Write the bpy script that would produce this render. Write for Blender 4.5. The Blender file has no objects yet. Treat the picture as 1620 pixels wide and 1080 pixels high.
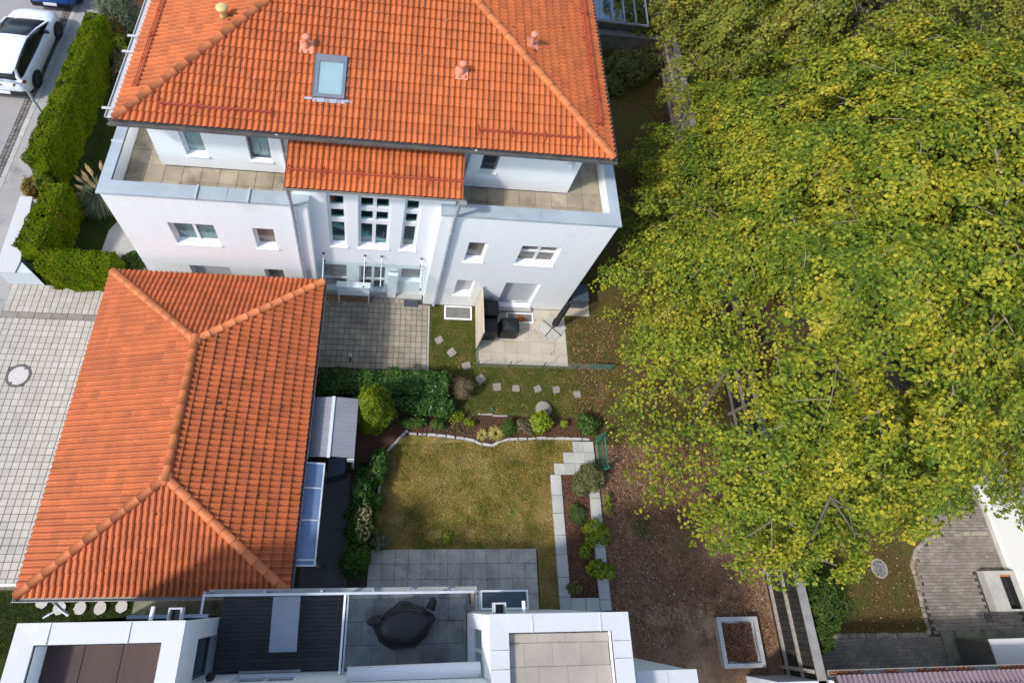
import bpy, bmesh, math, random
import numpy as np
from mathutils import Vector, Matrix
from bpy_extras.object_utils import world_to_camera_view

random.seed(7)
rng = np.random.default_rng(11)
SC = bpy.context.scene
COL = SC.collection
R = math.radians

# ------------------------------------------------------------------ camera
cam_d = bpy.data.cameras.new('camera')
cam = bpy.data.objects.new('camera', cam_d)
COL.objects.link(cam)
CAM = Vector((0.0, 0.0, 22.0))
_y, _p, _r = R(14.86895), R(58.24997), R(-16.49884)
_f = Vector((math.sin(_y) * math.cos(_p), math.cos(_y) * math.cos(_p), -math.sin(_p)))
_r0 = Vector((math.cos(_y), -math.sin(_y), 0.0))
_d0 = _f.cross(_r0)
_rt = _r0 * math.cos(_r) + _d0 * math.sin(_r)
_dn = -_r0 * math.sin(_r) + _d0 * math.cos(_r)
m3 = Matrix((_rt, -_dn, -_f)).transposed()
cam.matrix_world = Matrix.Translation(CAM) @ m3.to_4x4()
cam_d.sensor_fit = 'HORIZONTAL'
cam_d.sensor_width = 36.0
cam_d.lens = 1034.62 / 1620 * 36.0
cam_d.shift_x = (810 - 750.82) / 1620
cam_d.shift_y = (334.95 - 540) / 1620
cam_d.clip_start = 0.5
cam_d.clip_end = 600
SC.camera = cam

# ------------------------------------------------------------------ sky, sun, exposure
SUN_EL = 47.0
TRAVEL = Vector((math.cos(R(SUN_EL)) * 0.88, math.cos(R(SUN_EL)) * 0.475, -math.sin(R(SUN_EL)))).normalized()
world = bpy.data.worlds.new('World')
SC.world = world
world.use_nodes = True
wn = world.node_tree
bg = wn.nodes['Background']
sky = wn.nodes.new('ShaderNodeTexSky')
sky.sky_type = 'NISHITA'
sky.sun_disc = False
sky.sun_elevation = R(SUN_EL)
sky.sun_rotation = R(241.6)
sky.air_density = 1.0
sky.dust_density = 1.6
sky.ozone_density = 1.0
wn.links.new(sky.outputs[0], bg.inputs[0])
bg.inputs[1].default_value = 0.15
sun_d = bpy.data.lights.new('sun', 'SUN')
sun_d.energy = 2.0
sun_d.angle = R(4.5)
sun_d.color = (1.0, 0.965, 0.91)
sun = bpy.data.objects.new('sun', sun_d)
COL.objects.link(sun)
sun.rotation_euler = TRAVEL.to_track_quat('-Z', 'Y').to_euler()
sun.location = (-40, 0, 40)
SC.view_settings.view_transform = 'Standard'
SC.view_settings.look = 'None'
SC.view_settings.exposure = 0.74
SC.view_settings.gamma = 1.0
SC.view_settings.use_curve_mapping = False
SC.render.engine = 'CYCLES'

# ------------------------------------------------------------------ materials
MATS = {}


def nodes_of(name):
    m = bpy.data.materials.new(name)
    m.use_nodes = True
    nt = m.node_tree
    for n in list(nt.nodes):
        nt.nodes.remove(n)
    out = nt.nodes.new('ShaderNodeOutputMaterial')
    MATS[name] = m
    return m, nt, out


def ramp(nt, stops):
    r = nt.nodes.new('ShaderNodeValToRGB')
    el = r.color_ramp.elements
    while len(el) < len(stops):
        el.new(0.5)
    for e, (p, c) in zip(el, stops):
        e.position = p
        e.color = (c[0], c[1], c[2], 1)
    return r


def noise(nt, pos, scale, detail=4.0, rough=0.6, vec_scale=None):
    n = nt.nodes.new('ShaderNodeTexNoise')
    n.inputs['Scale'].default_value = scale
    n.inputs['Detail'].default_value = detail
    n.inputs['Roughness'].default_value = rough
    if vec_scale:
        mp = nt.nodes.new('ShaderNodeMapping')
        mp.inputs['Scale'].default_value = vec_scale
        nt.links.new(pos, mp.inputs['Vector'])
        pos = mp.outputs[0]
    nt.links.new(pos, n.inputs['Vector'])
    return n.outputs['Fac']


def mixc(nt, fac, a, b, mode='MIX'):
    m = nt.nodes.new('ShaderNodeMix')
    m.data_type = 'RGBA'
    m.blend_type = mode
    for sock, v in ((m.inputs['Factor'], fac), (m.inputs['A'], a), (m.inputs['B'], b)):
        if isinstance(v, (int, float)):
            sock.default_value = v
        elif isinstance(v, (tuple, list)):
            sock.default_value = (v[0], v[1], v[2], 1)
        else:
            nt.links.new(v, sock)
    return m.outputs['Result']


def rerange(nt, v, a, b, lo=0.0, hi=1.0):
    m = nt.nodes.new('ShaderNodeMapRange')
    m.inputs['From Min'].default_value = a
    m.inputs['From Max'].default_value = b
    m.inputs['To Min'].default_value = lo
    m.inputs['To Max'].default_value = hi
    nt.links.new(v, m.inputs['Value'])
    return m.outputs[0]


def pbr(name, c, rough=0.7, metal=0.0, var=0.12, vscale=3.0, dirt=None, dirt_at=(0.55, 0.75), dirt_scale=1.5,
        piece=0.0, island=0.0, bump=0.0, bscale=60.0, spec=0.5, stretch=None, fine=0.0, fscale=90.0, piece_col=None):
    """A solid surface: base colour, soft patchy variation, optional stains, per-piece tone and fine relief."""
    m, nt, out = nodes_of(name)
    b = nt.nodes.new('ShaderNodeBsdfPrincipled')
    nt.links.new(b.outputs[0], out.inputs[0])
    geo = nt.nodes.new('ShaderNodeNewGeometry')
    pos = geo.outputs['Position']
    f = noise(nt, pos, vscale, 5, 0.6, stretch)
    lo = tuple(x * (1 - var) for x in c)
    hi = tuple(min(1.0, x * (1 + var)) for x in c)
    col = ramp(nt, [(0.3, lo), (0.7, hi)])
    nt.links.new(f, col.inputs[0])
    cur = col.outputs[0]
    if fine:
        ff = noise(nt, pos, fscale, 3, 0.7)
        g = rerange(nt, ff, 0.3, 0.7, 1 - fine, 1 + fine)
        cur = mixc(nt, 1.0, cur, g, 'MULTIPLY')
    if piece or island or piece_col:
        oi = nt.nodes.new('ShaderNodeObjectInfo')
        s = oi.outputs['Random']
        if island:
            ad = nt.nodes.new('ShaderNodeMath')
            ad.operation = 'ADD'
            nt.links.new(s, ad.inputs[0])
            nt.links.new(geo.outputs['Random Per Island'], ad.inputs[1])
            fr = nt.nodes.new('ShaderNodeMath')
            fr.operation = 'FRACT'
            nt.links.new(ad.outputs[0], fr.inputs[0])
            s = fr.outputs[0]
        k = max(piece, island)
        g = rerange(nt, s, 0, 1, 1 - k, 1 + k)
        cur = mixc(nt, 1.0, cur, g, 'MULTIPLY')
        if piece_col:
            g2 = rerange(nt, s, piece_col[1], piece_col[1] + 0.03)
            cur = mixc(nt, g2, cur, piece_col[0])
    if dirt:
        d = noise(nt, pos, dirt_scale, 7, 0.65)
        fac = rerange(nt, d, dirt_at[0], dirt_at[1])
        cur = mixc(nt, fac, cur, dirt)
    nt.links.new(cur, b.inputs['Base Color'])
    b.inputs['Roughness'].default_value = rough
    b.inputs['Metallic'].default_value = metal
    b.inputs['Specular IOR Level'].default_value = spec
    if bump:
        bn = noise(nt, pos, bscale, 4, 0.6)
        bu = nt.nodes.new('ShaderNodeBump')
        bu.inputs['Strength'].default_value = bump
        bu.inputs['Distance'].default_value = 0.02
        nt.links.new(bn, bu.inputs['Height'])
        nt.links.new(bu.outputs[0], b.inputs['Normal'])
    return m


def leafmat(name, cols, trans=0.3, patch_scale=0.7, patch=0.5, rough=0.55, spec=0.2):
    """Leaves: each leaf its own tone out of a ramp, with larger patches leaning to one end of it."""
    m, nt, out = nodes_of(name)
    geo = nt.nodes.new('ShaderNodeNewGeometry')
    pat = noise(nt, geo.outputs['Position'], patch_scale, 3, 0.6)
    pat = rerange(nt, pat, 0.3, 0.7)
    mx = nt.nodes.new('ShaderNodeMix')
    mx.data_type = 'FLOAT'
    mx.inputs['Factor'].default_value = patch
    nt.links.new(geo.outputs['Random Per Island'], mx.inputs['A'])
    nt.links.new(pat, mx.inputs['B'])
    rp = ramp(nt, cols)
    nt.links.new(mx.outputs['Result'], rp.inputs[0])
    b = nt.nodes.new('ShaderNodeBsdfPrincipled')
    b.inputs['Roughness'].default_value = rough
    b.inputs['Specular IOR Level'].default_value = spec
    nt.links.new(rp.outputs[0], b.inputs['Base Color'])
    if trans:
        t = nt.nodes.new('ShaderNodeBsdfTranslucent')
        nt.links.new(rp.outputs[0], t.inputs[0])
        ms = nt.nodes.new('ShaderNodeMixShader')
        ms.inputs[0].default_value = trans
        nt.links.new(b.outputs[0], ms.inputs[1])
        nt.links.new(t.outputs[0], ms.inputs[2])
        nt.links.new(ms.outputs[0], out.inputs[0])
    else:
        nt.links.new(b.outputs[0], out.inputs[0])
    return m


def groundmat(name, layers, bump=0.5):
    """layers: (colour, scale, lo, hi) painted over each other where a noise passes lo..hi."""
    m, nt, out = nodes_of(name)
    b = nt.nodes.new('ShaderNodeBsdfPrincipled')
    nt.links.new(b.outputs[0], out.inputs[0])
    geo = nt.nodes.new('ShaderNodeNewGeometry')
    pos = geo.outputs['Position']
    cur = layers[0][0]
    for i, (c, sc, lo, hi) in enumerate(layers[1:]):
        off = nt.nodes.new('ShaderNodeVectorMath')
        off.operation = 'ADD'
        off.inputs[1].default_value = (13.7 * (i + 1), 7.3 * i, 3.1 * i)
        nt.links.new(pos, off.inputs[0])
        f = noise(nt, off.outputs[0], sc, 6, 0.65)
        cur = mixc(nt, rerange(nt, f, lo, hi), cur, c)
    g = rerange(nt, noise(nt, pos, 38, 4, 0.75), 0.3, 0.7, 0.65, 1.35)
    cur = mixc(nt, 1.0, cur, g, 'MULTIPLY')
    nt.links.new(cur, b.inputs['Base Color'])
    b.inputs['Roughness'].default_value = 0.95
    b.inputs['Specular IOR Level'].default_value = 0.15
    bu = nt.nodes.new('ShaderNodeBump')
    bu.inputs['Strength'].default_value = bump
    bu.inputs['Distance'].default_value = 0.05
    nt.links.new(noise(nt, pos, 28, 5, 0.7), bu.inputs['Height'])
    nt.links.new(bu.outputs[0], b.inputs['Normal'])
    return m


def glassmat(name, tint, see=0.75, rough=0.03):
    m, nt, out = nodes_of(name)
    t = nt.nodes.new('ShaderNodeBsdfTransparent')
    t.inputs[0].default_value = (*tint, 1)
    g = nt.nodes.new('ShaderNodeBsdfGlossy')
    g.inputs['Roughness'].default_value = rough
    g.inputs[0].default_value = (0.9, 0.95, 1.0, 1)
    ms = nt.nodes.new('ShaderNodeMixShader')
    ms.inputs[0].default_value = 1 - see
    nt.links.new(t.outputs[0], ms.inputs[1])
    nt.links.new(g.outputs[0], ms.inputs[2])
    nt.links.new(ms.outputs[0], out.inputs[0])
    return m


pbr('plaster', (0.83, 0.85, 0.845), 0.9, var=0.022, vscale=2.0, stretch=(2.2, 2.2, 0.12), dirt=(0.68, 0.68, 0.66), dirt_at=(0.6, 0.9), dirt_scale=0.7, bump=0.05, bscale=150)
pbr('plaster_cool', (0.82, 0.85, 0.86), 0.9, var=0.02, vscale=1.0, bump=0.05, bscale=150)
pbr('coping_zinc', (0.40, 0.455, 0.49), 0.5, 0.15, var=0.10, vscale=1.2, dirt=(0.31, 0.355, 0.38), dirt_at=(0.5, 0.8))
pbr('coping_white', (0.54, 0.54, 0.535), 0.55, var=0.03, vscale=1.0, dirt=(0.66, 0.65, 0.62), dirt_at=(0.58, 0.85), dirt_scale=1.1)
pbr('tile_orange', (0.48, 0.124, 0.032), 0.7, var=0.10, vscale=1.3, piece=0.13, fine=0.16, fscale=30, dirt=(0.20, 0.07, 0.035), dirt_at=(0.60, 0.82), dirt_scale=1.9, stretch=(1, 1, 1), bump=0.15)
pbr('tile_orange_mass', (0.48, 0.124, 0.032), 0.7, var=0.10, vscale=1.3, island=0.13, fine=0.16, fscale=30, dirt=(0.20, 0.07, 0.035), dirt_at=(0.60, 0.82), dirt_scale=1.9, stretch=(1, 1, 1), bump=0.15)
pbr('tile_terra', (0.45, 0.115, 0.032), 0.7, var=0.10, vscale=1.6, piece=0.13, fine=0.16, fscale=30, dirt=(0.17, 0.06, 0.035), dirt_at=(0.61, 0.82), dirt_scale=2.6, bump=0.15)
pbr('tile_terra_mass', (0.45, 0.115, 0.032), 0.7, var=0.10, vscale=1.6, island=0.13, fine=0.16, fscale=30, dirt=(0.17, 0.06, 0.035), dirt_at=(0.61, 0.82), dirt_scale=2.6, bump=0.15)
pbr('ridge_orange', (0.50, 0.15, 0.045), 0.6, var=0.12, vscale=3, piece=0.12, fine=0.08)
pbr('tile_mauve', (0.17, 0.125, 0.14), 0.7, var=0.2, vscale=2.5, piece=0.2, dirt=(0.3, 0.27, 0.26), dirt_at=(0.6, 0.75), dirt_scale=6)
pbr('roof_felt', (0.035, 0.022, 0.018), 0.9)
pbr('vent_clay', (0.68, 0.27, 0.17), 0.6)
pbr('vent_yellow', (0.60, 0.45, 0.17), 0.5)
pbr('guard_red', (0.42, 0.07, 0.03), 0.5)
pbr('gutter_dark', (0.13, 0.13, 0.135), 0.45, 0.3, var=0.25, vscale=3, dirt=(0.22, 0.2, 0.16), dirt_at=(0.5, 0.75), dirt_scale=4)
pbr('gutter_grey', (0.32, 0.31, 0.29), 0.5, 0.2, var=0.2, vscale=3, dirt=(0.12, 0.1, 0.08), dirt_at=(0.5, 0.8), dirt_scale=3)
pbr('metal_light', (0.62, 0.64, 0.66), 0.4, 0.3)
pbr('metal_zinc', (0.42, 0.46, 0.52), 0.4, 0.4, var=0.1)
pbr('frame_white', (0.80, 0.81, 0.82), 0.45, var=0.02)
pbr('frame_slate', (0.17, 0.19, 0.22), 0.45, 0.2)
pbr('frame_dark', (0.10, 0.11, 0.12), 0.4)
pbr('pane_dark', (0.025, 0.035, 0.035), 0.06, var=0.3, vscale=2)
pbr('pane_teal', (0.10, 0.20, 0.20), 0.08, var=0.5, vscale=6, stretch=(6, 1, 0.6))
pbr('pane_curtain', (0.20, 0.30, 0.29), 0.12, var=0.45, vscale=5, stretch=(8, 1, 0.5))
pbr('pane_beige', (0.14, 0.125, 0.11), 0.12, var=0.35, vscale=4, stretch=(1, 1, 6))
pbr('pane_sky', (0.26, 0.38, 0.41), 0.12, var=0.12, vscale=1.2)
pbr('blind_grey', (0.50, 0.51, 0.53), 0.6, var=0.03)
pbr('slab_tan', (0.34, 0.29, 0.205), 0.85, var=0.16, vscale=2.0, piece=0.12, dirt=(0.17, 0.14, 0.095), dirt_at=(0.5, 0.72), dirt_scale=1.6, fine=0.06)
pbr('joint_dark', (0.05, 0.045, 0.035), 0.95)
pbr('paver_drive', (0.43, 0.395, 0.345), 0.85, var=0.08, vscale=0.9, piece=0.09, fine=0.07, dirt=(0.36, 0.33, 0.28), dirt_at=(0.58, 0.8), dirt_scale=0.9)
pbr('paver_drive_mass', (0.43, 0.395, 0.345), 0.85, var=0.08, vscale=0.9, island=0.09, fine=0.07, dirt=(0.36, 0.33, 0.28), dirt_at=(0.58, 0.8), dirt_scale=0.9)
pbr('joint_moss', (0.19, 0.165, 0.115), 0.95, var=0.4, vscale=4)
pbr('paver_court', (0.31, 0.275, 0.215), 0.85, var=0.16, vscale=1.2, piece=0.13, fine=0.08, dirt=(0.17, 0.15, 0.12), dirt_at=(0.48, 0.75), dirt_scale=0.8)
pbr('channel', (0.22, 0.20, 0.17), 0.8, var=0.2, piece=0.12)
pbr('asphalt', (0.30, 0.285, 0.275), 0.9, var=0.10, vscale=0.6, fine=0.12, fscale=70, dirt=(0.22, 0.21, 0.20), dirt_at=(0.55, 0.72), dirt_scale=0.8, bump=0.2)
pbr('asphalt_walk', (0.33, 0.315, 0.30), 0.9, var=0.10, vscale=0.8, fine=0.12, fscale=70, dirt=(0.19, 0.18, 0.17), dirt_at=(0.55, 0.75), dirt_scale=1.0, bump=0.2)
pbr('asphalt_dark', (0.12, 0.11, 0.10), 0.9, var=0.3, vscale=2, fine=0.15, dirt=(0.05, 0.047, 0.045), dirt_at=(0.5, 0.7), dirt_scale=2)
pbr('asphalt_seam', (0.16, 0.152, 0.148), 0.9, var=0.2)
pbr('kerb_stone', (0.42, 0.40, 0.37), 0.85, var=0.15, vscale=3, piece=0.1)
pbr('setts', (0.17, 0.155, 0.14), 0.85, var=0.3, vscale=6, piece=0.25)
pbr('patio_slab', (0.47, 0.42, 0.34), 0.85, var=0.09, vscale=1.4, piece=0.06, fine=0.07, dirt=(0.30, 0.26, 0.20), dirt_at=(0.56, 0.75), dirt_scale=2.4)
pbr('planter_slab', (0.43, 0.425, 0.39), 0.85, var=0.12, vscale=2, piece=0.07, fine=0.06, dirt=(0.28, 0.27, 0.23), dirt_at=(0.58, 0.8), dirt_scale=2.2)
pbr('step_stone', (0.27, 0.245, 0.205), 0.9, var=0.15, vscale=4, piece=0.1, fine=0.1, dirt=(0.22, 0.21, 0.15), dirt_at=(0.58, 0.75), dirt_scale=5)
pbr('flag_pale', (0.45, 0.42, 0.38), 0.9, var=0.1, vscale=5, fine=0.1)
pbr('slab_dark', (0.42, 0.395, 0.335), 0.8, var=0.25, vscale=2, piece=0.1, fine=0.1, dirt=(0.25, 0.235, 0.20), dirt_at=(0.5, 0.75), dirt_scale=1.8)
pbr('moss_dark', (0.045, 0.03, 0.02), 0.95)
pbr('lichen', (0.5, 0.5, 0.46), 0.95)
pbr('deck_dark', (0.032, 0.031, 0.034), 0.6, var=0.3, vscale=3, piece=0.15)
pbr('slab_blue', (0.21, 0.225, 0.22), 0.75, var=0.2, vscale=1.6, piece=0.1, dirt=(0.10, 0.105, 0.105), dirt_at=(0.5, 0.72), dirt_scale=2.0)
pbr('slab_roof', (0.33, 0.29, 0.245), 0.85, var=0.12, vscale=1.5, piece=0.06, dirt=(0.15, 0.125, 0.10), dirt_at=(0.6, 0.72), dirt_scale=2.2)
pbr('roof_brown', (0.038, 0.017, 0.013), 0.6, var=0.35, vscale=2, stretch=(3, 0.4, 1))
pbr('granite', (0.44, 0.43, 0.40), 0.85, var=0.12, vscale=7, piece=0.08, dirt=(0.36, 0.34, 0.29), dirt_at=(0.56, 0.75), dirt_scale=6)
pbr('cobble', (0.27, 0.245, 0.195), 0.85, var=0.2, vscale=5, piece=0.28)
pbr('brick_paver', (0.235, 0.205, 0.175), 0.85, var=0.2, vscale=1.3, piece=0.18, fine=0.1, dirt=(0.14, 0.125, 0.105), dirt_at=(0.5, 0.75), dirt_scale=1.2)
pbr('brick_paver_mass', (0.235, 0.205, 0.175), 0.85, var=0.2, vscale=1.3, island=0.18, fine=0.1, dirt=(0.14, 0.125, 0.105), dirt_at=(0.5, 0.75), dirt_scale=1.2)
pbr('concrete', (0.40, 0.39, 0.36), 0.9, var=0.12, vscale=2, dirt=(0.25, 0.24, 0.2), dirt_at=(0.55, 0.8), dirt_scale=1.7, fine=0.05)
pbr('concrete_old', (0.20, 0.20, 0.15), 0.95, var=0.3, vscale=2, dirt=(0.06, 0.06, 0.035), dirt_at=(0.5, 0.72), dirt_scale=2.4)
pbr('paint_wall_blue', (0.56, 0.60, 0.62), 0.6, var=0.05, vscale=1)
pbr('wood_grey', (0.30, 0.265, 0.225), 0.85, var=0.25, vscale=4, piece=0.18, stretch=(3, 3, 3), fine=0.12)
pbr('timber_pale', (0.42, 0.42, 0.42), 0.8, var=0.15, vscale=5, dirt=(0.25, 0.24, 0.22), dirt_at=(0.55, 0.75), dirt_scale=5)
pbr('wood_board', (0.19, 0.165, 0.135), 0.85, var=0.25, vscale=4, piece=0.35, fine=0.15)
pbr('wood_dark', (0.022, 0.019, 0.017), 0.85, var=0.35, vscale=5, piece=0.35, fine=0.12)
pbr('wood_cap', (0.27, 0.26, 0.245), 0.85, var=0.2, vscale=3, piece=0.1, fine=0.08)
pbr('wood_rust', (0.42, 0.115, 0.02), 0.7, var=0.15, vscale=2)
pbr('black_cloth', (0.012, 0.013, 0.015), 0.6, var=0.3, vscale=4, bump=0.25, bscale=9)
pbr('charcoal_cloth', (0.016, 0.016, 0.019), 0.5, var=0.25, vscale=3, bump=0.3, bscale=7)
pbr('iron', (0.10, 0.085, 0.075), 0.7, var=0.2, vscale=8)
pbr('iron_plate', (0.50, 0.465, 0.44), 0.65, var=0.08, vscale=4)
pbr('canvas', (0.60, 0.53, 0.42), 0.85, var=0.06, vscale=3)
pbr('grate', (0.24, 0.235, 0.23), 0.6, 0.2, var=0.2, vscale=6)
pbr('mesh_green', (0.03, 0.17, 0.11), 0.6, var=0.2)
pbr('wire_grey', (0.24, 0.28, 0.25), 0.6)
pbr('post_green', (0.04, 0.13, 0.08), 0.6)
pbr('panel_grey', (0.30, 0.345, 0.40), 0.45, var=0.05, vscale=1)
pbr('poly_grey', (0.25, 0.25, 0.28), 0.35, var=0.10, vscale=1.2, stretch=(0.5, 5, 1))
pbr('poly_blue', (0.15, 0.225, 0.36), 0.25, var=0.12, vscale=1.5)
pbr('dark_glass', (0.05, 0.065, 0.085), 0.15, var=0.2, vscale=1)
pbr('rubber', (0.015, 0.015, 0.016), 0.8)
pbr('car_white', (0.80, 0.84, 0.88), 0.22, var=0.01)
pbr('car_blue', (0.02, 0.085, 0.30), 0.22, var=0.02)
pbr('car_black', (0.012, 0.013, 0.016), 0.12)
pbr('car_red', (0.30, 0.008, 0.016), 0.2)
pbr('rim', (0.06, 0.06, 0.065), 0.4, 0.5)
pbr('plate', (0.72, 0.73, 0.74), 0.5)
pbr('mat_blue', (0.05, 0.06, 0.075), 0.9)
pbr('bark', (0.12, 0.105, 0.085), 0.9, var=0.3, vscale=4, bump=0.5, bscale=15)
pbr('twig', (0.24, 0.205, 0.15), 0.9, var=0.25, vscale=6)
pbr('plastic_bin', (0.05, 0.07, 0.09), 0.5)
pbr('terracotta', (0.42, 0.24, 0.15), 0.8, var=0.2, vscale=6)
pbr('interior', (0.05, 0.055, 0.052), 0.9)
pbr('stair_white', (0.62, 0.72, 0.70), 0.6)
pbr('sheet_white', (0.58, 0.61, 0.64), 0.5, var=0.04)
pbr('hedge_core', (0.035, 0.05, 0.01), 0.95, var=0.4, vscale=5)
pbr('twig_core', (0.13, 0.105, 0.065), 0.95, var=0.4, vscale=9)
glassmat('glass_clear', (0.95, 0.99, 0.99), 0.93)
glassmat('glass_roof', (0.55, 0.68, 0.75), 0.62)
glassmat('glass_stair', (0.62, 0.80, 0.80), 0.90)

GREEN_BEECH = [(0.0, (0.045, 0.095, 0.010)), (0.23, (0.080, 0.140, 0.013)), (0.50, (0.195, 0.245, 0.020)), (0.76, (0.40, 0.365, 0.032)), (0.96, (0.58, 0.44, 0.055)), (1.0, (0.42, 0.19, 0.04))]
leafmat('leaf_beech', GREEN_BEECH, 0.30, 0.75, 0.5)
leafmat('leaf_maple', [(0.0, (0.055, 0.10, 0.015)), (0.4, (0.17, 0.205, 0.026)), (0.75, (0.31, 0.29, 0.04)), (1.0, (0.46, 0.35, 0.07))], 0.30, 0.6, 0.45)
leafmat('leaf_rust', [(0.0, (0.20, 0.05, 0.015)), (0.6, (0.38, 0.12, 0.03)), (1.0, (0.45, 0.22, 0.05))], 0.3, 1.0, 0.2)
leafmat('leaf_thuja', [(0.0, (0.045, 0.085, 0.003)), (0.5, (0.095, 0.145, 0.004)), (0.82, (0.15, 0.165, 0.008)), (1.0, (0.24, 0.165, 0.02))], 0.12, 1.1, 0.45, 0.9, 0.03)
leafmat('leaf_gold_thuja', [(0.0, (0.055, 0.11, 0.006)), (0.5, (0.13, 0.19, 0.008)), (1.0, (0.26, 0.27, 0.014))], 0.25, 1.6, 0.4)
leafmat('leaf_brownconifer', [(0.0, (0.09, 0.075, 0.012)), (0.6, (0.21, 0.14, 0.025)), (1.0, (0.28, 0.19, 0.04))], 0.2, 2, 0.4)
leafmat('leaf_laurel', [(0.0, (0.015, 0.05, 0.010)), (0.5, (0.042, 0.105, 0.018)), (0.85, (0.11, 0.20, 0.035)), (1.0, (0.26, 0.30, 0.10))], 0.15, 2.0, 0.3, 0.3)
leafmat('leaf_olive', [(0.0, (0.06, 0.085, 0.045)), (0.6, (0.13, 0.16, 0.095)), (1.0, (0.22, 0.25, 0.17))], 0.2, 2.0, 0.3)
leafmat('leaf_lime', [(0.0, (0.10, 0.18, 0.012)), (0.5, (0.24, 0.32, 0.020)), (1.0, (0.40, 0.42, 0.05))], 0.4, 2.5, 0.3)
leafmat('leaf_straw', [(0.0, (0.33, 0.27, 0.06)), (0.5, (0.50, 0.42, 0.12)), (1.0, (0.55, 0.50, 0.22))], 0.3, 3, 0.3)
leafmat('leaf_green', [(0.0, (0.025, 0.065, 0.010)), (0.5, (0.06, 0.12, 0.016)), (1.0, (0.12, 0.18, 0.03))], 0.25, 2.0, 0.4)
leafmat('leaf_fir', [(0.0, (0.018, 0.042, 0.006)), (0.6, (0.045, 0.085, 0.010)), (1.0, (0.10, 0.135, 0.018))], 0.15, 2.0, 0.3)
leafmat('leaf_sage', [(0.0, (0.07, 0.085, 0.025)), (0.5, (0.15, 0.165, 0.05)), (1.0, (0.24, 0.235, 0.08))], 0.25, 2.5, 0.3)
leafmat('leaf_drybush', [(0.0, (0.08, 0.06, 0.03)), (0.5, (0.17, 0.135, 0.075)), (1.0, (0.27, 0.22, 0.13))], 0.1, 3.0, 0.3)
leafmat('plume', [(0.0, (0.45, 0.33, 0.15)), (1.0, (0.62, 0.50, 0.28))], 0.3, 4, 0.3)
leafmat('litter_brown', [(0.0, (0.08, 0.04, 0.022)), (0.4, (0.20, 0.09, 0.042)), (0.75, (0.36, 0.19, 0.095)), (1.0, (0.55, 0.42, 0.31))], 0.0, 1.0, 0.15, 0.8)
leafmat('litter_yellow', [(0.0, (0.17, 0.09, 0.025)), (0.5, (0.30, 0.18, 0.05)), (0.9, (0.40, 0.28, 0.09)), (1.0, (0.5, 0.15, 0.05))], 0.0, 1.0, 0.15, 0.8)
leafmat('mulch', [(0.0, (0.065, 0.032, 0.02)), (0.5, (0.15, 0.075, 0.045)), (1.0, (0.28, 0.16, 0.10))], 0.0, 1.5, 0.2, 0.9)
leafmat('blade_dry', [(0.0, (0.105, 0.165, 0.018)), (0.25, (0.24, 0.22, 0.036)), (0.55, (0.46, 0.35, 0.10)), (1.0, (0.66, 0.53, 0.27))], 0.15, 1.5, 0.72, 0.8)
leafmat('blade_green', [(0.0, (0.055, 0.10, 0.013)), (0.45, (0.125, 0.17, 0.026)), (0.75, (0.26, 0.23, 0.06)), (1.0, (0.46, 0.36, 0.16))], 0.15, 1.8, 0.68, 0.8)
leafmat('blade_dark', [(0.0, (0.024, 0.042, 0.008)), (0.6, (0.055, 0.078, 0.013)), (1.0, (0.13, 0.12, 0.028))], 0.1, 0.8, 0.5, 0.8)

groundmat('g_soil', [((0.085, 0.062, 0.04),), ((0.05, 0.037, 0.024), 1.3, 0.45, 0.65)])
groundmat('g_lawn_dry', [((0.25, 0.185, 0.05),), ((0.10, 0.13, 0.022), 0.8, 0.50, 0.60), ((0.28, 0.21, 0.085), 2.6, 0.50, 0.64), ((0.11, 0.08, 0.032), 1.5, 0.57, 0.68), ((0.09, 0.12, 0.022), 5.0, 0.58, 0.68)])
groundmat('g_lawn_green', [((0.075, 0.085, 0.018),), ((0.17, 0.12, 0.045), 1.4, 0.50, 0.66), ((0.045, 0.055, 0.012), 2.6, 0.55, 0.7)])
groundmat('g_lawn_dark', [((0.030, 0.045, 0.009),), ((0.055, 0.05, 0.015), 1.4, 0.5, 0.7)])
groundmat('g_yard', [((0.205, 0.128, 0.076),), ((0.33, 0.22, 0.14), 0.9, 0.50, 0.64), ((0.14, 0.125, 0.05), 0.6, 0.54, 0.66), ((0.12, 0.075, 0.048), 1.7, 0.55, 0.68), ((0.36, 0.29, 0.24), 7.0, 0.60, 0.70)])
groundmat('g_moss', [((0.105, 0.075, 0.028),), ((0.085, 0.09, 0.02), 0.9, 0.45, 0.62), ((0.125, 0.085, 0.03), 2.4, 0.55, 0.7)])
groundmat('g_bed', [((0.11, 0.06, 0.038),), ((0.07, 0.042, 0.026), 2.5, 0.5, 0.65)], 0.8)


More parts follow.
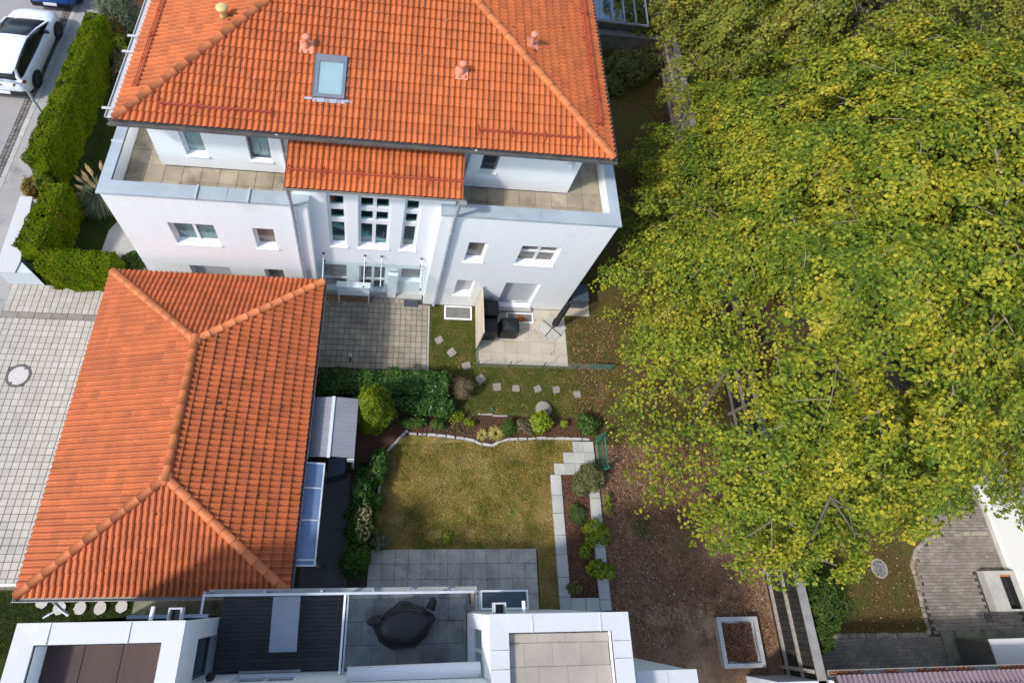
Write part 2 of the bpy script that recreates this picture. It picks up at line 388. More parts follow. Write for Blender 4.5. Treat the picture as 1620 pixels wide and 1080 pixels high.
# ------------------------------------------------------------------ mesh helpers
class MB:
    def __init__(self):
        self.v, self.f, self.m = [], [], []

    def add(self, vs, fs, mi=0):
        o = len(self.v)
        self.v += [tuple(p) for p in vs]
        for f in fs:
            self.f.append(tuple(i + o for i in f))
            self.m.append(mi)
        return self

    def box(self, x0, x1, y0, y1, z0, z1, mi=0):
        vs = [(x0, y0, z0), (x1, y0, z0), (x1, y1, z0), (x0, y1, z0), (x0, y0, z1), (x1, y0, z1), (x1, y1, z1), (x0, y1, z1)]
        return self.add(vs, [(3, 2, 1, 0), (4, 5, 6, 7), (0, 1, 5, 4), (1, 2, 6, 5), (2, 3, 7, 6), (3, 0, 4, 7)], mi)

    def prism(self, poly, z0, z1, mi=0):
        n = len(poly)
        vs = [(x, y, z0) for x, y in poly] + [(x, y, z1) for x, y in poly]
        fs = [tuple(range(n - 1, -1, -1)), tuple(range(n, 2 * n))]
        fs += [(i, (i + 1) % n, n + (i + 1) % n, n + i) for i in range(n)]
        return self.add(vs, fs, mi)

    def hull8(self, a, b, mi=0):
        """a, b: two quads (4 points each, same winding) joined into a solid."""
        return self.add(list(a) + list(b), [(3, 2, 1, 0), (4, 5, 6, 7), (0, 1, 5, 4), (1, 2, 6, 5), (2, 3, 7, 6), (3, 0, 4, 7)], mi)

    def tube(self, pts, rs, n=8, mi=0, cap=True):
        pts = [Vector(p) for p in pts]
        if not hasattr(rs, '__len__'):
            rs = [rs] * len(pts)
        rings = []
        up = Vector((0, 0, 1))
        for i, p in enumerate(pts):
            d = (pts[min(i + 1, len(pts) - 1)] - pts[max(i - 1, 0)]).normalized()
            a = d.cross(up if abs(d.z) < 0.95 else Vector((1, 0, 0))).normalized()
            b = d.cross(a)
            rings.append([p + (a * math.cos(2 * math.pi * k / n) + b * math.sin(2 * math.pi * k / n)) * rs[i] for k in range(n)])
        vs = [q for r in rings for q in r]
        fs = []
        for i in range(len(pts) - 1):
            for k in range(n):
                k2 = (k + 1) % n
                fs.append((i * n + k, i * n + k2, (i + 1) * n + k2, (i + 1) * n + k))
        if cap:
            fs += [tuple(range(n)), tuple((len(pts) - 1) * n + k for k in range(n - 1, -1, -1))]
        return self.add(vs, fs, mi)

    def lathe(self, c, prof, n=20, mi=0, sx=1.0, sy=1.0):
        vs, fs = [], []
        for r, z in prof:
            for k in range(n):
                a = 2 * math.pi * k / n
                vs.append((c[0] + r * sx * math.cos(a), c[1] + r * sy * math.sin(a), c[2] + z))
        for i in range(len(prof) - 1):
            for k in range(n):
                k2 = (k + 1) % n
                fs.append((i * n + k, i * n + k2, (i + 1) * n + k2, (i + 1) * n + k))
        fs.append(tuple((len(prof) - 1) * n + k for k in range(n)))
        fs.append(tuple(range(n - 1, -1, -1)))
        return self.add(vs, fs, mi)

    def mesh(self, name, mats, smooth=False):
        me = bpy.data.meshes.new(name)
        me.from_pydata(self.v, [], self.f)
        for m in (mats if isinstance(mats, (list, tuple)) else [mats]):
            me.materials.append(MATS[m])
        if any(self.m):
            me.polygons.foreach_set('material_index', self.m)
        if smooth:
            me.polygons.foreach_set('use_smooth', [True] * len(me.polygons))
        me.update()
        return me


def tag(o, label=None, cat=None, group=None, kind=None):
    if label: o['label'] = label
    if cat: o['category'] = cat
    if group: o['group'] = group
    if kind: o['kind'] = kind
    return o


def link(name, me, parent=None, loc=None):
    o = bpy.data.objects.new(name, me)
    COL.objects.link(o)
    if parent is not None:
        o.parent = parent
        o.location = loc if loc is not None else -wloc(parent)
    elif loc is not None:
        o.location = loc
    return o


def wloc(o):
    v = Vector((0, 0, 0))
    while o is not None:
        v = v + Vector(o.location)
        o = o.parent
    return v


def part(name, mb, mats, parent, smooth=False, kind=None, label=None):
    """A mesh in world coordinates as a child of parent."""
    o = link(name, mb.mesh(name, mats, smooth), parent)
    if kind: o['kind'] = kind
    if label: o['label'] = label
    return o


def thing(name, label, cat, loc=(0, 0, 0), group=None):
    o = bpy.data.objects.new(name, None)
    o.empty_display_size = 0.3
    COL.objects.link(o)
    o.location = loc
    return tag(o, label, cat, group)


def solid(name, mb, mats, label, cat, group=None, smooth=False):
    """A thing that is one mesh, its origin under its middle."""
    xs, ys, zs = zip(*mb.v)
    c = Vector(((min(xs) + max(xs)) / 2, (min(ys) + max(ys)) / 2, min(zs)))
    mb.v = [(x - c.x, y - c.y, z - c.z) for x, y, z in mb.v]
    o = link(name, mb.mesh(name, mats, smooth), None, c)
    return tag(o, label, cat, group)


def struct(name, mb, mats, parent=None, smooth=False):
    o = link(name, mb.mesh(name, mats, smooth), parent)
    o['kind'] = 'structure'
    return o


def sheet(name, poly, z, mat):
    mb = MB()
    mb.add([(x, y, z) for x, y in poly], [tuple(range(len(poly)))])
    return struct(name, mb, mat)


def np_mesh(name, V, F, mats, mi=None, smooth=False):
    """V (n,3) and quads F (m,4) as a mesh, quickly."""
    me = bpy.data.meshes.new(name)
    me.vertices.add(len(V))
    me.vertices.foreach_set('co', np.ascontiguousarray(V, dtype=np.float32).ravel())
    me.loops.add(F.size)
    me.loops.foreach_set('vertex_index', np.ascontiguousarray(F, dtype=np.int32).ravel())
    k = F.shape[1]
    me.polygons.add(len(F))
    me.polygons.foreach_set('loop_start', np.arange(0, F.size, k, dtype=np.int32))
    for m in (mats if isinstance(mats, (list, tuple)) else [mats]):
        me.materials.append(MATS[m])
    if mi is not None:
        me.polygons.foreach_set('material_index', np.asarray(mi, dtype=np.int32))
    if smooth:
        me.polygons.foreach_set('use_smooth', np.ones(len(F), dtype=bool))
    me.update(calc_edges=True)
    return me


def unit(a):
    return a / np.maximum(np.linalg.norm(a, axis=1, keepdims=True), 1e-9)


def leaf_quads(C, N, size, ratio=0.62, jit=0.5, fold=0.0, T=None):
    """A diamond leaf at each C, facing N with jitter. size: array or scalar (length)."""
    n = len(C)
    N = unit(N + rng.normal(0, jit, (n, 3)))
    if T is None:
        T = rng.normal(0, 1, (n, 3))
    T = unit(T - (T * N).sum(1, keepdims=True) * N)
    B = np.cross(N, T)
    L = (size * rng.uniform(0.7, 1.25, n))[:, None]
    W = L * ratio
    V = np.stack([C - T * L * 0.5, C + B * W * 0.5 + N * L * 0.06, C + T * L * 0.5, C - B * W * 0.5 + N * L * 0.06], 1).reshape(-1, 3)
    F = np.arange(4 * n).reshape(-1, 4)
    return V, F


def in_view(p, mx=0.03):
    c = world_to_camera_view(SC, cam, Vector(p))
    return -mx < c.x < 1 + mx and -mx < c.y < 1 + mx and c.z > 0


bpy.context.view_layer.update()


def pieces(parent, name, places, shared, mass_mat, limit=300, mesh_mats=None):
    """places: list of (loc, rot3x3 or None). The nearest in view become objects that share one mesh; the rest one joined part."""
    order = sorted(range(len(places)), key=lambda i: (not in_view(places[i][0]), (Vector(places[i][0]) - CAM).length))
    base = -wloc(parent)
    rest = []
    for k, i in enumerate(order):
        loc, rot = places[i]
        if k < limit and in_view(loc):
            o = bpy.data.objects.new(name, shared)
            COL.objects.link(o)
            o.parent = parent
            if rot is not None:
                o.rotation_euler = rot.to_euler()
            o.location = Vector(loc) + base
        else:
            rest.append(i)
    if rest:
        sv = np.array([v.co[:] for v in shared.vertices])
        polys = [tuple(p.vertices) for p in shared.polygons]
        V, F = [], []
        for i in rest:
            loc, rot = places[i]
            w = sv @ np.array(rot).T if rot is not None else sv
            o = len(V) * len(sv)
            V.append(w + np.array(loc))
            F += [tuple(a + o for a in f) for f in polys]
        me = bpy.data.meshes.new(name + '_mass')
        me.from_pydata(np.concatenate(V).tolist(), [], F)
        me.materials.append(MATS[mass_mat])
        o = link(name + '_mass', me, parent)
        o['kind'] = 'stuff'


def shell(mb, mp, a0, a1, z0, z1, holes, depth, mi=0):
    """A wall face in (a, d, z) mapped by mp, with rectangular openings and their reveals."""
    A = sorted({a0, a1, *[h[0] for h in holes], *[h[1] for h in holes]})
    Z = sorted({z0, z1, *[h[2] for h in holes], *[h[3] for h in holes]})
    for i in range(len(A) - 1):
        for j in range(len(Z) - 1):
            ca, cz = (A[i] + A[i + 1]) / 2, (Z[j] + Z[j + 1]) / 2
            if any(h[0] < ca < h[1] and h[2] < cz < h[3] for h in holes):
                continue
            mb.add([mp(A[i], 0, Z[j]), mp(A[i + 1], 0, Z[j]), mp(A[i + 1], 0, Z[j + 1]), mp(A[i], 0, Z[j + 1])], [(0, 1, 2, 3)], mi)
    for (b0, b1, c0, c1) in holes:
        for q in (((b0, c0), (b1, c0)), ((b1, c0), (b1, c1)), ((b1, c1), (b0, c1)), ((b0, c1), (b0, c0))):
            (s, t), (u, w) = q
            mb.add([mp(s, 0, t), mp(s, depth, t), mp(u, depth, w), mp(u, 0, w)], [(0, 1, 2, 3)], mi)


def mbox(mb, mp, a0, a1, d0, d1, z0, z1, mi=0):
    mb.hull8([mp(a0, d0, z0), mp(a1, d0, z0), mp(a1, d1, z0), mp(a0, d1, z0)], [mp(a0, d0, z1), mp(a1, d0, z1), mp(a1, d1, z1), mp(a0, d1, z1)], mi)


def window(parent, mp, a0, a1, z0, z1, depth, panes=1, pane='pane_dark', frame='frame_white', sill=True, rows=None, fw=0.06, blind=False, rh=None):
    """Frame set at the back of the reveal, panes behind it, a sloping sill in front."""
    mb = MB()
    d0, d1 = depth - 0.05, depth + 0.03
    mbox(mb, mp, a0, a0 + fw, d0, d1, z0, z1)
    mbox(mb, mp, a1 - fw, a1, d0, d1, z0, z1)
    mbox(mb, mp, a0 + fw, a1 - fw, d0, d1, z0, z0 + fw)
    mbox(mb, mp, a0 + fw, a1 - fw, d0, d1, z1 - fw, z1)
    xs = [a0 + fw + (a1 - a0 - 2 * fw) * i / panes for i in range(panes + 1)]
    for x in xs[1:-1]:
        mbox(mb, mp, x - fw * 0.7, x + fw * 0.7, d0 - 0.004, d1, z0 + fw, z1 - fw)
    zs = [z0 + fw] + (rows or []) + [z1 - fw]
    for z in zs[1:-1]:
        mbox(mb, mp, a0 + fw, a1 - fw, d0 - 0.007, d1, z - (rh or fw * 0.75), z + (rh or fw * 0.75))
    w = part('window', mb, frame, parent)
    for i in range(panes):
        for j in range(len(zs) - 1):
            p = MB()
            mbox(p, mp, xs[i] + 0.004, xs[i + 1] - 0.004, depth - 0.012, depth + 0.006, zs[j] + 0.004, zs[j + 1] - 0.004)
            part('blind' if blind else 'pane', p, pane, w)
    if sill:
        s = MB()
        s.hull8([mp(a0 - 0.03, -0.05, z0 - 0.035), mp(a1 + 0.03, -0.05, z0 - 0.035), mp(a1 + 0.03, depth - 0.06, z0 - 0.002), mp(a0 - 0.03, depth - 0.06, z0 - 0.002)],
                [mp(a0 - 0.03, -0.05, z0 - 0.012), mp(a1 + 0.03, -0.05, z0 - 0.012), mp(a1 + 0.03, depth - 0.06, z0 + 0.022), mp(a0 - 0.03, depth - 0.06, z0 + 0.022)])
        part('sill', s, 'frame_white', w)
    return w


# ------------------------------------------------------------------ roof tiles
def tile_mesh(name, wt, g, mat):
    prof = []
    hw = wt / 2
    for r in range(2):
        for t, h in ((0.0, 0.0), (0.20, 0.0), (0.34, 0.036), (0.56, 0.056), (0.78, 0.038), (0.92, 0.0)):
            prof.append((-hw + (r + t) * hw, h))
    prof.append((hw, 0.0))
    vs, n = [], len(prof)
    for v, dz in ((0.0, 0.052), (g + 0.05, 0.000)):
        vs += [(u, v, h + dz) for u, h in prof]
    vs += [(u, 0.004, h + 0.030) for u, h in prof]
    fs = [(i, i + 1, n + i + 1, n + i) for i in range(n - 1)] + [(2 * n + i, 2 * n + i + 1, i + 1, i) for i in range(n - 1)]
    me = bpy.data.meshes.new(name)
    me.from_pydata(vs, [], fs)
    me.materials.append(MATS[mat])
    return me


def cap_mesh(name, length, mat, r0=0.118, r1=0.107):
    vs, fs, n = [], [], 9
    for v, r, dz in ((0, r0, 0.012), (length, r1, 0.0)):
        for k in range(n):
            a = math.pi * (-0.05 + 1.1 * k / (n - 1))
            vs.append((r * math.cos(a), v, r * math.sin(a) * 0.85 + dz - 0.02))
    for k in range(n - 1):
        fs.append((k, k + 1, n + k + 1, n + k))
    fs.append(tuple(range(n)))
    me = bpy.data.meshes.new(name)
    me.from_pydata(vs, [], fs)
    me.materials.append(MATS[mat])
    me.polygons.foreach_set('use_smooth', [True] * (len(fs) - 1) + [False])
    return me


def slope_tiles(roof, slopes, wt, g, mat, limit, skip=()):
    """slopes: (origin, U, V, length, vmax, left inset per v, right inset per v). Cut tiles along hips go into the joined part."""
    shared = tile_mesh('roof_tile', wt, g, mat)
    sv = [v.co.copy() for v in shared.vertices]
    polys = [tuple(p.vertices) for p in shared.polygons]
    full, cut_bm = [], bmesh.new()
    for (o, U, V, L, vmax, il, ir) in slopes:
        o, U, V = Vector(o), Vector(U), Vector(V)
        N = U.cross(V)
        rot = Matrix((U, V, N)).transposed()
        nc = int(L / wt) + 2
        u00 = (L - nc * wt) / 2
        bm = bmesh.new()
        for j in range(int(vmax / g) + 1):
            v = j * g - 0.03
            for i in range(nc):
                u = u00 + (i + 0.5) * wt
                corners = [(u - wt / 2, v), (u + wt / 2, v), (u - wt / 2, v + g), (u + wt / 2, v + g)]
                ins = [il * max(b, 0) - 1e-6 <= a <= L - ir * max(b, 0) + 1e-6 and b <= vmax for a, b in corners]
                pos = o + U * u + V * v
                if any((pos - Vector(s[0])).length < s[1] and s[2](u, v + g / 2) for s in skip):
                    continue
                if all(ins):
                    full.append((tuple(pos + N * random.uniform(-0.003, 0.004)), rot @ Matrix.Rotation(random.gauss(0, 0.008), 3, 'Z') @ Matrix.Rotation(random.gauss(0, 0.006), 3, 'X')))
                elif any(ins):
                    vs = [bm.verts.new((q.x + u, q.y + v, q.z)) for q in sv]
                    for p in polys:
                        bm.faces.new([vs[k] for k in p])
        for co, no in (((0, 0, 0), (-1, il, 0)), ((L, 0, 0), (1, ir, 0)), ((0, vmax, 0), (0, 1, 0))):
            bmesh.ops.bisect_plane(bm, geom=bm.verts[:] + bm.edges[:] + bm.faces[:], plane_co=co, plane_no=no, clear_outer=True)
        bm.transform(Matrix.Translation(o) @ rot.to_4x4())
        tmp = bpy.data.meshes.new('cut')
        bm.to_mesh(tmp)
        cut_bm.from_mesh(tmp)
        bm.free()
    pieces(roof, 'roof_tile', full, shared, mat + '_mass' if mat + '_mass' in MATS else mat, limit)
    me = bpy.data.meshes.new('cut_tiles')
    cut_bm.to_mesh(me)
    me.materials.append(MATS[mat + '_mass' if mat + '_mass' in MATS else mat])
    link('cut_tiles', me, roof)['kind'] = 'stuff'


def caps_along(roof, a, b, shared, step, lift=0.045):
    """Half-round cap tiles from a (low) to b (high)."""
    a, b = Vector(a), Vector(b)
    V = (b - a).normalized()
    U = V.cross(Vector((0, 0, 1))).normalized()
    N = U.cross(V)
    rot = Matrix((U, V, N)).transposed()
    n = max(1, round((b - a).length / step))
    for i in range(n):
        o = bpy.data.objects.new('ridge_tile', shared)
        COL.objects.link(o)
        o.parent = roof
        o.location = a + V * ((b - a).length * i / n) + N * lift - wloc(roof)
        o.rotation_euler = rot.to_euler()


def hip_roof(parent, x0, x1, y0, y1, z, kx, ky, mat, capmat, wt, g, limit, gut, capstep=0.36):
    """Hip roof; kx = rise per metre on the x-facing slopes, ky on the y-facing ones. Returns the roof part."""
    hx = (x1 - x0) / 2
    h = kx * hx
    iy = h / ky
    xm = (x0 + x1) / 2
    A, B, C, D = (x0, y0, z), (x1, y0, z), (x1, y1, z), (x0, y1, z)
    P, Q = (xm, y0 + iy, z + h), (xm, y1 - iy, z + h)
    d = 0.02
    mb = MB()
    dn = lambda p: (p[0], p[1], p[2] - 0.16)
    mb.add([A, B, C, D, P, Q, dn(A), dn(B), dn(C), dn(D)],
           [(0, 1, 4), (1, 2, 5, 4), (2, 3, 5), (3, 0, 4, 5), (6, 7, 1, 0), (7, 8, 2, 1), (8, 9, 3, 2), (9, 6, 0, 3), (9, 8, 7, 6)])
    roof = part('roof', mb, 'roof_felt', parent)
    cx, cy = 1 / math.hypot(1, kx), 1 / math.hypot(1, ky)
    sx, sy = kx * cx, ky * cy
    Lx, Ly = x1 - x0, y1 - y0
    vx, vy = hx / cx, iy / cy
    rx = iy / hx * cx      # inset along y per metre up an x-facing slope
    ry = hx / iy * cy
    slopes = [
        ((x0, y0, z), (1, 0, 0), (0, cy, sy), Lx, vy, ry, ry),
        ((x1, y1, z), (-1, 0, 0), (0, -cy, sy), Lx, vy, ry, ry),
        ((x0, y1, z), (0, -1, 0), (cx, 0, sx), Ly, vx, rx, rx),
        ((x1, y0, z), (0, 1, 0), (-cx, 0, sx), Ly, vx, rx, rx),
    ]
    slope_tiles(roof, slopes, wt, g, mat, limit)
    cap = cap_mesh('ridge_tile', capstep * 1.12, capmat)
    for a, b in ((A, P), (B, P), (C, Q), (D, Q)):
        caps_along(roof, a, b, cap, capstep)
    caps_along(roof, (P[0], P[1] - 0.1, P[2] + 0.01), (Q[0], Q[1] + 0.1, Q[2] + 0.01), cap, capstep)
    for p in (P, Q):
        k = MB()
        k.lathe((p[0], p[1], p[2] - 0.02), [(0.2, 0.0), (0.18, 0.07), (0.12, 0.12), (0.04, 0.14)], 14)
        part('ridge_cap', k, capmat, roof, True)
    return roof


def roof_moss(roof, o, U, V, L, W, n, mat, smax, inside):
    """Cushions of moss and lichen lying on the tiles."""
    o, U, V = np.array(o), np.array(U), np.array(V)
    N = np.cross(U, V)
    u, v = rng.random(n) * L, rng.random(n) * W
    k = inside(u, v)
    u, v = u[k], v[k]
    C = o + np.outer(u, U) + np.outer(v, V) + N * 0.075
    V_, F_ = leaf_quads(C, np.tile(N, (len(C), 1)), rng.uniform(0.02, smax, len(C)), 0.8, 0.2)
    link('moss', np_mesh('moss', V_, F_, mat), roof)['kind'] = 'stuff'


def gutter(parent, p0, p1, out, mat, w=0.13, hgt=0.10, drop=0.12):
    """An open channel along p0-p1, its outer side towards out."""
    p0, p1, out = Vector(p0), Vector(p1), Vector(out).normalized()
    mb = MB()
    up = Vector((0, 0, 1))

    def bar(a0, a1, z0, z1):
        mb.hull8([p0 + out * a0 + up * z0, p1 + out * a0 + up * z0, p1 + out * a1 + up * z0, p0 + out * a1 + up * z0],
                 [p0 + out * a0 + up * z1, p1 + out * a0 + up * z1, p1 + out * a1 + up * z1, p0 + out * a1 + up * z1])
    bar(0.0, w, -drop, -drop + 0.012)
    bar(0.0, 0.012, -drop + 0.012, -drop + hgt)
    bar(w - 0.018, w, -drop + 0.012, -drop + hgt)
    return part('gutter', mb, mat, parent)


def pipe(parent, pts, r, mat, name='downpipe'):
    mb = MB()
    mb.tube(pts, r, 10)
    p = part(name, mb, mat, parent, True)
    for i in range(len(pts) - 1):
        a, b = Vector(pts[i]), Vector(pts[i + 1])
        if (b - a).length > 1.5:
            for t in (0.12, 0.5, 0.9):
                c = a.lerp(b, t)
                k = MB()
                k.tube([c - (b - a).normalized() * 0.025, c + (b - a).normalized() * 0.025], r * 1.25, 10)
                part('pipe_clamp', k, mat, p)
    return p


def coping(parent, poly_out, poly_in, z, th, mat, seams=()):
    """Ring of mitred sheet-metal pieces; each side a part, seams standing proud."""
    n = len(poly_out)
    for i in range(n - 1):
        mb = MB()
        a, b, c, d = poly_out[i], poly_out[i + 1], poly_in[i + 1], poly_in[i]
        mb.hull8([(*a, z - th), (*b, z - th), (*c, z - th), (*d, z - th)], [(*a, z), (*b, z), (*c, z - 0.012), (*d, z - 0.012)])
        part('coping', mb, mat, parent)


def slabs(parent, name, x0, x1, y0, y1, sx, sy, z, th, mat, gap=0.008, off=0.0, jitter=0.003, keep=None):
    """Paving slabs one by one, in rows that may be staggered, slightly uneven."""
    me_cache = {}
    row = 0
    y = y0
    while y < y1 - 0.02:
        h = min(sy, y1 - y)
        x = x0 - (off * sx if row % 2 else 0)
        while x < x1 - 0.02:
            a, b = max(x, x0), min(x + sx, x1)
            if b - a > 0.03 and (keep is None or keep((a + b) / 2, y + h / 2)):
                key = (round(b - a, 3), round(h, 3))
                if key not in me_cache:
                    w2, h2 = key[0] / 2 - gap / 2, key[1] / 2 - gap / 2
                    e = 0.006
                    mb = MB()
                    mb.hull8([(-w2, -h2, -th), (w2, -h2, -th), (w2, h2, -th), (-w2, h2, -th)], [(-w2, -h2, -e), (w2, -h2, -e), (w2, h2, -e), (-w2, h2, -e)])
                    mb.add([(-w2, -h2, -e), (w2, -h2, -e), (w2, h2, -e), (-w2, h2, -e), (-w2 + e, -h2 + e, 0), (w2 - e, -h2 + e, 0), (w2 - e, h2 - e, 0), (-w2 + e, h2 - e, 0)],
                           [(4, 5, 6, 7), (0, 1, 5, 4), (1, 2, 6, 5), (2, 3, 7, 6), (3, 0, 4, 7)])
                    mb.f.remove((4, 5, 6, 7)) if (4, 5, 6, 7) in mb.f[:6] else None
                    mb.m = mb.m[:len(mb.f)]
                    me_cache[key] = mb.mesh(name, mat)
                o = bpy.data.objects.new(name, me_cache[key])
                COL.objects.link(o)
                o.parent = parent
                o.location = Vector(((a + b) / 2, y + h / 2, z + random.uniform(-jitter, jitter))) - wloc(parent)
                o.rotation_euler = (random.uniform(-1, 1) * jitter, random.uniform(-1, 1) * jitter, 0)
            x += sx
        y += sy
        row += 1


def grate(parent_label, x0, x1, y0, y1, z, frame, name='light_well'):
    t = thing(name, parent_label, 'light well', ((x0 + x1) / 2, (y0 + y1) / 2, 0))
    mb = MB()
    w = 0.055
    mb.box(x0, x1, y0, y0 + w, 0.0, z)
    mb.box(x0, x1, y1 - w, y1, 0.0, z)
    mb.box(x0, x0 + w, y0 + w, y1 - w, 0.0, z)
    mb.box(x1 - w, x1, y0 + w, y1 - w, 0.0, z)
    part('frame', mb, frame, t)
    g = MB()
    n = int((x1 - x0 - 2 * w) / 0.022)
    for i in range(n):
        x = x0 + w + (i + 0.5) * (x1 - x0 - 2 * w) / n
        g.box(x - 0.008, x + 0.008, y0 + w, y1 - w, z - 0.03, z - 0.008)
    for j in range(1, 5):
        y = y0 + w + j * (y1 - y0 - 2 * w) / 5
        g.box(x0 + w, x1 - w, y - 0.006, y + 0.006, z - 0.034, z - 0.012)
    part('grating', g, 'grate', t, kind='stuff')
    b = MB()
    b.box(x0 + w, x1 - w, y0 + w, y1 - w, 0.002, 0.006)
    part('shaft', b, 'joint_dark', t)
    return t


# ------------------------------------------------------------------ ground and paths
sheet('ground', [(-160, -160), (160, -160), (160, 160), (-160, 160)], -0.03, 'g_soil')
sheet('road', [(-40, -60), (-14.12, -60), (-14.12, 120), (-40, 120)], -0.006, 'asphalt')
sheet('pavement', [(-13.62, -60), (-12.1, -60), (-12.1, 120), (-13.62, 120)], 0.004, 'asphalt_walk')
for (xa, xb, ya, yb) in ((-16.4, -14.25, 14.05, 14.09), (-14.33, -14.29, 10.5, 14.05), (-15.6, -15.56, 11.0, 14.05)):
    sheet('road_seam', [(xa, ya), (xb, ya), (xb, yb), (xa, yb)], -0.002, 'asphalt_seam')
kerb = struct('kerb', MB().box(-13.82, -13.62, -20, 60, -0.05, -0.02), 'joint_dark')
slabs(kerb, 'kerb_stone', -13.82, -13.62, 7.0, 26.0, 0.2, 0.9, 0.008, 0.06, 'kerb_stone', gap=0.015)
setts = struct('gutter_strip', MB().box(-14.12, -13.82, -20, 60, -0.05, -0.025), 'joint_dark')
slabs(setts, 'sett', -14.12, -13.82, 9.0, 23.5, 0.145, 0.15, -0.004, 0.04, 'setts', gap=0.022, jitter=0.006)

# left garden and the rest of the lots
sheet('lawn', [(-12.1, 9.2), (-7.39, 9.2), (-7.39, 26), (-12.1, 26)], -0.006, 'g_lawn_dark')
sheet('garden_path', [(-9.75, 9.2), (-8.2, 9.2), (-7.41, 9.2), (-7.41, 12.2), (-9.35, 12.0), (-9.65, 11.4)], 0.002, 'concrete')
sheet('back_yard', [(-8.6, -30), (-12.6, -30), (-12.6, 0.35), (-1.9, 0.35), (-1.9, -30)], -0.012, 'g_lawn_dark')
sheet('lawn', [(1.82, 4.4), (12.6, 4.4), (12.6, 9.16), (1.82, 9.16)], -0.014, 'g_lawn_green')
sheet('side_yard', [(6.7, 9.16), (12.6, 9.16), (12.6, 40), (6.7, 40)], -0.012, 'g_moss')
sheet('yard', [(7.46, -20), (12.6, -20), (12.6, 4.4), (7.46, 4.4)], -0.010, 'g_yard')
sheet('lawn', [(0.2, 1.27), (5.86, 1.27), (5.86, 3.44), (6.75, 3.44), (6.75, 4.5), (5.86, 4.52), (4.4, 4.42), (3.9, 4.28), (3.3, 4.4), (2.1, 4.54), (1.1, 4.58), (0.42, 3.9)], -0.004, 'g_lawn_dry')
sheet('lawn', [(5.29, -1.0), (5.86, -1.0), (5.86, 1.27), (5.29, 1.27)], -0.003, 'g_lawn_dry')
sheet('flower_bed', [(-1.6, 0.25), (0.2, 1.27), (0.40, 3.9), (1.08, 4.63), (2.11, 4.6), (3.36, 4.46), (3.9, 4.34), (4.41, 4.49), (7.46, 4.53), (7.46, 5.25), (2.9, 5.3), (2.5, 6.3), (-1.6, 6.6)], -0.008, 'g_bed')
sheet('flower_bed', [(6.2, 0.18), (7.08, 0.18), (7.12, 3.44), (6.2, 3.44)], 0.02, 'g_bed')
sheet('side_strip', [(-1.75, 0.2), (-0.4, 0.2), (-0.55, 3.4), (-1.75, 3.4)], -0.002, 'asphalt_dark')
sheet('ground_beyond', [(12.7, -20), (40, -20), (40, 60), (12.7, 60)], -0.016, 'g_yard')
sheet('lawn', [(12.75, -1.1), (17.75, -1.1), (17.84, 0.7), (18.2, 1.2), (18.9, 1.55), (20, 3.0), (12.75, 9.0)], -0.004, 'g_moss')
sheet('terrace_strip', [(12.7, -3.6), (19.3, -3.6), (19.3, -1.2), (12.7, -1.2)], 0.004, 'asphalt_dark')

# driveway: square pavers, a drain channel, then a second field up to the hedge
drive = struct('driveway', MB().add([(-12.1, 0.35, -0.02), (-8.0, 0.35, -0.02), (-8.0, 9.2, -0.02), (-12.1, 9.2, -0.02)], [(0, 1, 2, 3)]), 'joint_moss')


def paver_mesh(name, w, d, mat, e=0.008, th=0.05):
    a, b = w / 2, d / 2
    vs = [(-a, -b, -th), (a, -b, -th), (a, b, -th), (-a, b, -th), (-a, -b, -e), (a, -b, -e), (a, b, -e), (-a, b, -e),
          (-a + e, -b + e, 0), (a - e, -b + e, 0), (a - e, b - e, 0), (-a + e, b - e, 0)]
    fs = [(0, 1, 5, 4), (1, 2, 6, 5), (2, 3, 7, 6), (3, 0, 4, 7), (4, 5, 9, 8), (5, 6, 10, 9), (6, 7, 11, 10), (7, 4, 8, 11), (8, 9, 10, 11)]
    me = bpy.data.meshes.new(name)
    me.from_pydata(vs, [], fs)
    me.materials.append(MATS[mat])
    return me


def paver_field(x0, x1, y0, y1, s, z, keep=None, sy=None):
    sy = sy or s
    out = []
    ny, nx = int(round((y1 - y0) / sy)), int(round((x1 - x0) / s))
    for j in range(ny):
        for i in range(nx):
            x, y = x0 + (i + 0.5) * s, y0 + (j + 0.5) * sy
            if keep is None or keep(x, y):
                rot = Matrix.Rotation(random.uniform(-0.012, 0.012), 3, 'Z') @ Matrix.Rotation(random.uniform(-0.008, 0.008), 3, 'X')
                out.append(((x, y, z + random.uniform(-0.0035, 0.0035)), rot))
    return out


MAN = (-10.95, 6.14)
pv = paver_mesh('paver', 0.187, 0.187, 'paver_drive')
f1 = paver_field(-12.1, -8.1, 0.42, 8.02, 0.2, 0.006, lambda x, y: (x - MAN[0]) ** 2 + (y - MAN[1]) ** 2 > 0.31 ** 2)
f2 = paver_field(-12.1, -8.1, 8.24, 9.2, 0.2, 0.012, None, 0.192)
pieces(drive, 'paver', f1 + f2, pv, 'paver_drive_mass', 300)
slabs(drive, 'drain_stone', -12.1, -8.1, 8.03, 8.23, 0.5, 0.2, 0.0, 0.03, 'channel', gap=0.01)

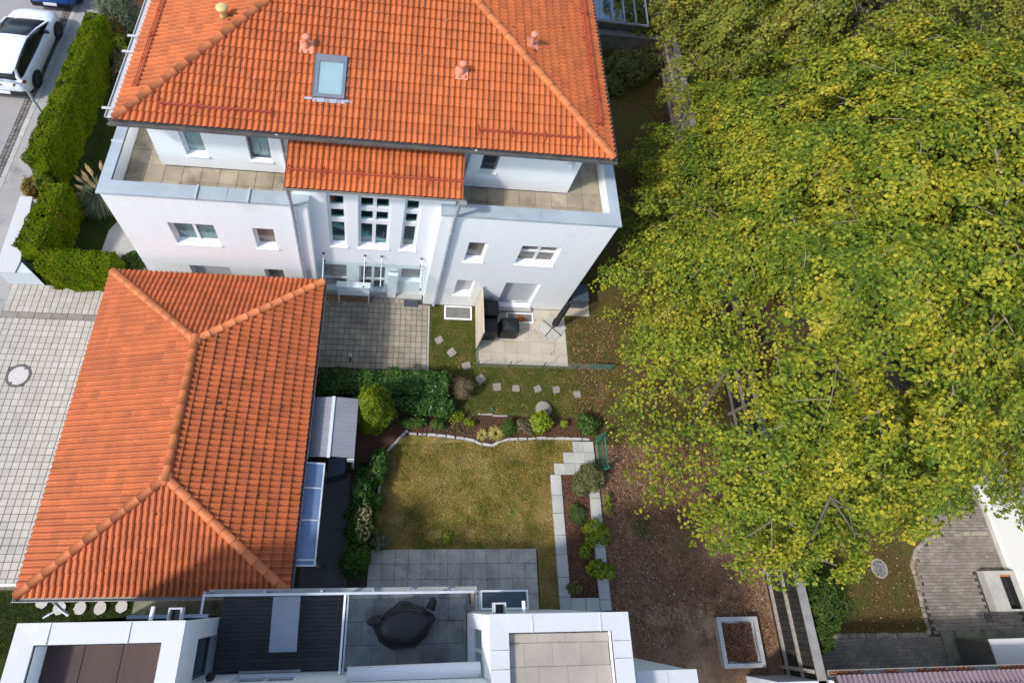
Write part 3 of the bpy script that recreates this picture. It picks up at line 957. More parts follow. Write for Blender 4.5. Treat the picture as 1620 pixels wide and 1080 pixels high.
# front court
court = struct('court', MB().add([(-2.1, 6.7, -0.02), (1.74, 6.7, -0.02), (1.74, 9.46, -0.02), (-2.1, 9.46, -0.02)], [(0, 1, 2, 3)]), 'joint_dark')
pc = paver_mesh('paver', 0.181, 0.188, 'paver_court')
fc = paver_field(-2.1, 1.74, 6.72, 9.12, 0.192, 0.006, None, 0.2) + paver_field(-0.24, 1.296, 9.12, 9.42, 0.192, 0.006, None, 0.2)
pieces(court, 'paver', fc, pc, 'paver_court', 400)
slabs(court, 'edging_stone', 1.745, 1.815, 6.7, 9.12, 0.07, 0.8, 0.02, 0.05, 'concrete', gap=0.006)
sheet('gravel_strip', [(-2.1, 9.12), (-0.24, 9.12), (-0.24, 9.46), (-2.1, 9.46)], 0.0, 'g_yard')

# paved terrace of the ground-floor flat
patio = struct('patio', MB().add([(3.56, 7.02, -0.01), (6.8, 7.02, -0.01), (6.8, 9.16, -0.01), (3.56, 9.16, -0.01)], [(0, 1, 2, 3)]), 'joint_dark')
slabs(patio, 'slab', 3.56, 6.8, 7.04, 9.16, 0.46, 0.42, 0.014, 0.03, 'patio_slab', gap=0.004, jitter=0.002)

# dark slab terrace in front of the flat-roofed house
low = struct('paved_terrace', MB().add([(-0.6, 0.1, -0.004), (5.27, 0.1, -0.004), (5.27, 1.29, -0.004), (-0.6, 1.29, -0.004)], [(0, 1, 2, 3)]), 'joint_dark')
slabs(low, 'slab', -0.6, 5.27, -0.3, 1.29, 0.39, 0.4, 0.012, 0.03, 'slab_dark', gap=0.007, off=0.0, jitter=0.004, keep=lambda x, y: x > 0.1 + 0.5 * max(0, 0.9 - y) * 0 and x > 0.15)
n = 1000
C = np.stack([rng.uniform(0.3, 5.2, n), rng.uniform(0.15, 1.25, n), np.full(n, 0.02)], 1)
V, F = leaf_quads(C, np.tile([0, 0, 1.0], (n, 1)), rng.uniform(0.015, 0.06, n) * (0.4 + 0.6 * (np.sin(C[:, 0] * 3) * np.sin(C[:, 1] * 5 + C[:, 0]) > 0)), 0.8, 0.15)
link('lichen_specks', np_mesh('lichen_specks', V, F, 'lichen'))['kind'] = 'stuff'
sheet('garden_path', [(-6.1, -1.0), (-3.5, -1.0), (-3.5, 0.3), (-6.1, 0.3)], -0.004, 'concrete_old')

# ------------------------------------------------------------------ the villa
villa = thing('villa', 'large white rendered house with an orange hipped tile roof and roof terraces', 'house', (-0.35, 15.8, 0))
YF, YB = 9.16, 22.6
XL, XR = -7.36, 6.68
ZP = 6.44
front = lambda a, d, z: (a, YF + d, z)
inn = lambda a, d, z: (a, 9.46 + d, z)
upw = lambda a, d, z: (a, 10.52 + d, z)
Lh = [(-6.02, -4.78, 3.76, 5.0), (-3.73, -3.13, 3.76, 4.97), (-6.02, -4.78, 0.95, 2.26), (-3.72, -3.12, 1.1, 2.26)]
Rh = [(2.54, 3.14, 3.62, 4.9), (4.18, 5.42, 3.62, 4.87), (2.53, 3.14, 0.98, 2.2), (4.2, 5.42, 0.22, 2.18)]
mb = MB()
shell(mb, front, XL, -2.1, 0, ZP, Lh, 0.2)
mb.add([(-2.1, YF, 0), (-2.1, 9.46, 0), (-2.1, 9.46, ZP), (-2.1, YF, ZP)], [(0, 1, 2, 3)])
mb.add([(XL, YF, 0), (XL, YB, 0), (XL, YB, ZP), (XL, YF, ZP)], [(0, 1, 2, 3)])
mb.add([(XL + 0.24, 9.50, 5.8), (XL + 0.24, YB, 5.8), (XL + 0.24, YB, ZP), (XL + 0.24, 9.50, ZP)], [(0, 1, 2, 3)])
mb.add([(XL + 0.24, 9.50, 5.8), (-2.1, 9.50, 5.8), (-2.1, 9.50, ZP), (XL + 0.24, 9.50, ZP)], [(0, 1, 2, 3)])
part('wall', mb, 'plaster', villa)
mb = MB()
shell(mb, front, 1.55, XR, 0, ZP, Rh, 0.2)
mb.add([(1.55, YF, 0), (1.55, 9.46, 0), (1.55, 9.46, ZP), (1.55, YF, ZP)], [(0, 1, 2, 3)])
mb.add([(XR, YF, 0), (XR, 16.4, 0), (XR, 16.4, ZP), (XR, YF, ZP)], [(0, 1, 2, 3)])
mb.add([(XR, 16.4, 0), (5.4, 16.4, 0), (5.4, 16.4, ZP), (XR, 16.4, ZP)], [(0, 1, 2, 3)])
mb.add([(XR - 0.22, 9.50, 5.8), (XR - 0.22, 16.4, 5.8), (XR - 0.22, 16.4, ZP), (XR - 0.22, 9.50, ZP)], [(0, 1, 2, 3)])
mb.add([(1.55, 9.50, 5.8), (XR - 0.22, 9.50, 5.8), (XR - 0.22, 9.50, ZP), (1.55, 9.50, ZP)], [(0, 1, 2, 3)])
part('wall', mb, 'plaster', villa)
# upper storey
mb = MB()
U1, U2, U3 = (-5.46, -4.9, 6.42, 7.66), (-3.77, -3.2, 6.40, 7.62), (2.58, 3.05, 6.66, 7.5)
shell(mb, upw, -6.23, 5.40, 5.86, 8.5, [U1, U2, U3], 0.16)
for xa in (-6.23, 5.40):
    mb.add([(xa, 10.52, 5.86), (xa, YB, 5.86), (xa, YB, 8.5), (xa, 10.52, 8.5)], [(0, 1, 2, 3)])
mb.box(-6.3, -6.231, 10.62, 10.9, 5.87, 6.05)
part('wall', mb, 'plaster', villa)
# stair bay with its own little roof
mb = MB()
B1, B2, B3 = (-1.62, -1.1, 3.58, 6.95), (-0.76, 0.16, 3.58, 6.95), (0.53, 1.0, 3.58, 6.95)
D1, D2, D3 = (-1.96, -1.1, 0.25, 2.26), (-0.74, 0.18, 0.24, 2.25), (0.62, 1.38, 1.18, 2.22)
shell(mb, inn, -2.5, 1.93, 0, 7.62, [B1, B2, B3, D1, D2, D3], 0.17)
for xa in (-2.5, 1.93):
    mb.add([(xa, 9.46, 5.8), (xa, 10.53, 5.8), (xa, 10.53, 7.7), (xa, 9.46, 7.6)], [(0, 1, 2, 3)])
part('wall', mb, 'plaster', villa)
mb = MB()
mb.add([(-2.5, 9.65, 0), (1.93, 9.65, 0), (1.93, 12.4, 0), (-2.5, 12.4, 0), (-2.5, 9.65, 7.6), (1.93, 9.65, 7.6), (1.93, 12.4, 7.6), (-2.5, 12.4, 7.6)],
       [(0, 1, 2, 3), (4, 5, 6, 7), (1, 2, 6, 5), (2, 3, 7, 6), (3, 0, 4, 7)])
part('stairwell', mb, 'interior', villa)
mb = MB()
mb.hull8([(-1.9, 9.70, 4.85), (-1.9, 9.78, 4.85), (-1.9, 9.78, 4.60), (-1.9, 9.70, 4.60)], [(0.3, 9.70, 3.55), (0.3, 9.78, 3.55), (0.3, 9.78, 3.30), (0.3, 9.70, 3.30)])
mb.hull8([(-1.9, 10.9, 5.5), (-1.9, 11.9, 5.5), (-1.9, 11.9, 5.3), (-1.9, 10.9, 5.3)], [(1.5, 10.9, 6.9), (1.5, 11.9, 6.9), (1.5, 11.9, 6.7), (1.5, 10.9, 6.7)])
mb.box(-2.3, 1.8, 10.1, 12.2, 2.6, 2.75)
part('staircase', mb, 'stair_white', villa)

rows = [5.025, 5.76, 6.48]
window(villa, inn, *B1, 0.17, 1, 'glass_stair', rows=rows, fw=0.075, rh=0.115)
window(villa, inn, *B2, 0.17, 2, 'glass_stair', rows=rows, fw=0.075, rh=0.115)
window(villa, inn, *B3, 0.17, 1, 'glass_stair', rows=rows, fw=0.075, rh=0.115)
window(villa, inn, *D1, 0.17, 1, 'pane_beige', rows=[0.98], sill=False)
d = window(villa, inn, *D2, 0.17, 2, 'pane_dark', rows=[1.0], sill=False)
window(villa, inn, *D3, 0.17, 1, 'pane_beige', sill=False)
mb = MB()
mb.box(0.62, 1.38, 9.60, 9.62, 0.15, 1.12)
part('door_panel', mb, 'plaster_cool', villa)
mb = MB()
mb.box(-2.08, -0.2, 9.36, 9.455, 0.0, 0.12)
mb.box(-0.2, 0.24, 9.30, 9.455, 0.0, 0.1)
mb.box(0.6, 1.5, 9.28, 9.455, 0.0, 0.14)
part('plinth', mb, 'concrete', villa)
mb = MB()
mb.box(0.28, 0.52, 9.40, 9.455, 1.98, 2.16)
mb.box(0.30, 0.50, 9.39, 9.40, 2.0, 2.14)
part('intercom', mb, 'blind_grey', villa)
mb = MB()
mb.box(0.24, 0.57, 9.33, 9.455, 0.0, 1.9)
part('pier', mb, 'plaster', villa)

window(villa, front, *Lh[0], 0.2, 2, 'pane_teal')
window(villa, front, *Lh[1], 0.2, 1, 'pane_beige')
window(villa, front, *Lh[2], 0.2, 1, 'blind_grey', fw=0.03, blind=True, rows=None)
window(villa, front, *Lh[3], 0.2, 1, 'pane_beige')
window(villa, front, *Rh[0], 0.2, 1, 'pane_beige')
window(villa, front, *Rh[1], 0.2, 2, 'pane_beige', rows=[4.28])
window(villa, front, *Rh[2], 0.2, 1, 'blind_grey', fw=0.03, blind=True)
window(villa, front, *Rh[3], 0.2, 1, 'blind_grey', fw=0.03, blind=True)
mb = MB()
mb.box(4.1, 5.5, 8.98, 9.15, 0.0, 0.18)
part('doorstep', mb, 'concrete', villa)
mb = MB()
mb.box(4.22, 4.78, 9.285, 9.30, 0.26, 0.30)
mb.box(4.86, 5.40, 9.285, 9.30, 0.26, 0.30)
part('door_vent', mb, 'frame_dark', villa)
window(villa, upw, *U1, 0.16, 1, 'pane_curtain', frame='frame_white')
window(villa, upw, *U2, 0.16, 1, 'pane_curtain', frame='frame_dark')
window(villa, upw, *U3, 0.16, 1, 'pane_dark', frame='frame_dark')
mb = MB()
mb.lathe((5.08, 10.44, 7.32), [(0.0, 0), (0.1, 0.02), (0.1, 0.13), (0.05, 0.18)], 14)
part('wall_lamp', mb, 'frame_white', villa)

# roof terraces: slabs one by one on a dark bed
up_free = lambda x, y: not (-6.2 < x < 5.38 and y > 10.5)
for xa, xb, sa, sb in ((XL + 0.24, -2.51, XL + 0.26, -2.53), (1.94, XR - 0.22, 1.96, XR - 0.24)):
    tf = part('terrace_floor', MB().add([(xa, 9.5, 5.80), (xb, 9.5, 5.80), (xb, 16.4, 5.80), (xa, 16.4, 5.80)], [(0, 1, 2, 3)]), 'joint_dark', villa)
    slabs(tf, 'slab', sa, sb, 9.52, 15.5, 0.49, 0.49, 5.86, 0.04, 'slab_tan', keep=up_free)

# zinc copings
zc = 6.5
co = [(-7.41, YB), (-7.41, 9.10), (-2.06, 9.10)]
ci = [(-7.14, YB), (-7.14, 9.52), (-2.06, 9.52)]
coping(villa, co, ci, zc, 0.06, 'coping_zinc')
co = [(1.53, 9.10), (6.73, 9.10), (6.73, 16.42)]
ci = [(1.53, 9.52), (6.44, 9.52), (6.44, 16.42)]
coping(villa, co, ci, zc, 0.06, 'coping_zinc')
for x in (-4.95, -3.62):
    s = MB()
    s.hull8([(x - 0.02, 9.08, 6.44), (x + 0.02, 9.08, 6.44), (x + 0.02, 9.53, 6.49), (x - 0.02, 9.53, 6.49)], [(x - 0.02, 9.08, 6.55), (x + 0.02, 9.08, 6.55), (x + 0.02, 9.53, 6.535), (x - 0.02, 9.53, 6.535)])
    part('coping_seam', s, 'metal_light', villa)
for y in (10.75, 12.95, 13.55, 16.4):
    s = MB()
    s.box(-7.43, -7.13, y - 0.02, y + 0.02, 6.44, 6.53)
    part('coping_seam', s, 'metal_light', villa)
for x in (-4.2, 4.35):
    s = MB().box(x - 0.008, x + 0.008, 9.095, 9.525, 6.46, 6.505)
    part('coping_seam', s, 'coping_zinc', villa)

roof = hip_roof(villa, -6.57, 5.89, 10.0, 22.98, 8.5, 0.36, 0.36, 'tile_orange', 'ridge_orange', 0.30, 0.265, 300, None)
KF = 0.36
roof_moss(roof, (-6.57, 10.0, 8.5), (1, 0, 0), (0, 0.9409, 0.3387), 12.46, 5.0, 70, 'lichen', 0.05, lambda u, v: (u > v + 0.3) & (u < 12.2 - v))
roof_moss(roof, (5.89, 10.0, 8.5), (0, 1, 0), (-0.9409, 0, 0.3387), 8.0, 4.5, 60, 'moss_dark', 0.08, lambda u, v: u > v + 0.3)
gutter(villa, (-6.72, 10.0, 8.5), (6.02, 10.0, 8.5), (0, -1, 0), 'gutter_dark')
gutter(villa, (-6.58, 10.1, 8.5), (-6.58, 22.9, 8.5), (-1, 0, 0), 'coping_white', w=0.27, hgt=0.05)
for y in (10.34, 12.2, 12.75, 14.2, 16.0):
    part('gutter_bracket', MB().box(-6.95, -6.60, y - 0.03, y + 0.03, 8.44, 8.47), 'coping_white', villa)
gutter(villa, (5.9, 10.0, 8.5), (5.9, 22.9, 8.5), (1, 0, 0), 'gutter_dark')

# porch roof over the stair bay
PY0, PZ0, PY1 = 9.02, 7.55, 10.5
mb = MB()
PZ1 = PZ0 + (PY1 - PY0) * KF
mb.hull8([(-2.55, PY0, PZ0 - 0.1), (1.98, PY0, PZ0 - 0.1), (1.98, PY1, PZ1 - 0.1), (-2.55, PY1, PZ1 - 0.1)], [(-2.55, PY0, PZ0), (1.98, PY0, PZ0), (1.98, PY1, PZ1), (-2.55, PY1, PZ1)])
proof = part('porch_roof', mb, 'roof_felt', villa)
c_, s_ = 1 / math.hypot(1, KF), KF / math.hypot(1, KF)
slope_tiles(proof, [((-2.57, PY0, PZ0), (1, 0, 0), (0, c_, s_), 4.56, 1.55, 0, 0)], 0.30, 0.265, 'tile_orange', 200)
gutter(villa, (-2.6, PY0 + 0.02, PZ0), (2.05, PY0 + 0.02, PZ0), (0, -1, 0), 'gutter_grey', w=0.075, hgt=0.08, drop=0.09)
pipe(villa, [(-2.48, 9.0, 7.42), (-2.48, 8.98, 7.2), (-2.48, 9.08, 6.3), (-2.48, 9.08, 0.1)], 0.05, 'metal_zinc')
pipe(villa, [(1.93, 9.0, 7.42), (1.93, 8.98, 7.2), (1.93, 9.08, 6.3), (1.93, 9.08, 0.1)], 0.05, 'metal_zinc')
pipe(villa, [(-2.82, 9.98, 8.4), (-2.82, 10.42, 8.05), (-2.82, 10.44, 5.95)], 0.045, 'metal_light')
pipe(villa, [(2.2, 9.98, 8.4), (2.2, 10.42, 8.05), (2.2, 10.44, 5.95)], 0.045, 'metal_light')
mb = MB().box(1.9, 2.1, 8.86, 9.0, 7.38, 7.5)
part('gutter_box', mb, 'gutter_grey', villa)


def snow_guard(rf, a, b, N, up):
    """Lattice rail between brackets."""
    a, b, N, up = Vector(a), Vector(b), Vector(N), Vector(up)
    mb = MB()
    for h in (0.07, 0.13, 0.19):
        mb.tube([a + N * h, b + N * h], 0.012, 6)
    n = max(2, round((b - a).length / 0.12))
    for i in range(n + 1):
        p = a.lerp(b, i / n)
        mb.tube([p + N * 0.05, p + N * 0.2], 0.006, 4)
    g = part('snow_guard', mb, 'guard_red', rf)
    k = max(2, round((b - a).length / 0.85))
    for i in range(k + 1):
        p = a.lerp(b, i / k)
        q = MB()
        q.tube([p + N * 0.05 - up * 0.14, p + N * 0.21], 0.014, 5)
        q.tube([p + N * 0.04 + up * 0.16, p + N * 0.21], 0.014, 5)
        part('bracket', q, 'guard_red', g)


Nf = Vector((0, -s_, c_))
Uf = Vector((0, c_, s_))
zf = lambda y: 8.5 + KF * (y - 10.0)
snow_guard(roof, (-5.56, 10.42, zf(10.42)), (-2.95, 10.42, zf(10.42)), Nf, Uf)
snow_guard(roof, (2.22, 10.42, zf(10.42)), (4.86, 10.42, zf(10.42)), Nf, Uf)
snow_guard(roof, (-6.2, 10.9, 8.63), (-6.2, 18.5, 8.63), (-s_, 0, c_), (c_, 0, s_))
snow_guard(roof, (5.5, 10.95, 8.64), (5.5, 18.5, 8.64), (s_, 0, c_), (-c_, 0, s_))
snow_guard(proof, (-2.5, 9.42, PZ0 + KF * 0.40), (1.93, 9.42, PZ0 + KF * 0.40), Nf, Uf)


def vent(rf, p, N, mat, h=0.42, yellow=False):
    p, N = Vector(p), Vector(N)
    U = N.cross(Vector((0, 1, 0.01))).normalized()
    W = N.cross(U).normalized()
    b = MB()
    q = [p + U * 0.17 + W * 0.17 + N * 0.045, p - U * 0.17 + W * 0.17 + N * 0.045, p - U * 0.17 - W * 0.17 + N * 0.06, p + U * 0.17 - W * 0.17 + N * 0.06]
    b.hull8(q, [x + N * 0.03 for x in q])
    v = part('vent_pipe', b, 'vent_clay' if not yellow else 'tile_orange', rf)
    k = MB()
    if yellow:
        k.lathe(p, [(0.10, 0.03), (0.085, 0.2), (0.085, h - 0.10), (0.14, h - 0.06), (0.155, h), (0.14, h + 0.04), (0.07, h + 0.07)], 16)
    else:
        k.lathe(p, [(0.09, 0.03), (0.06, 0.14), (0.06, h - 0.10), (0.092, h - 0.06), (0.098, h), (0.085, h + 0.022), (0.03, h + 0.03)], 16)
    part('cowl', k, mat, v, True)


vent(roof, (-2.25, 12.13, 9.27), Nf, 'vent_clay')
vent(roof, (1.74, 11.84, 9.16), Nf, 'vent_clay')
vent(roof, (-4.39, 12.83, 9.28), (-s_, 0, c_), 'vent_yellow', 0.4, True)
vent(roof, (3.66, 13.01, 9.3), (s_, 0, c_), 'vent_clay')

# skylight in the front slope
o = Vector((-1.97, 10.90, zf(10.90)))
sk = lambda u, v, n: o + Vector((u, 0, 0)) + Uf * v + Nf * n
SW, SH = 0.76, 1.13


def skbox(mb, u0, u1, v0, v1, n0, n1):
    mb.hull8([sk(u0, v0, n0), sk(u1, v0, n0), sk(u1, v1, n0), sk(u0, v1, n0)], [sk(u0, v0, n1), sk(u1, v0, n1), sk(u1, v1, n1), sk(u0, v1, n1)])


mb = MB()
skbox(mb, -0.05, SW + 0.05, -0.02, SH + 0.04, 0.0, 0.085)
slt = part('skylight', mb, 'frame_dark', roof)
mb = MB()
skbox(mb, 0.0, SW, 0.0, 0.09, 0.085, 0.14)
skbox(mb, 0.0, SW, SH - 0.18, SH, 0.085, 0.15)
skbox(mb, 0.0, 0.085, 0.09, SH - 0.18, 0.085, 0.14)
skbox(mb, SW - 0.085, SW, 0.09, SH - 0.18, 0.085, 0.14)
part('frame', mb, 'frame_slate', slt)
mb = MB()
skbox(mb, 0.085, SW - 0.085, 0.09, SH - 0.18, 0.085, 0.115)
part('pane', mb, 'pane_sky', slt)
mb = MB()
for i in range(12):
    u = -0.22 + i * 0.1
    lead = 0.03 * (1 + math.sin(i * 2.1)) * 0.5
    skbox(mb, u, u + 0.1, -0.12 if 1 < i < 10 else -0.07, -0.02, 0.05, 0.075 + lead)
part('apron', mb, 'metal_zinc', slt)

# glass canopy over the doors, hung on rods
mb = MB()
mb.hull8([(-2.04, 8.46, 2.50), (1.46, 8.46, 2.50), (1.46, 9.44, 2.47), (-2.04, 9.44, 2.47)], [(-2.04, 8.46, 2.515), (1.46, 8.46, 2.515), (1.46, 9.44, 2.485), (-2.04, 9.44, 2.485)])
can = part('canopy', mb, 'glass_clear', villa)
for x in (-1.84, -0.55, -0.02, 1.26):
    k = MB()
    k.tube([(x, 9.44, 3.05), (x + 0.02, 8.6, 2.52)], 0.013, 6)
    part('rod', k, 'frame_white', can)
    k = MB()
    k.tube([(x, 9.455, 3.05), (x, 9.40, 3.05)], [0.05, 0.025], 8)
    k.tube([(x, 9.455, 2.55), (x, 9.36, 2.55)], 0.025, 8)
    k.tube([(x + 0.02, 8.6, 2.515), (x + 0.02, 8.6, 2.55)], 0.03, 8)
    part('fitting', k, 'iron', can)

# ------------------------------------------------------------------ the garage
garage = thing('garage', 'garage with a terracotta hipped tile roof beside the paved driveway', 'garage', (-4.93, 4.43, 0))
mb = MB()
mb.box(-7.6, -2.2, 0.62, 8.25, 0.0, 2.56)
part('wall', mb, 'plaster', garage)
hip_roof(garage, -8.05, -1.80, 0.20, 8.66, 2.6, 0.384, 0.487, 'tile_terra', 'ridge_orange', 0.30, 0.285, 300, None, 0.38)
groof = [o for o in garage.children if o.name.startswith('roof')][0]
cg, sg = 1 / math.hypot(1, 0.384), 0.384 / math.hypot(1, 0.384)
roof_moss(groof, (-1.80, 0.20, 2.6), (0, 1, 0), (-cg, 0, sg), 8.46, 3.3, 70, 'moss_dark', 0.09, lambda u, v: (u > v * 0.9 + 0.2) & (u < 8.2 - v * 0.9))
cg2, sg2 = 1 / math.hypot(1, 0.487), 0.487 / math.hypot(1, 0.487)
roof_moss(groof, (-8.05, 0.20, 2.6), (1, 0, 0), (0, cg2, sg2), 6.25, 2.6, 36, 'moss_dark', 0.07, lambda u, v: (u > v * 1.3 + 0.2) & (u < 6.0 - v * 1.3))
gutter(garage, (-8.15, 0.2, 2.6), (-1.7, 0.2, 2.6), (0, -1, 0), 'gutter_grey', w=0.15)
gutter(garage, (-1.79, 0.08, 2.6), (-1.79, 8.7, 2.6), (1, 0, 0), 'gutter_dark', w=0.12)
gutter(garage, (-8.06, 0.08, 2.6), (-8.06, 8.7, 2.6), (-1, 0, 0), 'gutter_grey', w=0.07)
gutter(garage, (-8.1, 8.67, 2.6), (-1.75, 8.67, 2.6), (0, 1, 0), 'gutter_grey', w=0.05)
pipe(garage, [(-7.75, 0.12, 2.48), (-7.72, 0.25, 2.3), (-7.66, 0.5, 2.05), (-7.66, 0.55, 0.0)], 0.045, 'frame_white')
pipe(garage, [(-7.35, 0.14, 2.46), (-7.2, -0.1, 2.0), (-7.12, -0.22, 1.7)], 0.035, 'frame_white')

# polycarbonate lean-to along the garage wall
t = thing('lean_to_canopy', 'blue tinted glass canopy fixed along the garage wall in four bays', 'canopy', (-1.5, 2.0, 0))
ys = [0.79, 0.92, 1.86, 2.66, 3.30]
for i in range(4):
    mb = MB()
    mb.hull8([(-1.74, ys[i], 2.34), (-1.24, ys[i], 2.22), (-1.24, ys[i + 1], 2.22), (-1.74, ys[i + 1], 2.34)], [(-1.74, ys[i], 2.352), (-1.24, ys[i], 2.232), (-1.24, ys[i + 1], 2.232), (-1.74, ys[i + 1], 2.352)])
    part('pane', mb, 'poly_blue', t)
mb = MB()
for y in (0.79, 0.92, 1.86, 2.66, 3.30):
    mb.hull8([(-1.75, y - 0.02, 2.35), (-1.22, y - 0.02, 2.235), (-1.22, y + 0.02, 2.235), (-1.75, y + 0.02, 2.35)], [(-1.75, y - 0.02, 2.375), (-1.22, y - 0.02, 2.26), (-1.22, y + 0.02, 2.26), (-1.75, y + 0.02, 2.375)])
mb.box(-1.24, -1.20, 0.77, 3.32, 2.19, 2.25)
part('frame', mb, 'metal_light', t)
for y in (0.85, 3.2):
    part('post', MB().box(-1.26, -1.21, y - 0.03, y + 0.03, 0, 2.2), 'metal_zinc', t)

# little shed with a grey corrugated double-skin roof
t = thing('garden_shed', 'small shed with a grey ridged sheet roof between garage and golden conifer', 'shed', (-1.05, 4.4, 0))
for s, (xa, xb, za, zb) in enumerate(((-1.74, -1.14, 2.13, 2.25), (-1.14, -0.42, 2.25, 2.08))):
    mb = MB()
    mb.hull8([(xa, 3.50, za), (xb, 3.48, zb), (xb, 5.16, zb), (xa, 5.16, za)], [(xa, 3.50, za + 0.02), (xb, 3.48, zb + 0.02), (xb, 5.16, zb + 0.02), (xa, 5.16, za + 0.02)])
    r = part('roof_panel', mb, 'poly_grey', t)
    k = MB()
    for i in range(13):
        y = 3.55 + i * 0.132
        k.hull8([(xa, y, za + 0.02), (xb, y, zb + 0.02), (xb, y + 0.012, zb + 0.02), (xa, y + 0.012, za + 0.02)], [(xa, y, za + 0.027), (xb, y, zb + 0.027), (xb, y + 0.012, zb + 0.027), (xa, y + 0.012, za + 0.027)])
    part('rib', k, 'poly_grey', r, kind='stuff')
mb = MB().box(-1.18, -1.09, 3.46, 5.17, 2.255, 2.30)
part('ridge', mb, 'sheet_white', t)
mb = MB()
mb.box(-0.50, -0.44, 3.5, 3.56, 0, 2.08)
mb.box(-0.50, -0.44, 5.05, 5.11, 0, 2.08)
mb.box(-1.72, -1.66, 5.05, 5.11, 0, 2.12)
part('post', mb, 'sheet_white', t)
part('fascia', MB().box(-0.62, -0.42, 3.44, 3.47, 1.72, 2.1), 'sheet_white', t)
part('wall', MB().box(-1.70, -0.5, 5.0, 5.04, 0, 2.05), 'frame_dark', t)
mb = MB()
mb.hull8([(-1.25, 3.1, 0), (-0.65, 3.25, 0), (-0.65, 3.75, 0), (-1.25, 3.7, 0)], [(-1.2, 3.12, 0.95), (-0.7, 3.27, 1.02), (-0.7, 3.7, 1.02), (-1.2, 3.65, 0.98)])
solid('lidded_bin', mb, 'plastic_bin', 'dark grey bin tucked under the open end of the shed roof', 'bin')

# ------------------------------------------------------------------ flat-roofed house nearest the camera
flat = thing('flat_roofed_house', 'white flat-roofed house with a balcony between two parapet blocks', 'house', (-0.3, -2.5, 0))
mb = MB()
tower = lambda a, d, z: (-3.30 - d, a, z)
TW = (-1.44, -0.66, 2.62, 4.9)
shell(mb, tower, -4.2, -0.30, 0, 6.42, [TW], 0.22)
mb.box(-6.24, -3.55, -4.2, -0.32, 0, 5.85)
mb.add([(-6.24, -0.32, 0), (-3.30, -0.32, 0), (-3.30, -0.32, 6.42), (-6.24, -0.32, 6.42)], [(0, 1, 2, 3)])
mb.add([(-6.24, -0.32, 0), (-6.24, -4.2, 0), (-6.24, -4.2, 6.42), (-6.24, -0.32, 6.42)], [(0, 1, 2, 3)])
mb.add([(-5.88, -0.66, 5.8), (-5.88, -4.2, 5.8), (-5.88, -4.2, 6.42), (-5.88, -0.66, 6.42)], [(0, 1, 2, 3)])
mb.add([(-3.67, -0.66, 5.8), (-3.67, -4.2, 5.8), (-3.67, -4.2, 6.42), (-3.67, -0.66, 6.42)], [(0, 1, 2, 3)])
mb.add([(-5.88, -0.66, 5.8), (-3.67, -0.66, 5.8), (-3.67, -0.66, 6.42), (-5.88, -0.66, 6.42)], [(0, 1, 2, 3)])
part('wall', mb, 'plaster', flat)
window(flat, tower, *TW, 0.22, 1, 'pane_dark', frame='frame_dark', sill=False, rows=[3.75])
mb = MB()
RW = (-1.5, -0.60, 2.95, 5.1)
tower2 = lambda a, d, z: (2.70 + d, a, z)
shell(mb, tower2, -4.2, -0.30, 0, 6.42, [RW], 0.2)
mb.add([(2.70, -0.30, 0), (5.59, -0.30, 0), (5.59, -0.30, 6.42), (2.70, -0.30, 6.42)], [(0, 1, 2, 3)])
mb.add([(5.59, -0.30, 0), (5.59, -4.2, 0), (5.59, -4.2, 6.42), (5.59, -0.30, 6.42)], [(0, 1, 2, 3)])
mb.box(3.0, 5.5, -4.2, -0.5, 2.0, 6.20)
mb.add([(3.06, -0.62, 6.2), (3.06, -4.2, 6.2), (3.06, -4.2, 6.42), (3.06, -0.62, 6.42)], [(0, 1, 2, 3)])
mb.add([(5.21, -0.62, 6.2), (5.21, -4.2, 6.2), (5.21, -4.2, 6.42), (5.21, -0.62, 6.42)], [(0, 1, 2, 3)])
mb.add([(3.06, -0.62, 6.2), (5.21, -0.62, 6.2), (5.21, -0.62, 6.42), (3.06, -0.62, 6.42)], [(0, 1, 2, 3)])
part('wall', mb, 'plaster', flat)
part('wall', MB().box(5.6, 7.36, -4.2, -1.42, 0, 5.44), 'plaster', flat)
window(flat, tower2, *RW, 0.2, 2, 'pane_teal', sill=False)
# middle block under and behind the balcony
mb = MB()
mb.box(-3.28, 2.68, -4.2, -1.6, 0, 6.42)
part('wall', MB().box(-3.28, 2.68, -1.58, 0.16, 0, 2.80), 'plaster', flat)
mid = lambda a, d, z: (a, -1.44 - d, z)
MW = [(-2.62, -1.30, 2.92, 4.7), (-0.1, 2.5, 2.92, 4.9)]
shell(mb, mid, -3.28, 2.68, 2.8, 6.42, MW, 0.13)
part('wall', mb, 'plaster', flat)
window(flat, mid, *MW[0], 0.12, 2, 'pane_dark', sill=False)
window(flat, mid, *MW[1], 0.12, 3, 'pane_dark', sill=False)
mb = MB().box(-2.66, -1.26, -1.43, -1.38, 2.89, 2.92)
part('sill', mb, 'concrete', flat)
mb = MB()
mb.box(-3.62, 2.95, 0.17, 0.27, 2.62, 2.90)
part('ledge', mb, 'concrete', flat)
coping(flat, [(-6.28, -4.2), (-6.28, -0.29), (-3.28, -0.29), (-3.28, -4.2)], [(-5.90, -4.2), (-5.90, -0.64), (-3.65, -0.64), (-3.65, -4.2)], 6.5, 0.07, 'coping_white')
coping(flat, [(2.66, -4.2), (2.66, -0.28), (5.61, -0.28), (5.61, -4.2)], [(3.04, -4.2), (3.04, -0.61), (5.23, -0.61), (5.23, -4.2)], 6.5, 0.07, 'coping_white')
coping(flat, [(5.62, -1.39), (7.39, -1.39), (7.39, -4.2)], [(5.62, -1.75), (7.03, -1.75), (7.03, -4.2)], 5.5, 0.06, 'coping_white')
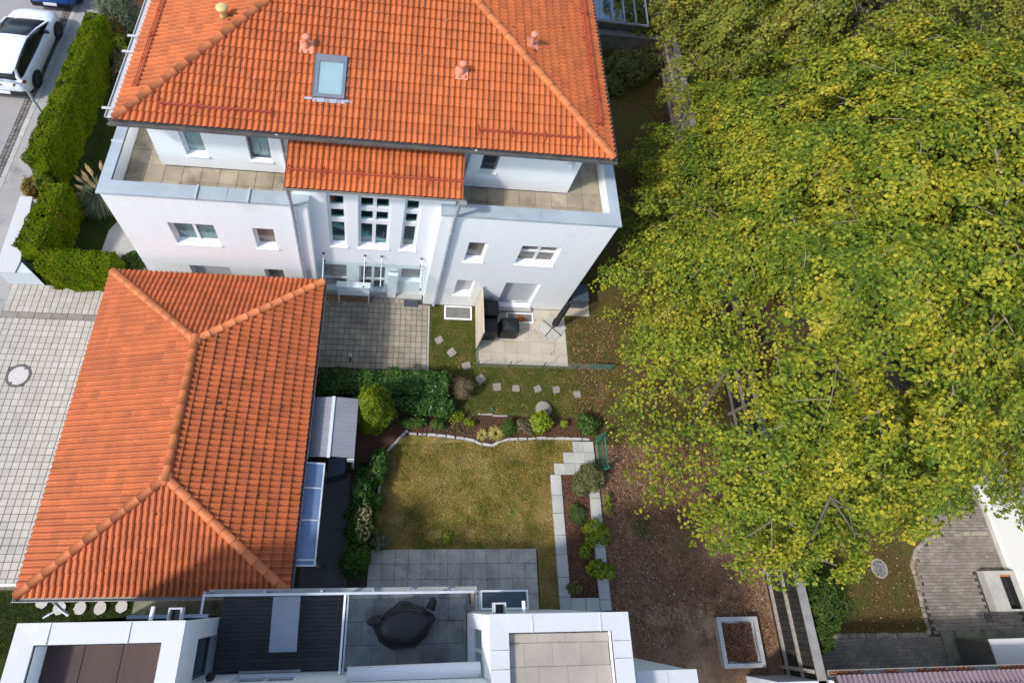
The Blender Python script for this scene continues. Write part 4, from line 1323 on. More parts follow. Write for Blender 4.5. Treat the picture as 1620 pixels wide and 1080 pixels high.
for (x0, x1, y0, y1, z) in ((-5.70, -5.68, -0.645, -0.285, 6.5), (-4.28, -4.26, -0.645, -0.285, 6.5), (3.52, 3.545, -0.615, -0.275, 6.5), (4.98, 5.0, -0.615, -0.275, 6.5),
                           (2.655, 3.045, -0.92, -0.905, 6.5), (2.655, 3.045, -1.24, -1.225, 6.5), (5.225, 5.615, -0.80, -0.79, 6.5), (5.225, 5.615, -1.1, -1.09, 6.5), (6.0, 6.02, -1.76, -1.385, 5.5), (6.68, 6.70, -1.76, -1.385, 5.5)):
    part('coping_seam', MB().box(x0, x1, y0, y1, z - 0.03, z + 0.014), 'coping_white', flat)
rb = part('roof', MB().box(-5.87, -3.68, -4.2, -0.67, 5.82, 5.87), 'roof_brown', flat)
for x in (-5.2, -4.5):
    part('roof_seam', MB().box(x - 0.012, x + 0.012, -4.2, -0.67, 5.87, 5.885), 'roof_brown', rb)
rs = part('roof', MB().box(3.07, 5.20, -4.2, -0.63, 6.2, 6.25), 'concrete_old', flat)
slabs(rs, 'slab', 3.08, 5.2, -2.4, -0.64, 0.6, 0.4, 6.29, 0.035, 'slab_roof', gap=0.003, off=0.5, jitter=0.0015)

part('roof', MB().box(-3.27, 2.65, -4.19, -1.46, 6.421, 6.45), 'concrete', flat)
part('roof', MB().box(5.62, 7.02, -4.19, -1.76, 5.441, 5.46), 'slab_roof', flat)
# balcony floor: dark boards on one side, slabs on the other
bf = part('balcony_floor', MB().box(-3.27, 2.68, -1.43, 0.14, 2.81, 2.84), 'joint_dark', flat)
mbd = paver_mesh('deck_board', 2.94, 0.0845, 'deck_dark', 0.004, 0.02)
for j in range(18):
    o = bpy.data.objects.new('deck_board', mbd)
    COL.objects.link(o)
    o.parent = bf
    o.location = Vector((-1.80, -1.40 + 0.043 + j * 0.0865, 2.875)) - wloc(bf)
slabs(bf, 'slab', -0.26, 2.68, -1.42, 0.13, 0.62, 0.48, 2.88, 0.03, 'slab_blue', gap=0.006, off=0.42)
# railing
mb = MB()
mb.box(-3.56, 2.74, 0.115, 0.165, 3.86, 3.90)
rail = part('railing', mb, 'metal_light', flat)
for x in (-3.53, -2.2, -0.9, 0.3, 1.25, 2.2):
    part('post', MB().box(x - 0.025, x + 0.025, 0.17, 0.22, 2.75, 3.88), 'metal_zinc', rail)
mb = MB().box(-3.56, -3.51, -0.28, 0.115, 3.86, 3.90)
part('side_rail', mb, 'metal_light', rail)
mb = MB().box(-3.5, 2.7, 0.135, 0.147, 3.0, 3.84)
part('glass_panel', mb, 'glass_clear', rail)
# partition between the two halves
dv = part('partition', MB().box(-0.37, -0.32, -1.43, 0.12, 3.86, 3.91), 'frame_white', flat)
part('rail', MB().box(-0.29, -0.25, -1.43, 0.12, 3.84, 3.88), 'metal_zinc', dv)
part('glass_panel', MB().box(-0.335, -0.325, -1.42, 0.11, 2.92, 3.85), 'glass_clear', dv)
for y in (0.08, -1.40):
    part('post', MB().box(-0.35, -0.27, y - 0.03, y + 0.03, 2.88, 3.85), 'metal_zinc', dv)
# awning cassette above the balcony door
mb = MB()
mb.tube([(-0.16, -1.31, 5.3), (2.62, -1.28, 5.3)], 0.125, 14)
mb.box(-0.12, 2.58, -1.43, -1.33, 5.22, 5.38)
aw = part('awning', mb, 'frame_white', flat, True)
for x in (-0.13, 2.56):
    part('end_cap', MB().box(x - 0.03, x + 0.06, -1.45, -1.19, 5.17, 5.25), 'metal_light', aw)
# glazed entrance roof, ladder-like bracket, tan post
ent = part('entrance_roof', MB().box(3.08, 4.24, -0.21, 0.14, 2.86, 2.885), 'dark_glass', flat)
mb = MB()
mb.box(3.04, 4.28, 0.14, 0.18, 2.84, 2.91)
mb.box(3.04, 4.28, -0.25, -0.21, 2.84, 2.91)
mb.box(3.04, 3.08, -0.21, 0.14, 2.84, 2.91)
mb.box(4.24, 4.28, -0.21, 0.14, 2.84, 2.91)
part('frame', mb, 'frame_white', ent)
mb = MB()
for x in (2.92, 3.00):
    mb.box(x, x + 0.02, -0.25, 0.17, 2.86, 2.89)
for y in (-0.24, -0.1, 0.03, 0.15):
    mb.box(2.94, 3.0, y, y + 0.02, 2.86, 2.885)
part('bracket', mb, 'metal_light', ent)
part('post', MB().box(2.80, 2.87, -0.26, 0.17, 2.5, 2.92), 'slab_tan', flat)
part('pipe_stub', MB().lathe((2.72, -0.2, 2.6), [(0.09, 0), (0.09, 0.5), (0.07, 0.5)], 10), 'frame_dark', flat)
for (x, r) in ((2.93, 0), (-3.58, 0)):
    mb = MB()
    z1 = 6.2
    mb.box(x - 0.13, x - 0.10, -0.29, -0.08, 5.95, z1)
    mb.box(x + 0.10, x + 0.13, -0.29, -0.08, 5.95, z1)
    mb.box(x - 0.10, x + 0.10, -0.11, -0.08, 5.95, z1)
    h = part('rainwater_hopper', mb, 'blind_grey', flat)
    part('hopper_bottom', MB().box(x - 0.10, x + 0.10, -0.28, -0.11, 5.95, 5.97), 'pane_dark', h)
for x in (3.42, -3.98):
    k = MB()
    k.tube([(x, -0.29, 6.32), (x, -0.06, 6.28)], 0.04, 8)
    part('spout', k, 'frame_white', flat, True)
mb = MB().box(-5.0, -3.3, -0.29, -0.22, 4.2, 4.3)
part('ledge', mb, 'panel_grey', flat)
mb = MB()
mb.lathe((-3.03, -1.36, 4.4), [(0.02, -0.2), (0.09, -0.15), (0.09, 0.05), (0.03, 0.1)], 6)
part('wall_lamp', mb, 'rubber', flat)

# things on the balcony
t = thing('garden_table', 'long pale grey table top standing against the railing of the dark deck', 'table', (-1.7, -0.45, 2.88))
mb = MB()
mb.hull8([(-2.03, 0.10, 3.46), (-1.40, 0.10, 3.46), (-1.36, -1.0, 3.46), (-1.98, -1.0, 3.46)], [(-2.03, 0.10, 3.50), (-1.40, 0.10, 3.50), (-1.36, -1.0, 3.50), (-1.98, -1.0, 3.50)])
part('table_top', mb, 'panel_grey', t)
for x, y in ((-1.95, 0.02), (-1.46, 0.02), (-1.92, -0.9), (-1.44, -0.9)):
    part('leg', MB().box(x - 0.025, x + 0.025, y - 0.025, y + 0.025, 2.875, 3.46), 'metal_zinc', t)
    part('screw', MB().lathe((x + 0.0, y, 3.5), [(0.018, 0.0), (0.018, 0.004)], 8), 'metal_zinc', t)


def covered_grill():
    """Draped cover: a rounded hexagonal top with skirts and two handle bulges."""
    t = thing('covered_grill', 'barbecue under a black drawstring cover on the grey balcony slabs', 'grill', (1.12, -0.55, 2.88))
    vs, fs, n = [], [], 28
    for (z, kx, ky, amp) in ((0.0, 0.80, 0.56, 0.05), (0.18, 0.80, 0.55, 0.055), (0.42, 0.76, 0.51, 0.03), (0.58, 0.70, 0.46, 0.015), (0.68, 0.63, 0.39, 0.01), (0.715, 0.45, 0.27, 0.0), (0.72, 0.05, 0.03, 0.0)):
        for k in range(n):
            a = 2 * math.pi * k / n
            e = (abs(math.cos(a)) ** 1.6 + abs(math.sin(a)) ** 1.6) ** (-1 / 1.6)
            rr = 1 + amp * math.sin(5 * a + z * 3) + amp * 0.8 * math.sin(9 * a + 1)
            x, y = kx * e * math.cos(a) * rr, ky * e * math.sin(a) * rr
            x, y = x * 0.93, y * 0.90
            vs.append((1.12 + x * 0.985 - y * 0.17, -0.55 + y * 0.985 + x * 0.17, 2.885 + z - 0.05 * x * (z > 0.5)))
    for i in range(6):
        for k in range(n):
            k2 = (k + 1) % n
            fs.append((i * n + k, i * n + k2, (i + 1) * n + k2, (i + 1) * n + k))
    fs.append(tuple(6 * n + k for k in range(n)))
    mb = MB().add(vs, fs)
    part('cover', mb, 'charcoal_cloth', t, True)
    for pts in ([(0.55, -0.42, 3.3), (0.32, -0.45, 3.3), (0.22, -0.46, 3.26)], [(1.72, -0.22, 3.3), (1.80, -0.02, 3.3), (1.80, 0.0, 3.24)]):
        k = MB()
        k.tube(pts, [0.12, 0.095, 0.05], 10)
        part('handle', k, 'black_cloth', t, True)
    k = MB()
    k.tube([(0.75, -0.30, 3.585), (1.1, -0.2, 3.60), (1.5, -0.24, 3.57)], 0.016, 6)
    part('seam', k, 'black_cloth', t, True)


covered_grill()


# ------------------------------------------------------------------ neighbouring structures on the right and at the back
def board_fence(name, label, x, y0, y1, h):
    """Upright boards on two rails with a broad cap, posts on the near side."""
    t = thing(name, label, 'fence', (x, (y0 + y1) / 2, 0))
    me = paver_mesh('board', 0.02, 0.135, 'wood_dark', 0.003, h - 0.03)
    mg = paver_mesh('board', 0.02, 0.108, 'wood_board', 0.003, h - 0.03)
    y = y0
    while y < y1:
        o = bpy.data.objects.new('board', me if y < 9 else mg)
        COL.objects.link(o)
        o.parent = t
        o.location = Vector((x + 0.03 + random.uniform(-0.006, 0.006), y + 0.07, h + random.uniform(-0.02, 0.0))) - wloc(t)
        y += 0.145
    for z in (0.26, 1.0):
        yy = y0
        while yy < y1:
            e = min(yy + 4.2, y1)
            part('rail', MB().box(x - 0.045, x + 0.015, yy, e - 0.01, z - 0.05, z + 0.05), 'wood_grey', t)
            yy = e
    yy = y0
    while yy < y1:
        e = min(yy + 3.1, y1)
        part('cap_board', MB().box(x - 0.06, x + 0.20, yy, e - 0.012, h, h + 0.04), 'wood_cap', t)
        yy = e
    yy = y0 + 0.55
    while yy < y1:
        part('post', MB().box(x - 0.11, x - 0.047, yy - 0.045, yy + 0.045, -0.05, h - 0.06), 'wood_grey', t)
        yy += 2.45
    return t


board_fence('wooden_fence', 'weathered wooden board fence running along the brown yard under the beech', 12.58, -2.4, 22.5, 1.74)

# low wall and board fence closing the yard behind the villa
t = thing('garden_wall', 'mossy low concrete wall with a board top behind the villa', 'wall', (10.6, 22.9, 0))
part('wall', MB().box(8.0, 10.6, 22.7, 22.95, 0, 0.95), 'concrete_old', t)
mw = paver_mesh('board', 0.12, 0.03, 'wood_grey', 0.003, 0.95)
for i in range(14):
    o = bpy.data.objects.new('board', mw)
    COL.objects.link(o)
    o.parent = t
    o.location = Vector((10.68 + i * 0.135, 22.8, 0.98 + random.uniform(-0.02, 0.02))) - wloc(t)
part('cap_board', MB().box(8.0, 12.5, 22.66, 22.98, 1.0, 1.05), 'wood_cap', t)

t = thing('greenhouse', 'greenhouse with a shallow glazed roof on pale bars behind the villa', 'greenhouse', (9.8, 24.3, 0))
part('wall', MB().box(8.0, 11.5, 23.2, 26.0, 0, 1.95), 'concrete_old', t)
part('door', MB().box(9.6, 10.1, 23.15, 23.19, 1.2, 1.9), 'wood_rust', t)
xs = [8.0, 8.55, 9.1, 9.65, 10.2, 10.75, 11.3]
gl = lambda y: 2.1 + 0.12 * (y - 22.5)
for i in range(6):
    mb = MB()
    mb.hull8([(xs[i] + 0.02, 22.45, 2.1), (xs[i + 1] - 0.02, 22.45, 2.1), (xs[i + 1] - 0.02, 26, gl(26)), (xs[i] + 0.02, 26, gl(26))], [(xs[i] + 0.02, 22.45, 2.11), (xs[i + 1] - 0.02, 22.45, 2.11), (xs[i + 1] - 0.02, 26, gl(26) + 0.01), (xs[i] + 0.02, 26, gl(26) + 0.01)])
    part('pane', mb, 'glass_roof', t)
for x in xs:
    mb = MB()
    mb.hull8([(x - 0.02, 22.42, 2.09), (x + 0.02, 22.42, 2.09), (x + 0.02, 26, gl(26)), (x - 0.02, 26, gl(26))], [(x - 0.02, 22.42, 2.15), (x + 0.02, 22.42, 2.15), (x + 0.02, 26, gl(26) + 0.06), (x - 0.02, 26, gl(26) + 0.06)])
    part('glazing_bar', mb, 'metal_zinc', t)
part('eave_rail', MB().box(7.95, 11.35, 22.38, 22.43, 2.0, 2.09), 'metal_zinc', t)

# mauve tiled roof at the bottom edge
t = thing('outbuilding', 'outbuilding with a mauve tiled roof and a leaf-filled gutter at the lower edge', 'outbuilding', (16, -3.6, 0))
part('wall', MB().box(12.9, 22, -6.2, -2.05, 0, 2.3), 'plaster_cool', t)
mb = MB()
mb.hull8([(12.55, -1.92, 2.4), (22.3, -1.92, 2.4), (22.3, -6.2, 4.1), (12.55, -6.2, 4.1)], [(12.55, -1.92, 2.46), (22.3, -1.92, 2.46), (22.3, -6.2, 4.16), (12.55, -6.2, 4.16)])
r = part('roof', mb, 'roof_felt', t)
ca, sa = math.cos(math.atan(0.397)), math.sin(math.atan(0.397))
slope_tiles(r, [((22.3, -1.92, 2.46), (-1, 0, 0), (0, -ca, sa), 9.75, 4.5, 0, 0)], 0.30, 0.30, 'tile_mauve', 150)
gutter(t, (12.5, -1.9, 2.44), (22.3, -1.9, 2.44), (0, 1, 0), 'gutter_grey', w=0.14)
n = 900
C = np.stack([12.5 + 9.8 * rng.random(n) ** 1.0, rng.uniform(-1.88, -1.78, n), rng.uniform(2.36, 2.44, n)], 1)
keep = np.sin(C[:, 0] * 2.1) + np.sin(C[:, 0] * 5.3 + 1) > -0.3
C = C[keep]
V, F = leaf_quads(C, np.tile([0, 0, 1.0], (len(C), 1)), 0.06, 0.7, 0.6)
link('gutter_leaves', np_mesh('gutter_leaves', V, F, 'leaf_rust'), t)['kind'] = 'stuff'
solid('capped_wall', MB().box(11.35, 12.75, -2.75, -2.05, 0, 1.78), 'sheet_white', 'low white flat-topped wall at the foot of the board fence', 'wall')

# white house at the right edge with a concrete light well
t = thing('rendered_house', 'white rendered house wall at the edge of the block-paved path', 'house', (24, 2, 0))
mb = MB()
mb.hull8([(21.37, -0.55, 0), (30, -0.55, 0), (30, 8, 0), (21.33, 8, 0)], [(21.37, -0.55, 6), (30, -0.55, 6), (30, 8, 6), (21.33, 8, 6)])
part('wall', mb, 'plaster', t)
mb = MB().box(21.22, 21.36, -0.5, 8, 0, 0.06)
part('plinth', mb, 'concrete', t)
t = thing('concrete_light_well', 'concrete light well with a dark open shaft beside the white house wall', 'light well', (20.4, 0, 0))
mb = MB()
x0, x1, y0, y1 = 20.18, 21.34, -0.57, 0.57
ix0, ix1, iy0, iy1 = 20.74, 21.14, -0.51, 0.45
HW = 0.27
mb.box(x0, ix0, y0, y1, 0, HW)
mb.box(ix1, x1, y0, y1, 0, HW)
mb.box(ix0, ix1, y0, iy0, 0, HW)
mb.box(ix0, ix1, iy1, y1, 0, HW)
part('kerb_wall', mb, 'concrete', t)
part('shaft', MB().box(ix0, ix1, iy0, iy1, 0.0, 0.02), 'rubber', t)  # black floor plate: the dark of a deep shaft put into colour
mb = MB()
mb.box(ix1 - 0.006, ix1 - 0.002, iy0, iy1, 0.03, HW - 0.015)
mb.box(ix0 + 0.002, ix0 + 0.006, iy0, iy1, 0.03, HW - 0.015)
part('lining', mb, 'rubber', t)  # added black faces on the inner walls, painting in the opening's shade
part('brick_edge', MB().box(ix0 + 0.01, ix1 - 0.01, iy1 - 0.05, iy1 - 0.001, 0.1, HW - 0.03), 'wood_rust', t)
t = thing('entrance_block', 'small white flat-topped block beside the dark paved passage', 'wall', (19.8, -1.6, 0))
part('wall', MB().box(18.52, 22, -2.3, -1.27, 0, 1.42), 'asphalt_dark', t)
part('cap', MB().box(18.47, 22, -2.35, -1.22, 1.42, 1.47), 'coping_white', t)
part('step', MB().box(18.1, 22, -2.9, -1.05, 0, 0.06), 'concrete_old', t)
solid('drain_cover', MB().box(19.91, 20.16, -0.86, -0.61, 0.0, 0.03), 'iron', 'rusty square drain cover in the block paving below the light well', 'drain cover')

# block-paved path on the right
path = struct('block_paving', MB().add([(17.7, -1.2, -0.01), (21.4, -1.2, -0.01), (21.4, 8, -0.01), (19.0, 8, -0.01), (18.6, 2.6, -0.01)], [(0, 1, 2, 3, 4)]), 'joint_dark')


def edge_x(y):
    pts = [(-1.2, 17.72), (-0.95, 17.86), (-0.46, 17.88), (0.16, 17.92), (0.76, 17.95), (1.17, 18.22), (1.5, 18.77), (1.65, 19.35), (1.72, 20.0), (1.8, 30)]
    for (a, xa), (b, xb) in zip(pts, pts[1:]):
        if y <= b:
            return xa + (xb - xa) * max(0, y - a) / (b - a)
    return 18.3


bp = paver_mesh('paver', 0.193, 0.088, 'brick_paver', 0.005)
place = []
for j in range(92):
    y = -1.15 + (j + 0.5) * 0.095
    for i in range(19):
        x = 17.72 + (i + 0.5) * 0.2 + (0.1 if j % 2 else 0)
        xe = edge_x(y) if y < 1.66 else 18.4 + 0.1 * (y - 1.7)
        if xe + 0.1 < x < 21.25 and not (20.1 < x < 21.4 and -0.6 < y < 0.6):
            place.append(((x, y, 0.004 + random.uniform(-0.004, 0.004)), Matrix.Rotation(random.uniform(-0.02, 0.02), 3, 'Z')))
for j in range(22):
    for i in range(27):
        place.append(((12.95 + (i + 0.5) * 0.2 + (0.1 if j % 2 else 0), -3.3 + (j + 0.5) * 0.095, 0.012 + random.uniform(-0.003, 0.003)), Matrix.Rotation(random.uniform(-0.02, 0.02), 3, 'Z')))
pieces(path, 'paver', place, bp, 'brick_paver_mass', 300)

t = thing('cobble_edging', 'row of small granite cobbles edging the lawn beside the block-paved path', 'edging', (17, 0, 0))
cm = [paver_mesh('cobble', w, 0.13, 'cobble', 0.02, 0.08) for w in (0.125, 0.14, 0.155)]


def along(pts, step):
    out, acc = [], 0.0
    for (a, b) in zip(pts, pts[1:]):
        a, b = Vector((*a, 0)), Vector((*b, 0))
        L = (b - a).length
        while acc < L:
            out.append((a.lerp(b, acc / L), math.atan2(b.y - a.y, b.x - a.x)))
            acc += step
        acc -= L
    return out


for p, a in along([(14.25, -1.13), (17.6, -1.16), (17.76, -1.05), (17.80, -0.46), (17.85, 0.16), (17.88, 0.76), (18.15, 1.17), (18.70, 1.50), (19.29, 1.65)], 0.152) + along([(20.1, 1.7), (21.2, 1.7)], 0.155):
    o = bpy.data.objects.new('cobble', random.choice(cm))
    COL.objects.link(o)
    o.parent = t
    o.location = p + Vector((random.uniform(-0.012, 0.012), random.uniform(-0.012, 0.012), 0.035 + random.uniform(-0.012, 0.012))) - wloc(t)
    o.rotation_euler = (random.uniform(-0.06, 0.06), random.uniform(-0.06, 0.06), a + random.uniform(-0.09, 0.09))

# ------------------------------------------------------------------ round covers
def cover(name, label, c, r, rim, lid, z=0.0, hole=True):
    t = thing(name, label, 'manhole cover', (c[0], c[1], 0))
    mb = MB()
    n = 40
    vs = []
    for rr, zz in ((r, z), (r, z + 0.018), (r * 0.8, z + 0.018), (r * 0.8, z + 0.008)):
        vs += [(c[0] + rr * math.cos(2 * math.pi * k / n), c[1] + rr * math.sin(2 * math.pi * k / n), zz) for k in range(n)]
    fs = [(i * n + k, i * n + (k + 1) % n, (i + 1) * n + (k + 1) % n, (i + 1) * n + k) for i in range(3) for k in range(n)]
    mb.add(vs, fs)
    part('rim', mb, rim, t)
    mb = MB().lathe((c[0], c[1], z), [(r * 0.795, 0), (r * 0.795, 0.012), (r * 0.77, 0.014)], 40)
    l = part('lid', mb, lid, t)
    if hole:
        for s in (1, -1):
            x, y = c[0] + s * 0.13 * r / 0.35, c[1] + s * 0.62 * r
            part('lifting_hole', MB().box(x - 0.03, x + 0.03, y - 0.022, y + 0.022, z + 0.013, z + 0.017), 'rubber', l)


cover('manhole_cover', 'round manhole cover with a rusty rim and pale lid in the driveway', MAN, 0.36, 'iron', 'iron_plate', 0.004)
cover('manhole_cover', 'round grey manhole cover in the shaded lawn behind the board fence', (16.66, 0.68), 0.29, 'cobble', 'grate', 0.0)
t = thing('shaft_cover', 'round concrete shaft lid on the lawn above the lime green shrub', 'shaft lid', (5.75, 5.5, 0))
part('ring', MB().lathe((5.76, 5.50, 0), [(0.28, 0), (0.28, 0.1), (0.26, 0.11), (0.23, 0.11)], 36), 'concrete_old', t)
part('lid', MB().lathe((5.72, 5.51, 0.10), [(0.235, 0), (0.235, 0.04), (0.22, 0.05)], 36), 'step_stone', t)
part('handle', MB().box(5.85, 5.89, 5.42, 5.47, 0.15, 0.165), 'rubber', t)


# ------------------------------------------------------------------ stepping stones
def rough_slab(name, c, w, d, rot, mat, label, group, round_=False, th=0.035):
    k = 16
    pts = []
    for i in range(k):
        a = 2 * math.pi * i / k
        if round_:
            r = 0.5 * (1 + random.uniform(-0.09, 0.09))
        else:
            r = 0.5 / max(abs(math.cos(a)), abs(math.sin(a))) * (1 + random.uniform(-0.14, 0.05))
            r = min(r, 0.66)
        x, y = 0.86 * r * w * math.cos(a), 0.86 * r * d * math.sin(a)
        pts.append((c[0] + x * math.cos(rot) - y * math.sin(rot), c[1] + x * math.sin(rot) + y * math.cos(rot)))
    mb = MB()
    mb.prism(pts, -0.02, th)
    return solid(name, mb, mat, label, 'stepping stone', group)


G1 = 'stepping stones across the small lawn'
for (c, w, rot, lab) in (
        ((2.16, 7.82), 0.32, 0.6, 'stepping stone nearest the light well at the foot of the villa'),
        ((2.61, 7.39), 0.34, 0.75, 'diamond-set stepping stone, second from the light well in the grass'),
        ((3.12, 6.94), 0.34, 0.3, 'stepping stone beside the corner of the patio fence'),
        ((3.61, 6.48), 0.37, 0.7, 'dark squarish stepping stone between dry bush and patio fence'),
        ((4.18, 6.23), 0.34, 0.1, 'six-sided stepping stone, first of the straight row below the patio'),
        ((4.84, 6.20), 0.30, 0.02, 'square stepping stone, second of the straight row below the patio'),
        ((5.60, 6.20), 0.30, 0.3, 'stepping stone directly above the round concrete lid'),
        ((6.27, 6.19), 0.30, 0.15, 'stepping stone to the right above the round concrete lid'),
        ((7.00, 6.05), 0.30, 0.2, 'worn stepping stone half lost in dry leaves near the beech')):
    rough_slab('stepping_stone', c, w, w * 0.9, rot, 'step_stone', lab, G1)
G2 = 'pale flagstones along the garage'
for (c, lab) in (((-8.42, 0.07), 'pale round flagstone at the garage corner, farthest from the paved path'), ((-7.95, -0.09), 'pale flagstone partly under the white folded pole'),
                 ((-7.43, -0.08), 'pale oval flagstone in the middle of the row below the garage'), ((-6.92, -0.09), 'pale flagstone next to last before the paved path'),
                 ((-6.38, -0.06), 'pale flagstone touching the end of the paved path')):
    rough_slab('flagstone', c, 0.36, 0.36, random.uniform(0, 1), 'flag_pale', lab, G2, True, 0.075)

# ------------------------------------------------------------------ lawn edging of split granite
t = thing('lawn_edging', 'low curving edging of split white granite round the dry lawn', 'edging', (3.4, 4.4, 0))
gm = []
for i in range(4):
    w = 0.26 + 0.03 * i
    mb = MB()
    rr = lambda s: random.uniform(-s, s)
    mb.hull8([(-w / 2, -0.045, -0.05), (w / 2, -0.045, -0.05), (w / 2, 0.045, -0.05), (-w / 2, 0.045, -0.05)],
             [(-w / 2 + 0.012 + rr(.008), -0.036 + rr(.012), 0.075 + rr(.01)), (w / 2 - 0.012 + rr(.008), -0.036 + rr(.012), 0.075 + rr(.01)), (w / 2 - 0.012 + rr(.008), 0.036 + rr(.012), 0.08 + rr(.01)), (-w / 2 + 0.012 + rr(.008), 0.036 + rr(.012), 0.08 + rr(.01))])
    gm.append(mb.mesh('stone', 'granite'))
for p, a in along([(0.37, 3.0), (0.40, 3.90), (1.08, 4.63), (2.11, 4.59), (3.0, 4.50), (3.38, 4.44), (3.58, 4.33), (3.96, 4.30), (4.2, 4.42), (4.5, 4.50), (5.7, 4.56), (7.40, 4.55)], 0.31):
    o = bpy.data.objects.new('stone', random.choice(gm))
    COL.objects.link(o)
    o.parent = t
    o.location = p + Vector((0, 0, random.uniform(-0.015, 0.015))) - wloc(t)
    o.rotation_euler = (random.uniform(-0.05, 0.05), random.uniform(-0.04, 0.04), a + random.uniform(-0.06, 0.06))
mb = MB()
mb.box(3.50, 4.0, 5.27, 5.31, -0.02, 0.07)
mb.box(4.02, 4.50, 5.23, 5.27, -0.02, 0.07)
solid('edging_strip', mb, 'concrete', 'short strip of pale edging at the top of the flower bed', 'edging')

# slab-edged planting bed with stepped slabs
t = thing('slab_bed_edging', 'stepped border of square concrete slabs round the narrow planting bed', 'edging', (6.6, 2, 0))
sm = {}


def put_slab(x0, x1, y0, y1, rot=0.0, z=0.09):
    key = (round(x1 - x0, 2), round(y1 - y0, 2))
    if key not in sm:
        sm[key] = paver_mesh('slab', key[0] - 0.008, key[1] - 0.008, 'planter_slab', 0.006, 0.11)
    o = bpy.data.objects.new('slab', sm[key])
    COL.objects.link(o)
    o.parent = t
    o.location = Vector(((x0 + x1) / 2, (y0 + y1) / 2, z + random.uniform(-0.006, 0.006))) - wloc(t)
    o.rotation_euler = (random.uniform(-0.01, 0.01), random.uniform(-0.01, 0.01), rot + random.uniform(-0.012, 0.012))


S = 0.355
for j, (xa, xb) in enumerate(((6.68, 7.45), (6.33, 7.45), (5.99, 7.45))):
    y1 = 4.47 - j * 0.35
    x = xa
    while x < xb - 0.1:
        put_slab(x, min(x + S, xb), y1 - 0.35, y1)
        x += S
y = 3.42
k = 0
while y > -0.35:
    d = min(0.52 if k % 2 else 0.62, y + 0.36)
    put_slab(5.84 + 0.004 * k, 6.19 + 0.004 * k, y - d, y)
    y -= d
    k += 1
y = 3.42
k = 0
while y > -0.35:
    d = min(0.7, y + 0.36)
    put_slab(7.09, 7.44, y - d, y)
    y -= d
    k += 1
put_slab(6.21, 6.65, -0.36, -0.02)
put_slab(6.66, 7.08, -0.36, -0.02)

# sandbox full of leaves
t = thing('sandbox', 'white wooden sandbox filled with brown leaves in the bare yard', 'sandbox', (11.23, -1.2, 0))
x0, x1, y0, y1, zt = 10.60, 11.90, -1.84, -0.57, 0.30
for (a, b, c, d) in ((x0, x1, y1 - 0.11, y1), (x0, x1, y0, y0 + 0.11), (x0, x0 + 0.12, y0 + 0.11, y1 - 0.11), (x1 - 0.12, x1, y0 + 0.11, y1 - 0.11)):
    part('seat_board', MB().box(a, b, c, d, zt - 0.03, zt), 'timber_pale', t)
mb = MB()
for (a, b, c, d) in ((x0 + .03, x1 - .03, y1 - 0.07, y1 - 0.03), (x0 + .03, x1 - .03, y0 + 0.03, y0 + 0.07), (x0 + 0.03, x0 + 0.07, y0 + 0.07, y1 - 0.07), (x1 - 0.07, x1 - 0.03, y0 + 0.07, y1 - 0.07)):
    mb.box(a, b, c, d, 0, zt - 0.031)
part('frame', mb, 'wood_grey', t)
mb = MB()
vs, n = [], 14
for j in range(n):
    for i in range(n):
        u, v = i / (n - 1), j / (n - 1)
        e = max(abs(u - .5), abs(v - .5)) * 2
        z = 0.08 + 0.16 * max(0, e - 0.62) / 0.38 * (0.7 + 0.3 * math.sin(9 * u + 4 * v)) + 0.02 * math.sin(7 * u) * math.cos(6 * v)
        vs.append((x0 + 0.1 + u * (x1 - x0 - 0.2), y0 + 0.1 + v * (y1 - y0 - 0.2), z))
fs = [(j * n + i, j * n + i + 1, (j + 1) * n + i + 1, (j + 1) * n + i) for j in range(n - 1) for i in range(n - 1)]
mb.add(vs, fs)
part('lining', mb, 'timber_pale', t, True)
nn = 3600
C = np.stack([rng.uniform(x0 + 0.16, x1 - 0.20, nn), rng.uniform(y0 + 0.15, y1 - 0.18, nn), rng.uniform(0.17, 0.24, nn)], 1)
V, F = leaf_quads(C, np.tile([0, 0, 1.0], (nn, 1)), 0.055, 0.6, 0.6)
link('dry_leaves', np_mesh('dry_leaves', V, F, 'mulch'), t)['kind'] = 'stuff'

# ------------------------------------------------------------------ patio things
grate('metal grated light well in the grass at the foot of the villa', 2.33, 3.33, 8.60, 9.12, 0.05, 'frame_white')
lw = grate('metal grated light well with a brown leaf on it on the patio', 4.60, 5.60, 8.58, 8.97, 0.05, 'frame_white')
mb = MB()
mb.add([(5.0, 8.72, 0.062), (5.1, 8.6, 0.07), (5.22, 8.62, 0.062), (5.34, 8.66, 0.075), (5.26, 8.8, 0.066), (5.12, 8.86, 0.08), (5.02, 8.88, 0.065)], [(0, 1, 2), (0, 2, 5), (2, 3, 4), (2, 4, 5), (0, 5, 6)])
solid('fallen_leaf', mb, 'leaf_rust', 'large curled brown leaf lying on the patio light well', 'leaf')
mb = MB()
t = thing('privacy_screen', 'beige canvas privacy screen between the grass and the patio', 'screen', (3.46, 8.2, 0))
mb.hull8([(3.445, 9.08, 0.12), (3.475, 9.08, 0.12), (3.475, 7.52, 0.12), (3.445, 7.52, 0.12)], [(3.445, 9.12, 1.74), (3.475, 9.12, 1.74), (3.475, 7.5, 1.84), (3.445, 7.5, 1.84)])
part('canvas', mb, 'canvas', t)
for y in (9.1, 8.3, 7.5):
    part('post', MB().tube([(3.485, y, 0), (3.485, y, 1.86)], 0.018, 8), 'iron', t)
t = thing('mesh_fence', 'low green wire mesh fence along the front edge of the patio', 'fence', (5.8, 6.95, 0))
gx = [(3.46, 7.48), (3.49, 6.92), (8.3, 6.97)]
posts = [(3.46, 7.46), (3.49, 6.92), (4.6, 6.93), (5.8, 6.94), (7.0, 6.955), (8.3, 6.97)]
